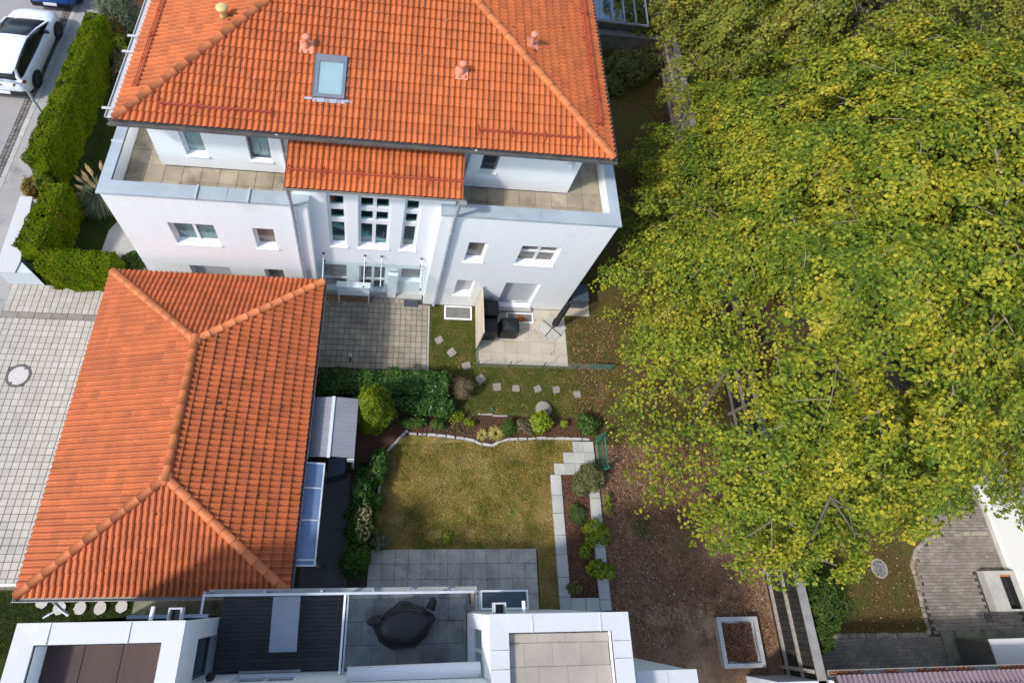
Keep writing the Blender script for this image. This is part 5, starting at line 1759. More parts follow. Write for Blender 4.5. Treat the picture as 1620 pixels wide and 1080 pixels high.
for (x, y) in posts:
    part('post', MB().tube([(x, y, 0), (x, y, 0.66)], 0.018, 6), 'post_green', t)
mb = MB()
for (a, b) in zip(gx, gx[1:]):
    a, b = Vector((*a, 0)), Vector((*b, 0))
    L = (b - a).length
    nv = int(L / 0.1)
    for z in [0.04 + 0.11 * i for i in range(6)]:
        mb.tube([a + Vector((0, 0, z)), b + Vector((0, 0, z))], 0.003, 3, cap=False)
    for i in range(nv + 1):
        p = a.lerp(b, i / nv)
        mb.tube([p + Vector((0, 0, 0.03)), p + Vector((0, 0, 0.6))], 0.003, 3, cap=False)
part('wire_mesh', mb, 'wire_grey', t, kind='stuff')
part('screen_cloth', MB().box(7.5, 8.28, 6.985, 6.995, 0.03, 0.5), 'post_green', t)


def cushion_box(name, label, cat, x0, x1, y0, y1, h, bulge=0.03, taper=0.05):
    """A fabric cover sagging over a box: rounded shoulders and slightly flared hem."""
    vs, fs = [], []
    k = 8
    cx, cy, hx, hy = (x0 + x1) / 2, (y0 + y1) / 2, (x1 - x0) / 2, (y1 - y0) / 2
    lev = [(0.0, 1.0 + bulge), (0.25, 1.0), (0.6, 0.985), (0.86, 0.97), (0.95, 0.93), (1.0, 0.86)]
    n = 4 * k
    for (t, s) in lev:
        for q in range(n):
            a = 2 * math.pi * (q + 0.5) / n
            ex = 11
            e = (abs(math.cos(a)) ** ex + abs(math.sin(a)) ** ex) ** (-1 / ex)
            w = 1 + 0.012 * math.sin(q * 2.7 + t * 5)
            vs.append((cx + hx * s * e * math.cos(a) * w, cy + hy * s * e * math.sin(a) * w, h * t))
    for i in range(len(lev) - 1):
        for q in range(n):
            q2 = (q + 1) % n
            fs.append((i * n + q, i * n + q2, (i + 1) * n + q2, (i + 1) * n + q))
    o = len(vs)
    vs.append((cx, cy, h * 1.005))
    fs += [((len(lev) - 1) * n + q, (len(lev) - 1) * n + (q + 1) % n, o) for q in range(n)]
    solid(name, MB().add(vs, fs), 'black_cloth', label, cat, smooth=True)


cushion_box('cushion_box', 'tall black covered box against the villa wall behind the privacy screen', 'storage box', 3.56, 4.16, 8.42, 9.02, 1.05)
cushion_box('cushion_box', 'black covered box beside the privacy screen, nearer the lawn', 'storage box', 3.58, 4.14, 7.90, 8.40, 0.92)
cushion_box('covered_chair', 'square black covered garden chair alone on the patio by the light well', 'chair', 4.26, 4.94, 7.98, 8.52, 0.72)

t = thing('parasol', 'closed black parasol standing upright on four pale base slabs', 'parasol', (6.28, 8.43, 0))
for k in range(4):
    a = R(48 + 90 * k)
    c = Vector((6.28 + 0.275 * math.cos(a + R(45)) * 1.02, 8.43 + 0.275 * math.sin(a + R(45)) * 1.02, 0.055))
    mb = MB()
    q = [Vector((sx * 0.185, sy * 0.185, 0)) for sx, sy in ((-1, -1), (1, -1), (1, 1), (-1, 1))]
    rm = Matrix.Rotation(a, 3, 'Z')
    mb.hull8([c + rm @ p - Vector((0, 0, 0.035)) for p in q], [c + rm @ p for p in q])
    part('base_slab', mb, 'planter_slab', t)
mb = MB()
for a in (48, 138):
    d = Vector((math.cos(R(a)), math.sin(R(a)), 0)) * 0.42
    n_ = Vector((-d.y, d.x, 0)).normalized() * 0.02
    c = Vector((6.28, 8.43, 0.03))
    mb.hull8([c - d - n_, c + d - n_, c + d + n_, c - d + n_], [p + Vector((0, 0, 0.035)) for p in (c - d - n_, c + d - n_, c + d + n_, c - d + n_)])
part('base_cross', mb, 'iron', t)
part('pole', MB().tube([(6.28, 8.43, 0.05), (6.28, 8.43, 2.5)], 0.022, 8), 'iron', t)
vs, fs, n = [], [], 24
prof = [(0.30, 0.05), (0.4, 0.095), (0.7, 0.11), (1.0, 0.085), (1.3, 0.10), (1.7, 0.085), (1.78, 0.06), (1.86, 0.085), (2.2, 0.06), (2.45, 0.02)]
for (z, r) in prof:
    for k in range(n):
        a = 2 * math.pi * k / n
        rr = r * (1 + 0.22 * math.cos(8 * a + z))
        vs.append((6.28 + rr * math.cos(a), 8.43 + rr * math.sin(a), z))
for i in range(len(prof) - 1):
    for k in range(n):
        fs.append((i * n + k, i * n + (k + 1) % n, (i + 1) * n + (k + 1) % n, (i + 1) * n + k))
part('canopy', MB().add(vs, fs), 'black_cloth', t, True)
t = thing('storage_box', 'blue grey storage box on a slab round the corner of the villa', 'storage box', (7.25, 9.5, 0))
part('body', MB().box(6.95, 7.5, 9.25, 9.85, 0.04, 0.75), 'plastic_bin', t)
part('lid', MB().box(6.92, 7.53, 9.22, 9.88, 0.752, 0.80), 'plastic_bin', t)
part('slab', MB().box(6.75, 7.75, 8.95, 9.9, -0.02, 0.035), 'patio_slab', t)

# letterbox stand and door mat in the court
t = thing('letterbox_stand', 'white letterbox panel on two legs in front of the villa entrance', 'letterbox', (-0.89, 9.04, 0))
part('body', MB().box(-1.42, -0.36, 8.99, 9.13, 0.86, 1.56), 'plaster_cool', t)
mb = MB()
mb.box(-1.45, -0.33, 8.96, 9.16, 1.562, 1.61)
part('lid', mb, 'frame_white', t)
for x in (-1.42, -0.40):
    part('leg', MB().box(x, x + 0.045, 9.03, 9.08, 0, 0.858), 'frame_white', t)
solid('door_mat', MB().box(0.87, 1.38, 9.02, 9.27, 0.01, 0.03), 'mat_blue', 'dark door mat in front of the entrance door', 'mat')
t = thing('bollard_light', 'small dark bollard light between court and laurel hedge', 'lamp', (-0.84, 6.98, 0))
part('post', MB().tube([(-0.84, 6.98, 0), (-0.84, 6.98, 0.5)], 0.03, 8), 'iron', t)
part('head', MB().lathe((-0.84, 6.98, 0.5), [(0.04, 0), (0.06, 0.02), (0.06, 0.1), (0.02, 0.12)], 10), 'iron_plate', t)
t = thing('garden_gate', 'green wire mesh gate standing ajar by the stepped slabs', 'gate', (7.5, 4.0, 0))
mb = MB()
for z in (0.06, 0.9):
    mb.tube([(7.53, 3.56, z), (7.52, 4.5, z)], 0.016, 8)
for y in (3.56, 4.5):
    mb.tube([(7.525, y, 0.0), (7.525, y, 0.98)], 0.025, 8)
part('frame', mb, 'mesh_green', t, True)
mb = MB()
for i in range(19):
    y = 3.58 + i * 0.05
    mb.tube([(7.525, y, 0.07), (7.525, y, 0.89)], 0.003, 3, cap=False)
for i in range(16):
    z = 0.1 + i * 0.05
    mb.tube([(7.525, 3.57, z), (7.525, 4.49, z)], 0.003, 3, cap=False)
part('wire_mesh', mb, 'mesh_green', t, kind='stuff')
for y in (3.5, 4.56):
    part('post', MB().tube([(7.5, y, 0), (7.5, y, 1.05)], 0.028, 8), 'mesh_green', t)
solid('sprinkler', MB().lathe((3.98, 5.46, 0), [(0.02, 0), (0.02, 0.07), (0.05, 0.09), (0.03, 0.12)], 8), 'mesh_green', 'tiny green sprinkler head in the grass above the flower bed', 'sprinkler')
mb = MB()
mb.tube([(-8.30, -0.30, 0.04), (-8.16, -0.22, 0.05)], [0.02, 0.035], 8)
mb.tube([(-8.16, -0.22, 0.05), (-7.8, -0.02, 0.06)], 0.025, 8)
solid('folded_pole', mb, 'metal_light', 'white and grey folded pole lying across the pale flagstones', 'pole')
mb = MB()
mb.tube([(-12.0, 0.40, 2.1), (-8.2, 0.43, 2.3)], 0.03, 8)
mb.tube([(-11.9, 0.40, 0.0), (-11.9, 0.40, 2.1)], 0.03, 8)
solid('driveway_barrier', mb, 'frame_white', 'white horizontal bar from the garage corner across the end of the driveway', 'barrier')

# ------------------------------------------------------------------ street side
t = thing('garden_wall', 'low white rendered wall along the pavement at the driveway corner', 'wall', (-11.9, 10.6, 0))
mb = MB()
mb.prism([(-12.32, 11.95), (-12.0, 11.95), (-11.62, 9.62), (-11.1, 9.2), (-11.46, 9.2), (-12.18, 9.2)], 0, 0.94)
part('wall', mb, 'paint_wall_blue', t)
mb = MB()
mb.prism([(-12.35, 12.0), (-11.96, 12.0), (-11.58, 9.58), (-11.62, 9.17), (-12.22, 9.17)], 0.942, 0.99)
part('cap', mb, 'coping_white', t)
t = thing('street_lamp', 'grey street lamp pole with a curved arm between hedge and pavement', 'street lamp', (-12.72, 15.55, 0))
pts = [(-12.72, 15.55, 0), (-12.72, 15.55, 2.3)] + [(-12.72 - 0.5 * (1 - math.cos(a)), 15.55, 2.3 + 0.42 * math.sin(a)) for a in (0.4, 0.8, 1.2, 1.57)] + [(-14.2, 15.5, 2.74)]
mb = MB()
mb.tube(pts, 0.045, 10)
part('pole', mb, 'metal_zinc', t, True)
part('lamp_head', MB().box(-14.7, -14.15, 15.38, 15.62, 2.68, 2.80), 'metal_zinc', t)
solid('valve_cap', MB().lathe((-12.55, 11.75, 0.004), [(0.11, 0), (0.11, 0.012), (0.07, 0.014)], 16), 'iron', 'small round iron valve cap in the pavement by the white wall', 'valve cap')


def car(name, label, paint, cx, cy):
    """Compact hatchback seen from behind and above; nose towards +y."""
    t = thing(name, label, 'car', (cx, cy, 0))
    P = lambda x, y, z: (cx + x, cy + y, z)
    st = [(-2.10, 0.66, 0.42, 0.72), (-2.06, 0.80, 0.30, 0.92), (-1.80, 0.885, 0.22, 0.98), (-1.2, 0.905, 0.20, 0.98), (0.0, 0.90, 0.20, 0.94), (0.9, 0.90, 0.20, 0.93), (1.35, 0.895, 0.20, 0.90), (1.8, 0.84, 0.22, 0.80), (2.02, 0.70, 0.28, 0.70), (2.10, 0.50, 0.36, 0.60)]
    vs, fs = [], []
    ring = lambda y, w, zb, zt: [P(-w * 0.86, y, zb), P(-w, y, zb + 0.12), P(-w, y, zb + (zt - zb) * 0.55), P(-w * 0.985, y, zt - 0.12), P(-w * 0.90, y, zt - 0.02), P(-w * 0.55, y, zt + 0.025), P(0, y, zt + 0.035),
                                 P(w * 0.55, y, zt + 0.025), P(w * 0.90, y, zt - 0.02), P(w * 0.985, y, zt - 0.12), P(w, y, zb + (zt - zb) * 0.55), P(w, y, zb + 0.12), P(w * 0.86, y, zb)]
    for s in st:
        vs += ring(*s)
    n = 13
    for i in range(len(st) - 1):
        for k in range(n):
            k2 = (k + 1) % n
            fs.append((i * n + k, (i + 1) * n + k, (i + 1) * n + k2, i * n + k2))
    fs += [tuple(range(n)), tuple((len(st) - 1) * n + k for k in range(n - 1, -1, -1))]
    part('body', MB().add(vs, fs), paint, t, True)
    # glasshouse
    gh = [(-2.0, 0.70, 0.95, 0.60, 1.05), (-1.72, 0.78, 0.96, 0.64, 1.42), (-1.2, 0.80, 0.96, 0.64, 1.52), (-0.6, 0.81, 0.95, 0.65, 1.55), (-0.15, 0.81, 0.94, 0.63, 1.50), (0.45, 0.80, 0.93, 0.67, 1.26), (1.2, 0.76, 0.92, 0.72, 0.99)]
    vs, fs = [], []
    for (y, wb, zb, wt, zt) in gh:
        vs += [P(-wb, y, zb - 0.04), P(-(wb + wt) / 2 - 0.01, y, (zb + zt) / 2), P(-wt, y, zt - 0.02), P(-wt * 0.5, y, zt + 0.015), P(wt * 0.5, y, zt + 0.015), P(wt, y, zt - 0.02), P((wb + wt) / 2 + 0.01, y, (zb + zt) / 2), P(wb, y, zb - 0.04)]
    n = 8
    for i in range(len(gh) - 1):
        for k in range(n - 1):
            fs.append((i * n + k, (i + 1) * n + k, (i + 1) * n + k + 1, i * n + k + 1))
    fs += [tuple(range(n)), tuple((len(gh) - 1) * n + k for k in range(n))]
    part('side_window', MB().add(vs, fs), 'car_black', t, True)
    vs, fs = [], []
    for (y, w, z) in ((-1.80, 0.655, 1.425), (-1.72, 0.67, 1.45), (-1.2, 0.675, 1.535), (-0.65, 0.68, 1.565), (-0.28, 0.665, 1.535), (-0.18, 0.66, 1.515)):
        vs += [P(-w, y, z - 0.035), P(-w * 0.92, y, z), P(0, y, z + 0.022), P(w * 0.92, y, z), P(w, y, z - 0.035)]
    for i in range(5):
        for k in range(4):
            fs.append((i * 5 + k, (i + 1) * 5 + k, (i + 1) * 5 + k + 1, i * 5 + k + 1))
    rf = part('roof', MB().add(vs, fs), paint, t, True)
    part('aerial', MB().hull8([P(-0.02, -1.45, 1.51), P(0.02, -1.45, 1.51), P(0.02, -1.33, 1.53), P(-0.02, -1.33, 1.53)], [P(-0.005, -1.45, 1.58), P(0.005, -1.45, 1.58), P(0.005, -1.42, 1.58), P(-0.005, -1.42, 1.58)]), 'car_blue', rf)
    for s in (-1, 1):
        mb = MB()
        mb.tube([P(s * 0.66, -0.18, 1.49), P(s * 0.69, 0.45, 1.28), P(s * 0.765, 1.2, 0.98)], [0.035, 0.035, 0.04], 6)
        part('pillar', mb, paint, t, True)
        mb = MB()
        mb.tube([P(s * 0.655, -1.75, 1.42), P(s * 0.72, -1.95, 1.12), P(s * 0.80, -2.0, 0.98)], [0.05, 0.07, 0.06], 6)
        part('pillar', mb, paint, t, True)
        mb = MB().hull8([P(s * 0.84, 0.62, 0.98), P(s * 1.02, 0.58, 0.98), P(s * 1.02, 0.50, 0.98), P(s * 0.84, 0.52, 0.98)], [P(s * 0.85, 0.62, 1.10), P(s * 1.02, 0.58, 1.10), P(s * 1.02, 0.50, 1.10), P(s * 0.85, 0.52, 1.10)])
        part('mirror', mb, 'car_black', t)
        part('tail_light', MB().hull8([P(s * 0.45, -2.115, 0.78), P(s * 0.86, -1.93, 0.80), P(s * 0.86, -1.85, 0.80), P(s * 0.45, -2.05, 0.78)], [P(s * 0.50, -2.115, 0.90), P(s * 0.87, -1.93, 0.93), P(s * 0.87, -1.85, 0.93), P(s * 0.50, -2.05, 0.90)]), 'car_red', t)
        for yy in (0.35, -0.55):
            part('door_handle', MB().box(cx + s * 0.905 - 0.015, cx + s * 0.905 + 0.015, cy + yy - 0.1, cy + yy + 0.1, 0.80, 0.83), paint, t)
        for yy in (1.32, -1.32):
            arch = MB()
            w = MB()
            vs, fs, n = [], [], 24
            for (r, x) in ((0.20, 0.66), (0.33, 0.66), (0.345, 0.70), (0.345, 0.88), (0.33, 0.925), (0.20, 0.925)):
                vs += [P(s * x, yy + r * math.cos(2 * math.pi * k / n), 0.345 + r * math.sin(2 * math.pi * k / n)) for k in range(n)]
            for i in range(5):
                for k in range(n):
                    fs.append((i * n + k, i * n + (k + 1) % n, (i + 1) * n + (k + 1) % n, (i + 1) * n + k))
            wh = part('wheel', w.add(vs, fs), 'rubber', t)
            rm = MB()
            vs = [P(s * 0.915, yy, 0.345)]
            for k in range(20):
                r = 0.235 if k % 4 < 3 else 0.12
                vs.append(P(s * 0.93, yy + r * math.cos(2 * math.pi * k / 20), 0.345 + r * math.sin(2 * math.pi * k / 20)))
            part('rim', rm.add(vs, [(0, 1 + k, 1 + (k + 1) % 20) for k in range(20)]), 'rim', wh)
            n = 18
            vs = []
            for r in (0.395, 0.34):
                vs += [P(s * 0.909, yy + r * math.cos(math.pi * k / (n - 1)), 0.345 + r * math.sin(math.pi * k / (n - 1))) for k in range(n)]
            part('wheel_arch', MB().add(vs, [(k, k + 1, n + k + 1, n + k) for k in range(n - 1)]), 'car_black', t)
    part('spoiler', MB().hull8([P(-0.62, -1.98, 1.36), P(0.62, -1.98, 1.36), P(0.66, -1.70, 1.41), P(-0.66, -1.70, 1.41)], [P(-0.60, -1.98, 1.385), P(0.60, -1.98, 1.385), P(0.66, -1.70, 1.45), P(-0.66, -1.70, 1.45)]), paint, t)
    part('tail_bar', MB().hull8([P(-0.80, -2.09, 0.96), P(0.80, -2.09, 0.96), P(0.80, -1.95, 0.97), P(-0.80, -1.95, 0.97)], [P(-0.78, -2.09, 1.0), P(0.78, -2.09, 1.0), P(0.78, -1.95, 1.01), P(-0.78, -1.95, 1.01)]), paint, t)
    part('bumper', MB().hull8([P(-0.72, -2.16, 0.30), P(0.72, -2.16, 0.30), P(0.80, -1.98, 0.30), P(-0.80, -1.98, 0.30)], [P(-0.76, -2.15, 0.50), P(0.76, -2.15, 0.50), P(0.82, -1.98, 0.50), P(-0.82, -1.98, 0.50)]), 'car_black', t)
    part('number_plate', MB().hull8([P(-0.26, -2.19, 0.42), P(0.26, -2.19, 0.42), P(0.26, -2.16, 0.42), P(-0.26, -2.16, 0.42)], [P(-0.26, -2.17, 0.53), P(0.26, -2.17, 0.53), P(0.26, -2.14, 0.53), P(-0.26, -2.14, 0.53)]), 'plate', t)
    part('emblem', MB().box(cx - 0.06, cx + 0.06, cy - 2.115, cy - 2.09, 0.80, 0.86), 'rim', t)


car('parked_car', 'white hatchback with black glass parked at the kerb beside the hedge', 'car_white', -14.66, 18.95)
car('parked_car', 'blue car of which only the tail shows at the top edge', 'car_blue', -14.42, 23.75)
mb = MB()
mb.hull8([(-11.35, 21.4, 0), (-10.5, 21.2, 0), (-10.5, 22.6, 0), (-11.35, 22.8, 0)], [(-11.35, 21.4, 1.1), (-10.5, 21.2, 1.1), (-10.5, 22.6, 1.15), (-11.35, 22.8, 1.15)])
t = thing('wooden_box', 'rust orange wooden bin box between olive bush and villa roof', 'bin box', (-10.9, 21.9, 0))
part('body', mb, 'wood_rust', t)
part('hinge', MB().box(-11.0, -10.7, 22.0, 22.06, 1.13, 1.16), 'iron', t)
t = thing('flower_pot', 'terracotta flower pot with a leggy plant beside the villa', 'pot plant', (-10.95, 18.75, 0))
part('pot', MB().lathe((-10.95, 18.75, 0), [(0.12, 0), (0.2, 0.32), (0.22, 0.34), (0.18, 0.34), (0.16, 0.24)], 18), 'terracotta', t, True)
POT = t


# ------------------------------------------------------------------ vegetation
def sphere_pts(n, c, r, top=-1.0, rough=0.0, seed=0):
    """Points and outward normals on an ellipsoid (fraction above z = top in unit units), its surface lumpy."""
    u = rng.normal(0, 1, (n * 3, 3))
    u = unit(u)
    u = u[u[:, 2] > top][:n]
    r = np.array(r)
    k = 1 + rough * (np.sin(u[:, 0] * 5 + seed) * np.sin(u[:, 1] * 6 + 2 * seed) + 0.6 * np.sin(u[:, 2] * 9 + seed) * np.sin(u[:, 0] * 11))
    return np.array(c) + u * r * k[:, None], unit(u / r)


def core_ball(c, r, rough=0.05):
    mb = MB()
    vs, fs, n, m = [], [], 14, 9
    for i in range(m + 1):
        ph = math.pi * i / m
        for k in range(n):
            a = 2 * math.pi * k / n
            q = 1 + rough * math.sin(3 * a + i)
            vs.append((c[0] + r[0] * q * math.sin(ph) * math.cos(a), c[1] + r[1] * q * math.sin(ph) * math.sin(a), c[2] + r[2] * math.cos(ph)))
    fs = [(i * n + k, (i + 1) * n + k, (i + 1) * n + (k + 1) % n, i * n + (k + 1) % n) for i in range(m) for k in range(n)]
    return mb.add(vs, fs)


def shrub(name, label, cat, lobes, n, size, mat, core='hedge_core', ratio=0.6, jit=0.6, depth=0.25, group=None, twigs=0):
    """Leaves over one or more ellipsoid lobes ((centre, radii)), some inside, on dark inner twigs."""
    (c0, r0) = lobes[0]
    if len(lobes) == 1 and r0[0] > 0.15:
        a0 = random.uniform(0, 6.28)
        lobes = [((c0[0], c0[1], c0[2] * 0.95), tuple(x * 0.80 for x in r0))] + [((c0[0] + r0[0] * 0.5 * math.cos(a0 + k * 1.45), c0[1] + r0[1] * 0.5 * math.sin(a0 + k * 1.45), c0[2] * random.uniform(0.75, 1.25)), tuple(x * random.uniform(0.4, 0.62) for x in r0)) for k in range(4)]
    t = thing(name, label, cat, (c0[0], c0[1], 0), group)
    Cs, Ns = [], []
    tot = sum(r[0] * r[1] + r[0] * r[2] for _, r in lobes)
    for i, (c, r) in enumerate(lobes):
        k = int(n * (r[0] * r[1] + r[0] * r[2]) / tot)
        C, N = sphere_pts(k, c, r, -0.55, 0.17, i * 1.7 + c[0] * 3)
        C = C - N * (np.array(r).mean() * depth * rng.random((len(C), 1)) ** 1.6)
        Cs.append(C)
        Ns.append(N + np.array([0, 0, 0.5]))
    C, N = np.concatenate(Cs), np.concatenate(Ns)
    k = C[:, 2] > 0.02
    V, F = leaf_quads(C[k], N[k], size, ratio, jit)
    link('foliage', np_mesh('foliage', V, F, mat), t)
    mb = MB()
    for i in range(7):
        a = 2 * math.pi * i / 7
        c, r = lobes[i % len(lobes)]
        mb.tube([(c0[0], c0[1], 0), (c[0] + r[0] * 0.3 * math.cos(a), c[1] + r[1] * 0.3 * math.sin(a), c[2] * 0.7), (c[0] + r[0] * 0.85 * math.cos(a), c[1] + r[1] * 0.85 * math.sin(a), c[2] + r[2] * 0.4)], [0.02, 0.013, 0.005], 5)
    part('branches', mb, 'twig', t)
    if core:
        mb = MB()
        for c, r in lobes:
            mb.v, mb.f, mb.m = (lambda q: (mb.v + q.v, mb.f + [tuple(x + len(mb.v) for x in f) for f in q.f], mb.m + q.m))(core_ball((c[0], c[1], c[2]), [x * 0.74 for x in r]))
        part('inner_twigs', mb, core, t, True)
    return t


def hedge(name, label, path, w, h, mat, n, size, group=None, ratio=0.45, jit=0.35, rough=0.05, top_round=0.14, core='hedge_core'):
    """A clipped hedge along a polyline; leaf sprays on top and sides, facing out and up, over a solid twiggy core."""
    t = thing(name, label, 'hedge', (*path[len(path) // 2], 0), group)
    Cs, Ns = [], []
    segs = [(np.array(a), np.array(b)) for a, b in zip(path, path[1:])]
    per = sum(np.linalg.norm(b - a) for a, b in segs) * (2 * h + w) + 2 * w * h
    for si, (a, b) in enumerate(segs):
        L = np.linalg.norm(b - a)
        d = (b - a) / L
        nn = np.array([-d[1], d[0]])
        k = int(n * L * (2 * h + w) / per)
        s = rng.random(k) * L
        q = rng.random(k) * (2 * h + w)
        side = np.where(q < h, -1, np.where(q < 2 * h, 1, 0))
        zz = np.where(side == 0, h, np.where(q < h, q, q - h))
        off = np.where(side == 0, (q - 2 * h) - w / 2, side * w / 2)
        lump = rough * (np.sin(s * 2.3 + zz * 3.1 + si) * np.sin(s * 5.1 + off * 7) + 0.8 * np.sin(s * 9.7 + zz * 8.3) * np.sin(zz * 11 + s * 3))
        rnd = np.where(side != 0, np.maximum(0, zz - (h - top_round)) / top_round, 0)
        offs = off + side * (lump - 0.06 * rnd)
        z = np.where(side == 0, h + lump * 0.8 - 0.05 * (np.abs(off) > w / 2 - 0.1), zz)
        dep = rng.random(k) ** 2 * 0.10
        offs = offs - side * dep
        z = z - (side == 0) * dep
        Cs.append(np.stack([a[0] + d[0] * s + nn[0] * offs, a[1] + d[1] * s + nn[1] * offs, z], 1))
        Ns.append(np.stack([nn[0] * side, nn[1] * side, np.where(side == 0, 1.0, 0.35)], 1))
    for (p, sgn, dd) in ((segs[0][0], -1, segs[0]), (segs[-1][1], 1, segs[-1])):
        d = (dd[1] - dd[0]) / np.linalg.norm(dd[1] - dd[0])
        nn = np.array([-d[1], d[0]])
        k = int(n * w * h / per)
        o = rng.uniform(-w / 2, w / 2, k)
        z = rng.uniform(0.03, h, k)
        e = sgn * (0.02 + rough * np.sin(o * 7 + z * 6))
        Cs.append(np.stack([p[0] + nn[0] * o + d[0] * e, p[1] + nn[1] * o + d[1] * e, z], 1))
        Ns.append(np.stack([np.full(k, d[0] * sgn), np.full(k, d[1] * sgn), np.full(k, 0.35)], 1))
    C, N = np.concatenate(Cs), np.concatenate(Ns)
    V, F = leaf_quads(C, N, size, ratio, jit)
    link('foliage', np_mesh('foliage', V, F, mat), t)
    mb = MB()
    for a, b in segs:
        L = np.linalg.norm(b - a)
        d = (b - a) / L
        nn = np.array([-d[1], d[0]]) * (w / 2 - 0.11)
        a2, b2 = a - d * (w * 0.5 if a is not segs[0][0] else -0.1), b + d * (w * 0.0 if b is not segs[-1][1] else -0.1)
        mb.prism([tuple(a2 - nn), tuple(b2 - nn), tuple(b2 + nn), tuple(a2 + nn)], 0.0, h - 0.1)
    part('inner_twigs', mb, core, t)
    return t


# clipped thuja hedges along the street
hedge('hedge', 'long clipped conifer hedge between the pavement and the villa garden', [(-11.80, 12.9), (-11.70, 16.2), (-11.66, 19.7)], 0.74, 2.1, 'leaf_thuja', 44000, 0.088)
hedge('hedge', 'short rounded conifer hedge standing above the white wall, running towards the street', [(-11.15, 9.75), (-10.98, 11.2), (-10.95, 12.1)], 0.8, 1.85, 'leaf_thuja', 16000, 0.088)
hedge('hedge', 'short clipped conifer hedge beside the garage at the end of the driveway', [(-10.75, 9.42), (-8.55, 9.42)], 0.72, 1.72, 'leaf_thuja', 15000, 0.088)
shrub('conifer', 'rounded conifer with browned foliage at the corner of the long hedge', 'conifer', [((-12.2, 12.5, 0.7), (0.38, 0.42, 0.72))], 3000, 0.08, 'leaf_brownconifer', ratio=0.4)
shrub('conifer', 'bright yellow green conifer tuft between the two clipped hedges', 'conifer', [((-11.75, 12.55, 1.0), (0.32, 0.32, 0.75))], 1800, 0.08, 'leaf_gold_thuja', ratio=0.4)
shrub('conifer', 'browning conifer at the far end of the long hedge', 'conifer', [((-11.5, 20.15, 0.9), (0.5, 0.3, 0.9))], 2200, 0.09, 'leaf_brownconifer', ratio=0.4)
shrub('bush', 'round green bush by the garden path at the garage corner', 'bush', [((-8.35, 10.05, 0.45), (0.42, 0.36, 0.5))], 1500, 0.09, 'leaf_green')
shrub('olive_bush', 'grey green olive bush beyond the end of the long hedge', 'bush', [((-11.3, 20.75, 1.3), (0.85, 0.75, 1.3)), ((-11.5, 21.3, 1.5), (0.7, 0.6, 1.1))], 6500, 0.12, 'leaf_olive', ratio=0.34)
shrub('bush', 'yellow leaved bush between the olive bush and the villa', 'bush', [((-11.2, 19.6, 0.75), (0.28, 0.26, 0.4)), ((-11.0, 19.45, 0.5), (0.18, 0.16, 0.3))], 420, 0.11, 'leaf_lime', core=None)
shrub('bush', 'sparse brownish bush in the shade beside the flower pot', 'bush', [((-11.1, 19.15, 0.4), (0.45, 0.35, 0.4)), ((-10.9, 18.35, 0.4), (0.3, 0.42, 0.45))], 900, 0.10, 'leaf_drybush', core=None)
C, N = sphere_pts(260, (-10.95, 18.75, 0.55), (0.24, 0.24, 0.25), -0.6, 0.1)
V, F = leaf_quads(C, N, 0.1, 0.5, 0.6)
link('leaves', np_mesh('leaves', V, F, 'leaf_sage'), POT)

# pampas grass
t = thing('pampas_grass', 'pampas grass with pale plumes at the corner of the villa', 'ornamental grass', (-9.95, 12.45, 0))
n = 900
a = rng.uniform(0, 2 * math.pi, n)
V, F = [], []
for i in range(n):
    r, h = rng.uniform(0.35, 0.95), rng.uniform(0.5, 1.2)
    c, s = math.cos(a[i]), math.sin(a[i])
    px_, py_ = -s * 0.012, c * 0.012
    o = len(V)
    for q, (rr, zz, w) in enumerate(((0.06, 0, 1), (r * 0.4, h * 0.8, 1), (r, h * 0.55, 0.3))):
        V += [(-9.95 + c * rr - px_ * w, 12.45 + s * rr - py_ * w, zz), (-9.95 + c * rr + px_ * w, 12.45 + s * rr + py_ * w, zz)]
    F += [(o, o + 1, o + 3, o + 2), (o + 2, o + 3, o + 5, o + 4)]
link('blades', np_mesh('blades', np.array(V), np.array(F), 'leaf_olive'), t)
for i in range(15):
    a_, r = random.uniform(0, 6.28), random.uniform(0.1, 0.5)
    x, y, z = -9.98 + r * math.cos(a_), 12.5 + r * math.sin(a_), random.uniform(1.25, 1.6)
    lean = Vector((math.cos(a_) * 0.35, math.sin(a_) * 0.35, 1)).normalized()
    p = Vector((x, y, z))
    m_ = MB()
    m_.tube([p, p + lean * 0.12, p + lean * 0.26, p + lean * 0.42], [0.015, 0.06, 0.05, 0.008], 7)
    pl = part('plume', m_, 'plume', t, True)
    k = MB()
    k.tube([(-9.95, 12.45, 0.1), p], 0.008, 4)
    part('stalk', k, 'plume', pl)

# laurel hedge in front of the court, variegated and dark
hedge('laurel_hedge', 'dark glossy laurel hedge between court and flower bed', [(-1.6, 5.95), (2.35, 6.02)], 0.75, 1.15, 'leaf_laurel', 13000, 0.105, ratio=0.45, jit=0.55, rough=0.10)
shrub('laurel', 'dark laurel bush spreading in front of the hedge beside the golden conifer', 'bush', [((1.55, 5.55, 0.45), (1.1, 0.42, 0.55)), ((2.3, 5.45, 0.35), (0.4, 0.4, 0.4))], 4200, 0.11, 'leaf_laurel', ratio=0.45)
shrub('dry_bush', 'round brown leafless bush at the end of the laurel hedge', 'bush', [((2.88, 6.02, 0.55), (0.42, 0.40, 0.55))], 4200, 0.07, 'leaf_drybush', core='twig_core', ratio=0.16, jit=0.9)

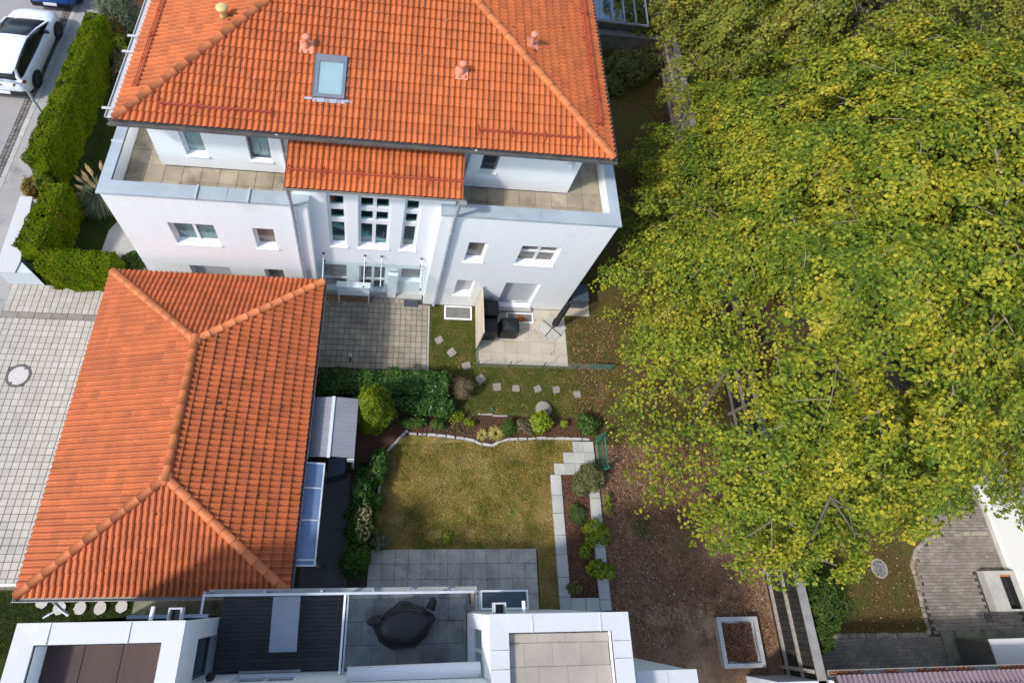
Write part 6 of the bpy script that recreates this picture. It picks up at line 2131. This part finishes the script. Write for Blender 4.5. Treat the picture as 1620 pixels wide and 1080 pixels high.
# golden thuja
t = thing('golden_conifer', 'tall golden green conifer next to the grey shed roof', 'conifer', (0.05, 5.1, 0))
n = 15000
u = rng.random(n)
zz = 2.95 * u ** 0.9
a = rng.uniform(0, 2 * math.pi, n)
lob = 1 + 0.07 * np.sin(a * 4 + zz * 2.3) + 0.07 * np.sin(a * 7 - zz * 4.1) + 0.06 * np.sin(a * 3 + zz * 9)
rr = np.interp(zz, [0, 0.3, 0.9, 1.6, 2.3, 2.7, 3.0], [0.40, 0.54, 0.62, 0.58, 0.42, 0.26, 0.05]) * lob
dep = rng.random(n) ** 2.2 * 0.2
C = np.stack([0.05 + (rr - dep) * np.cos(a), 5.1 + (rr - dep) * np.sin(a), zz + 0.05 * np.sin(a * 9)], 1)
N = np.stack([np.cos(a), np.sin(a), np.full(n, 0.45)], 1)
T = np.tile([0, 0, 1.0], (n, 1)) + rng.normal(0, 0.35, (n, 3))
V, F = leaf_quads(C, N, 0.10, 0.5, 0.4, T=T)
link('foliage', np_mesh('foliage', V, F, 'leaf_gold_thuja'), t)
mb = MB().lathe((0.05, 5.1, 0), [(0.34, 0.0), (0.45, 0.5), (0.46, 1.2), (0.36, 1.8), (0.2, 2.4), (0.04, 2.75)], 16)
part('inner_twigs', mb, 'hedge_core', t, True)
part('trunk', MB().tube([(0.05, 5.1, -0.02), (0.05, 5.1, 1.0)], 0.09, 8), 'bark', t)

# shrubs beside the shed and the lawn
hedge('ivy_hedge', 'low dark tangled ivy hedge between the side strip and the dry lawn', [(-0.22, 0.75), (-0.12, 2.1), (0.0, 3.5)], 0.62, 0.55, 'leaf_laurel', 5200, 0.10, ratio=0.55, jit=0.8, rough=0.16)
for (c, r, lab, mat, n) in (
        ((-0.1, 2.75, 0.55), (0.36, 0.55, 0.6), 'dark green shrub below the shed, at the edge of the side strip', 'leaf_laurel', 1900),
        ((-0.08, 1.9, 0.6), (0.34, 0.55, 0.65), 'dark shrub with pale flowers beside the blue glass canopy', 'leaf_laurel', 1900),
        ((0.3, 3.6, 0.4), (0.36, 0.5, 0.45), 'dark shrub at the foot of the golden conifer', 'leaf_laurel', 1500),
        ((0.28, 2.55, 0.3), (0.22, 0.3, 0.35), 'bright green sprout beside the end of the granite edging', 'leaf_green', 420),
        ((-0.15, 1.1, 0.45), (0.42, 0.38, 0.5), 'leafy green shrub at the corner of the dark slab terrace', 'leaf_green', 1300),
        ((0.42, 1.45, 0.3), (0.32, 0.24, 0.34), 'broad leaved grey green plant at the lawn corner', 'leaf_olive', 360),
        ((1.3, 4.95, 0.2), (0.5, 0.22, 0.26), 'low leafy ground plant below the laurel hedge', 'leaf_green', 600),
        ((2.15, 4.9, 0.2), (0.25, 0.2, 0.22), 'small green tuft in the bed below the laurel hedge', 'leaf_green', 260)):
    t = shrub('shrub', lab, 'shrub', [(c, r)], n, 0.11, mat, ratio=0.5)
    if 'pale flowers' in lab:
        FLOWERING = t
n = 160
C, N = sphere_pts(n, (-0.02, 1.95, 0.75), (0.26, 0.5, 0.55), 0.2, 0.1)
V, F = leaf_quads(C, N, 0.07, 0.9, 0.4)
link('pale_blossom', np_mesh('pale_blossom', V, F, 'plume'), FLOWERING)['kind'] = 'stuff'

for (c, r, lab, mat, n, sz) in (
        ((4.46, 4.80, 0.32), (0.30, 0.28, 0.34), 'round dense dark green bush behind the kink of the edging', 'leaf_green', 1500, 0.05),
        ((4.98, 4.88, 0.28), (0.32, 0.27, 0.3), 'brownish airy shrub between the round bush and the lime shrub', 'leaf_drybush', 650, 0.06),
        ((5.55, 4.98, 0.42), (0.42, 0.38, 0.48), 'lime green shrub in the flower bed below the concrete lid', 'leaf_lime', 800, 0.13),
        ((7.15, 4.98, 0.36), (0.44, 0.36, 0.42), 'dark green bush at the end of the bed beside the gate', 'leaf_green', 1100, 0.10),
        ((6.42, 5.02, 0.15), (0.13, 0.13, 0.18), 'small yellow green sprout in bare mulch of the flower bed', 'leaf_lime', 90, 0.09),
        ((3.18, 4.98, 0.2), (0.18, 0.16, 0.2), 'yellow green weed below the dry bush', 'leaf_lime', 120, 0.09),
        ((2.75, 5.15, 0.22), (0.3, 0.2, 0.25), 'light green plant below the end of the laurel hedge', 'leaf_lime', 200, 0.09)):
    shrub('shrub', lab, 'shrub', [(c, r)], n, sz, mat, ratio=0.55, core='hedge_core' if n > 600 else None)


def tuft(label, c, r, h, n, mat='leaf_straw'):
    V, F = [], []
    for i in range(n):
        a = random.uniform(0, 6.28)
        q, hh = r * random.uniform(0.5, 1.1), h * random.uniform(0.6, 1.1)
        co_, si = math.cos(a), math.sin(a)
        w = 0.014
        o = len(V)
        for (f, z, k) in ((0.05, 0, 1), (0.5, hh, 1), (1.0, hh * 0.5, 0.2)):
            V += [(c[0] + co_ * q * f + si * w * k, c[1] + si * q * f - co_ * w * k, z), (c[0] + co_ * q * f - si * w * k, c[1] + si * q * f + co_ * w * k, z)]
        F += [(o, o + 1, o + 3, o + 2), (o + 2, o + 3, o + 5, o + 4)]
    V = np.array(V) - np.array([c[0], c[1], 0])
    tag(link('grass_tuft', np_mesh('grass_tuft', V, np.array(F), mat), None, Vector((c[0], c[1], 0.0))), label, 'ornamental grass')


tuft('small straw yellow grass tuft in the bed, farther from the round bush', (3.62, 4.62), 0.22, 0.22, 90)
tuft('larger straw yellow grass tuft in the bed beside the round bush', (4.08, 4.66), 0.30, 0.28, 150)

# planting bed between the slabs
shrub('shrub', 'sage coloured spreading shrub at the head of the slab-edged bed', 'shrub', [((7.05, 3.3, 0.42), (0.46, 0.44, 0.45)), ((6.78, 3.02, 0.3), (0.3, 0.26, 0.3))], 2400, 0.10, 'leaf_sage', core='twig_core', ratio=0.3, jit=0.8)
shrub('shrub', 'dark green low mat below the sage shrub in the slab-edged bed', 'shrub', [((6.62, 2.28, 0.12), (0.3, 0.36, 0.16))], 900, 0.05, 'leaf_green')
shrub('shrub', 'bright lime shrub leaning over the slabs in the middle of the bed', 'shrub', [((7.05, 1.78, 0.38), (0.34, 0.30, 0.3)), ((7.3, 1.65, 0.35), (0.25, 0.25, 0.22)), ((6.95, 1.5, 0.3), (0.2, 0.18, 0.2))], 620, 0.12, 'leaf_lime', core=None)
shrub('shrub', 'small lime sprout in the mulch below the leaning lime shrub', 'shrub', [((6.72, 1.2, 0.25), (0.2, 0.2, 0.2))], 130, 0.11, 'leaf_lime', core=None)
shrub('shrub', 'light green low shrub crossing the slabs near the end of the bed', 'shrub', [((7.05, 0.72, 0.25), (0.34, 0.26, 0.22)), ((7.4, 0.65, 0.2), (0.22, 0.18, 0.18))], 420, 0.12, 'leaf_lime', core=None)
shrub('shrub', 'olive green weed at the last slab of the bed', 'shrub', [((6.32, 0.22, 0.18), (0.24, 0.2, 0.2))], 240, 0.09, 'leaf_sage', core=None)
shrub('weed', 'thin yellow green weed in the bare yard beside the slabs', 'weed', [((7.62, 2.55, 0.2), (0.13, 0.3, 0.2))], 90, 0.10, 'leaf_lime', core=None)
shrub('weed', 'low olive weed in the middle of the bare yard', 'weed', [((8.7, 1.85, 0.08), (0.35, 0.3, 0.1))], 200, 0.08, 'leaf_sage', core=None)
shrub('weed', 'small green weed at the lower end of the dry lawn', 'weed', [((2.52, 1.62, 0.06), (0.14, 0.14, 0.08))], 60, 0.10, 'leaf_lime', core=None)
shrub('bush', 'untidy yellow green bush by the mossy wall behind the villa', 'bush', [((10.6, 21.0, 0.7), (0.95, 0.9, 0.8)), ((11.6, 21.6, 0.6), (0.8, 0.7, 0.7)), ((10.0, 20.2, 0.35), (0.6, 0.6, 0.4))], 3600, 0.14, 'leaf_sage', ratio=0.4)
shrub('conifer', 'dark green feathery conifer leaning over the board fence by the cobbles', 'conifer', [((13.5, -0.15, 1.0), (0.75, 0.9, 1.1)), ((13.2, -1.0, 0.8), (0.5, 0.6, 0.8))], 9000, 0.12, 'leaf_fir', ratio=0.3)


# ------------------------------------------------------------------ trees
def big_tree(label, base, outline, z_edge, z_top, n_spray, per, size, mat, seed, rust=0, k=26):
    """Trunk, limbs reaching out to the outline, and leaf sprays hung in overlapping tiers over a dome."""
    t = thing('beech_tree', label, 'tree', (base[0], base[1], 0))
    lr = np.random.default_rng(seed)
    ang = np.array([math.atan2(y - base[1], x - base[0]) for x, y in outline])
    rad = np.array([math.hypot(x - base[0], y - base[1]) for x, y in outline])
    o = np.argsort(ang)
    ang, rad = ang[o], rad[o]
    ang = np.concatenate([ang[-1:] - 2 * math.pi, ang, ang[:1] + 2 * math.pi])
    rad = np.concatenate([rad[-1:], rad, rad[:1]])
    Rof = lambda a: np.interp(a, ang, rad)
    # limbs
    mb = MB()
    mb.tube([(base[0], base[1], -0.1), (base[0] + 0.1, base[1], 1.2), (base[0], base[1] + 0.1, z_top * 0.4), (base[0] - 0.1, base[1], z_top * 0.65), (base[0], base[1], z_top * 0.8)], [0.55, 0.42, 0.34, 0.16, 0.03], 12)
    part('trunk', mb, 'bark', t, True)
    tips = []
    for i in range(44):
        a = 2 * math.pi * (i * 0.381966) + lr.uniform(-0.2, 0.2)
        a = (a + math.pi) % (2 * math.pi) - math.pi
        lev = (i / 43)
        f = 0.97 * (1 - lev ** 1.7 * 0.85)
        r = Rof(a) * f
        zs = 1.8 + lev * (z_top * 0.62)
        ze = z_edge + (z_top - z_edge) * (1 - f ** 2) ** 0.62 - 0.7 - 1.5 * lev
        d = np.array([math.cos(a), math.sin(a)])
        P0 = np.array([base[0], base[1], zs])
        P3 = np.array([base[0] + d[0] * r, base[1] + d[1] * r, ze])
        P1 = P0 + np.array([d[0] * r * 0.3, d[1] * r * 0.3, (ze - zs) * 0.55 + 0.8])
        P2 = P0 + np.array([d[0] * r * 0.68, d[1] * r * 0.68, (ze - zs) * 0.95 + 0.75])
        q = [(1 - s) ** 3 * P0 + 3 * (1 - s) ** 2 * s * P1 + 3 * (1 - s) * s * s * P2 + s ** 3 * P3 for s in np.linspace(0, 1, 9)]
        q = [p + lr.normal(0, 0.07, 3) * (0 < k < 8) for k, p in enumerate(q)]
        m_ = MB()
        m_.tube(q, list(np.linspace(0.10, 0.012, 9)), 6)
        for s in range(7):
            kk = lr.integers(3, 8)
            e = q[kk] + np.array([math.cos(a + lr.choice([-1, 1]) * 0.8), math.sin(a + lr.choice([-1, 1]) * 0.8), lr.uniform(0.0, 0.35)]) * lr.uniform(0.7, 1.9)
            mid = (q[kk] + e) / 2 + lr.normal(0, 0.1, 3)
            m_.tube([q[kk], mid, e], [0.035, 0.022, 0.006], 5)
        part('limb', m_, 'bark', t, True)
    # boughs: drooping lobes spread over the dome, each carrying leaf sprays
    nb = n_spray
    idx = np.arange(nb)
    bf = np.clip(np.sqrt((idx + 0.5) / nb) + lr.normal(0, 0.035, nb), 0.02, 1.0)
    ba = (idx * 2.399963 + lr.normal(0, 0.22, nb) + math.pi) % (2 * math.pi) - math.pi
    live = lr.random(nb) > 0.13
    bf, ba = bf[live], ba[live]
    nb = len(bf)
    dome = lambda f: z_edge + (z_top - z_edge) * np.maximum(0, 1 - f ** 2) ** 0.62
    br = Rof(ba) * bf * 0.93 * (1 + lr.normal(0, 0.02, nb))
    bz = dome(bf) + lr.uniform(-1.25, 0.85, nb) * (1 - 0.4 * bf)
    bdir = ba + lr.normal(0, 0.45, nb)
    bL = lr.uniform(0.9, 2.0, nb)
    bW = lr.uniform(0.55, 1.05, nb)
    m = nb * k
    s_ = lr.uniform(-1, 1, (nb, k))
    t_ = lr.uniform(-1, 1, (nb, k)) * np.sqrt(1 - s_ ** 2 * 0.75)
    low = lr.random((nb, k)) < 0.22
    drop = -0.55 * s_ ** 2 - 0.65 * t_ ** 2 - 0.28 * (s_ + 1) * bf[:, None] - low * lr.uniform(0.25, 0.8, (nb, k)) + lr.normal(0, 0.08, (nb, k))
    cd, sd = np.cos(bdir)[:, None], np.sin(bdir)[:, None]
    cx = base[0] + (br * np.cos(ba))[:, None] + cd * s_ * bL[:, None] - sd * t_ * bW[:, None]
    cy = base[1] + (br * np.sin(ba))[:, None] + sd * s_ * bL[:, None] + cd * t_ * bW[:, None]
    cz = np.maximum(bz[:, None] + drop, 0.8)
    ctr = np.stack([cx, cy, cz], 2).reshape(-1, 3)
    ds_ = (1.1 * s_ + 0.28 * bf[:, None]) / bL[:, None] + 0.55 * bf[:, None]
    dt_ = 1.3 * t_ / bW[:, None]
    da = (bdir[:, None] + np.arctan2(dt_, ds_) + lr.normal(0, 0.2, (nb, k))).reshape(-1)
    sl = np.clip(np.hypot(ds_, dt_) * 0.9 + lr.normal(0, 0.15, (nb, k)), 0, 1.4).reshape(-1)
    # a looser inner layer under the boughs
    ni = int(nb * 8)
    ia, if_ = lr.uniform(-math.pi, math.pi, ni), np.sqrt(lr.random(ni)) * 0.95
    ir = Rof(ia) * if_
    iz = np.maximum(dome(if_) - lr.uniform(1.8, 4.2, ni), 0.9)
    ctr = np.concatenate([ctr, np.stack([base[0] + ir * np.cos(ia), base[1] + ir * np.sin(ia), iz], 1)])
    da = np.concatenate([da, ia + lr.normal(0, 0.5, ni)])
    sl = np.concatenate([sl, lr.normal(0.3, 0.2, ni)])
    m = len(ctr)
    out = unit(np.stack([np.cos(da), np.sin(da), -sl], 1))
    tan = unit(np.stack([-np.sin(da), np.cos(da), lr.normal(0, 0.15, m)], 1))
    nor = np.cross(out, tan)
    nor *= np.sign(nor[:, 2:3] + 1e-6)
    L = lr.uniform(0.24, 0.48, m)
    L[nb * k:] *= 1.6
    W = L * lr.uniform(0.55, 0.9, m)
    q = per
    uu = lr.uniform(-1, 1, (m, q))
    vv = lr.uniform(-1, 1, (m, q)) * (1 - 0.5 * (uu * 0.5 + 0.5))
    hh = lr.normal(0, 0.05, (m, q)) - 0.06 * uu ** 2 - 0.08 * vv ** 2
    P = ctr[:, None, :] + out[:, None, :] * (uu * L[:, None])[..., None] + tan[:, None, :] * (vv * W[:, None])[..., None] + nor[:, None, :] * hh[..., None]
    P = P.reshape(-1, 3)
    Nn = (nor[:, None, :] + 0.25 * out[:, None, :] + np.zeros((m, q, 1))).reshape(-1, 3) + np.array([0, 0, 0.2])
    T = (out[:, None, :] + tan[:, None, :] * np.sign(vv)[..., None] * 0.6).reshape(-1, 3) + lr.normal(0, 0.4, (m * q, 3))
    ok = P[:, 2] > 0.3
    V, F = leaf_quads(P[ok], Nn[ok], size, 0.74, 0.52, T=T[ok])
    link('crown', np_mesh('crown', V, F, mat), t)
    mb = MB()
    for i in range(nb):
        d = np.array([math.cos(bdir[i]), math.sin(bdir[i])])
        pts = []
        sink = lr.choice([0.03, -0.16, -0.3], p=[0.09, 0.4, 0.51])
        for sv in (-1.5, -0.9, -0.3, 0.25, 0.75):
            zz = bz[i] - 0.42 * sv ** 2 * (sv > -1.2) - 0.28 * (sv + 1) * bf[i] - (0.7 if sv < -1.2 else 0.0) + sink
            pts.append((base[0] + br[i] * math.cos(ba[i]) + d[0] * sv * bL[i] + lr.normal(0, 0.05), base[1] + br[i] * math.sin(ba[i]) + d[1] * sv * bL[i] + lr.normal(0, 0.05), zz))
        mb.tube(pts, [0.034, 0.028, 0.02, 0.013, 0.005], 5, cap=False)
        for sv in (1, 2, 3):
            p0 = np.array(pts[sv])
            e = p0 + np.array([-d[1], d[0], 0]) * lr.choice([-1, 1]) * bW[i] * 0.8 + np.array([d[0], d[1], 0]) * 0.3 + np.array([0, 0, lr.uniform(-0.35, -0.02)])
            mb.tube([p0, (p0 + e) / 2 + np.array([0, 0, 0.06]), e], [0.018, 0.012, 0.005], 4, cap=False)
    part('twigs', mb, 'twig', t, kind='stuff')
    if rust:
        pk = lr.choice(nb * k, rust, replace=False)
        c = np.repeat(ctr[pk], 24, 0) + lr.normal(0, 0.11, (24 * rust, 3)) + np.array([0, 0, 0.10])
        V, F = leaf_quads(c, np.tile([0, 0, 1.0], (len(c), 1)), size, 0.6, 0.6)
        link('rusty_leaves', np_mesh('rusty_leaves', V, F, 'leaf_rust'), t)
    return t


OUT_A = [(11.2, 16.2), (10.2, 14.2), (9.2, 12.0), (7.9, 10.2), (7.9, 8.4), (8.4, 6.9), (7.2, 5.7), (7.1, 4.8), (8.0, 3.2), (7.9, 2.0), (10.2, 0.9), (12.0, 0.6), (13.9, 0.85), (14.9, 2.1), (17.0, 2.4), (18.4, 2.9), (20.5, 2.4), (24, 4), (25.5, 9.5), (24, 15), (20, 19), (14, 18)]
big_tree('spreading beech in yellow green autumn leaf, nearest tree, over the board fence', (16.2, 9.4), OUT_A, 3.0, 11.5, 262, 39, 0.114, 'leaf_beech', 5, 20, 50)
OUT_B = [(10.4, 23.0), (11.3, 19.6), (13, 16.2), (19, 15), (25, 16), (29, 20), (30, 26), (27, 32), (20, 34), (13.0, 31), (10.2, 27)]
big_tree('tall tree with finer yellowing leaves behind the nearest beech', (20.0, 24.0), OUT_B, 3.4, 12.5, 250, 27, 0.124, 'leaf_maple', 9, 12, 38)
OUT_D = [(11.6, 23.6), (12.6, 21.8), (13.2, 19.6), (15.5, 17.8), (18.5, 19), (19.5, 22.5), (18, 26), (15, 27.5), (11.8, 26)]
big_tree('smaller pale green maple between the villa yard fence and the tall tree', (15.6, 22.6), OUT_D, 2.2, 7.6, 90, 27, 0.135, 'leaf_maple', 21, 4, 36)
OUT_C = [(24, 6), (27, 2), (33, 2), (36, 8), (36, 15), (31, 19), (26, 16), (23, 11)]
big_tree('yellow leaved beech at the right edge behind the nearest beech', (30.0, 10.0), OUT_C, 3.0, 11.0, 130, 24, 0.15, 'leaf_beech', 14, 6, 24)
shrub('bush', 'bright green bush pushing through the board fence below the trees', 'bush', [((13.6, 17.6, 1.3), (0.9, 1.1, 1.2)), ((13.2, 19.5, 1.0), (0.5, 0.7, 0.9))], 2200, 0.16, 'leaf_green')


# ------------------------------------------------------------------ grass, fallen leaves
def scatter(name, poly_fn, bbox, n, size, mat, jit=0.5, ratio=0.6, z=0.012, zr=0.02, blades=False):
    x = rng.uniform(bbox[0], bbox[1], n)
    y = rng.uniform(bbox[2], bbox[3], n)
    k = poly_fn(x, y)
    x, y = x[k], y[k]
    C = np.stack([x, y, z + rng.random(len(x)) * zr], 1)
    N = np.tile([0, 0, 1.0], (len(x), 1))
    if blades:
        N = rng.normal(0, 1, (len(x), 3))
        N[:, 2] = 0.5
        T = np.tile([0, 0, 1.0], (len(x), 1)) + rng.normal(0, 0.6, (len(x), 3))
        V, F = leaf_quads(C, N, size, ratio, 0.1, T=T)
    else:
        V, F = leaf_quads(C, N, size, ratio, jit)
    o = link(name, np_mesh(name, V, F, mat))
    o['kind'] = 'stuff'
    return o


wob = lambda x, y, s: np.sin(x * s + 1.3 * np.sin(y * s * 0.7)) * np.sin(y * s * 1.1 + 0.8 * np.sin(x * s))
in_lawn = lambda x, y: (x > 0.42 + 0.0 * y) & (y > 1.3) & (y < 4.22 + 0.05 * x) & ((y - 3.9) < (x - 0.4) * 1.05) & ((x < 5.84) | ((y > 4.12) & (x < 6.66)) | ((y > 3.77) & (x < 6.31)) | ((y > 3.44) & (x < 5.98))) & ~((x > 5.3) & (y < 1.2))
in_upper = lambda x, y: ((x > 1.85) & (y > 5.35) & (y < 9.1) & ~((x > 3.5) & (x < 6.82) & (y > 7.0)) & ~((x < 2.5) & (y < 6.7)))
scatter('grass', lambda x, y: in_lawn(x, y) & (wob(x, y, 1.6) + 0.7 * wob(x, y, 4.3) > -1.3), (0.4, 6.7, 1.24, 4.6), 52000, 0.062, 'blade_dry', ratio=0.26, zr=0.02, blades=True)
scatter('grass', lambda x, y: in_lawn(x, y) & (wob(x + 3, y, 1.3) + 0.6 * wob(x, y + 2, 3.9) > 0.32), (0.4, 6.0, 1.26, 4.5), 16000, 0.065, 'blade_green', ratio=0.28, zr=0.03, blades=True)
scatter('grass', lambda x, y: (y > -0.9) & (y < 1.3), (5.3, 5.83, -0.9, 1.3), 3000, 0.055, 'blade_dry', ratio=0.24, zr=0.015, blades=True)
scatter('grass', lambda x, y: in_upper(x, y) & (x + 0.8 * wob(x, y, 1.5) < 7.4), (1.85, 9.0, 5.3, 9.1), 42000, 0.055, 'blade_green', ratio=0.26, zr=0.015, blades=True)
scatter('grass', lambda x, y: (x < -7.5) & ~((x > -9.7) & (y < 12.2)), (-11.1, -7.5, 9.9, 20), 18000, 0.07, 'blade_dark', ratio=0.24, blades=True)
scatter('grass', lambda x, y: x < 40, (-10.5, -6.15, -1.2, 0.3), 12000, 0.06, 'blade_dark', ratio=0.24, blades=True)
scatter('grass', lambda x, y: wob(x, y, 0.8) > -0.35, (6.8, 12.5, 9.2, 22.5), 18000, 0.06, 'blade_dark', ratio=0.28, blades=True)
scatter('grass', lambda x, y: (wob(x, y, 0.9) > 0.25), (7.5, 12.4, -2.5, 4.3), 6000, 0.05, 'blade_dark', ratio=0.28, blades=True)
scatter('grass', lambda x, y: x < 17.7, (12.9, 17.7, -1.0, 6), 16000, 0.055, 'blade_dark', ratio=0.28, blades=True)
scatter('fallen_leaves', lambda x, y: (wob(x, y, 0.9) + 0.6 * wob(x, y, 2.7) + 0.9 * rng.random(len(x)) > -0.1) & (y > -1.2 + 0.6 * np.sin(x * 2)), (7.5, 12.5, -2.6, 4.5), 15000, 0.055, 'litter_brown', jit=0.8)
scatter('dark_leaves', lambda x, y: (wob(x + 1, y, 1.3) + 0.6 * rng.random(len(x)) > 0.2), (7.5, 12.5, -2.6, 4.5), 2500, 0.07, 'mulch', jit=0.8)
scatter('fallen_leaves', lambda x, y: ~((x < 7.6) & (y < 4.5)), (6.9, 12.5, 2.0, 9.0), 14000, 0.058, 'mulch', jit=0.8)
scatter('fallen_leaves', lambda x, y: ~((x < 7.6) & (y < 4.5)) & (wob(x, y, 1.3) + 0.6 * rng.random(len(x)) > 0.3), (6.9, 12.5, 2.0, 9.0), 9000, 0.058, 'litter_brown', jit=0.8)
scatter('fallen_leaves', lambda x, y: in_upper(x, y) & (wob(x, y, 1.1) + (x - 3) * 0.35 > 0.4), (2.5, 12, 5.4, 9.1), 3000, 0.058, 'litter_yellow', jit=0.8)
scatter('fallen_leaves', lambda x, y: (x > 6.75) & (wob(x, y, 0.9) + 0.5 * rng.random(len(x)) > 0.1), (6.75, 12.5, 9.1, 22.4), 8000, 0.055, 'litter_brown', jit=0.8)
scatter('fallen_leaves', lambda x, y: (x < 17.7), (12.9, 17.7, -1.0, 3), 700, 0.07, 'litter_brown', jit=0.35)
scatter('fallen_leaves', in_lawn, (0.5, 5.8, 1.3, 4.5), 90, 0.07, 'litter_yellow', jit=0.35)
scatter('fallen_leaves', lambda x, y: wob(x, y, 2.0) > 0.2, (3.6, 6.8, 7.05, 9.0), 70, 0.07, 'litter_brown', jit=0.35, z=0.02)
scatter('fallen_leaves', lambda x, y: x > 0, (18.2, 21.2, -1.1, 1.5), 60, 0.06, 'litter_yellow', jit=0.35)
scatter('mulch', lambda x, y: (y > 4.62) & (y < 5.25) | (x < 1.2) & (y > 4.5), (0.4, 7.4, 4.4, 5.4), 9000, 0.05, 'mulch', ratio=0.4, jit=0.8)
scatter('mulch', lambda x, y: y < 3.4, (6.21, 7.07, 0.0, 3.4), 6500, 0.055, 'mulch', ratio=0.4, jit=0.5, z=0.035)
scatter('bed_weeds', lambda x, y: (y > 4.58 + 0.1 * np.sin(x * 3)) & (y < 5.3) & (wob(x, y, 2.6) + 0.5 * rng.random(len(x)) > 0.3), (1.2, 7.3, 4.5, 5.35), 2600, 0.06, 'leaf_sage', jit=0.9, z=0.03, zr=0.08)
scatter('white_petals', lambda x, y: wob(x, y, 1.7) > -0.3, (7.6, 12.3, -1.0, 4.2), 260, 0.05, 'lichen', jit=0.3)
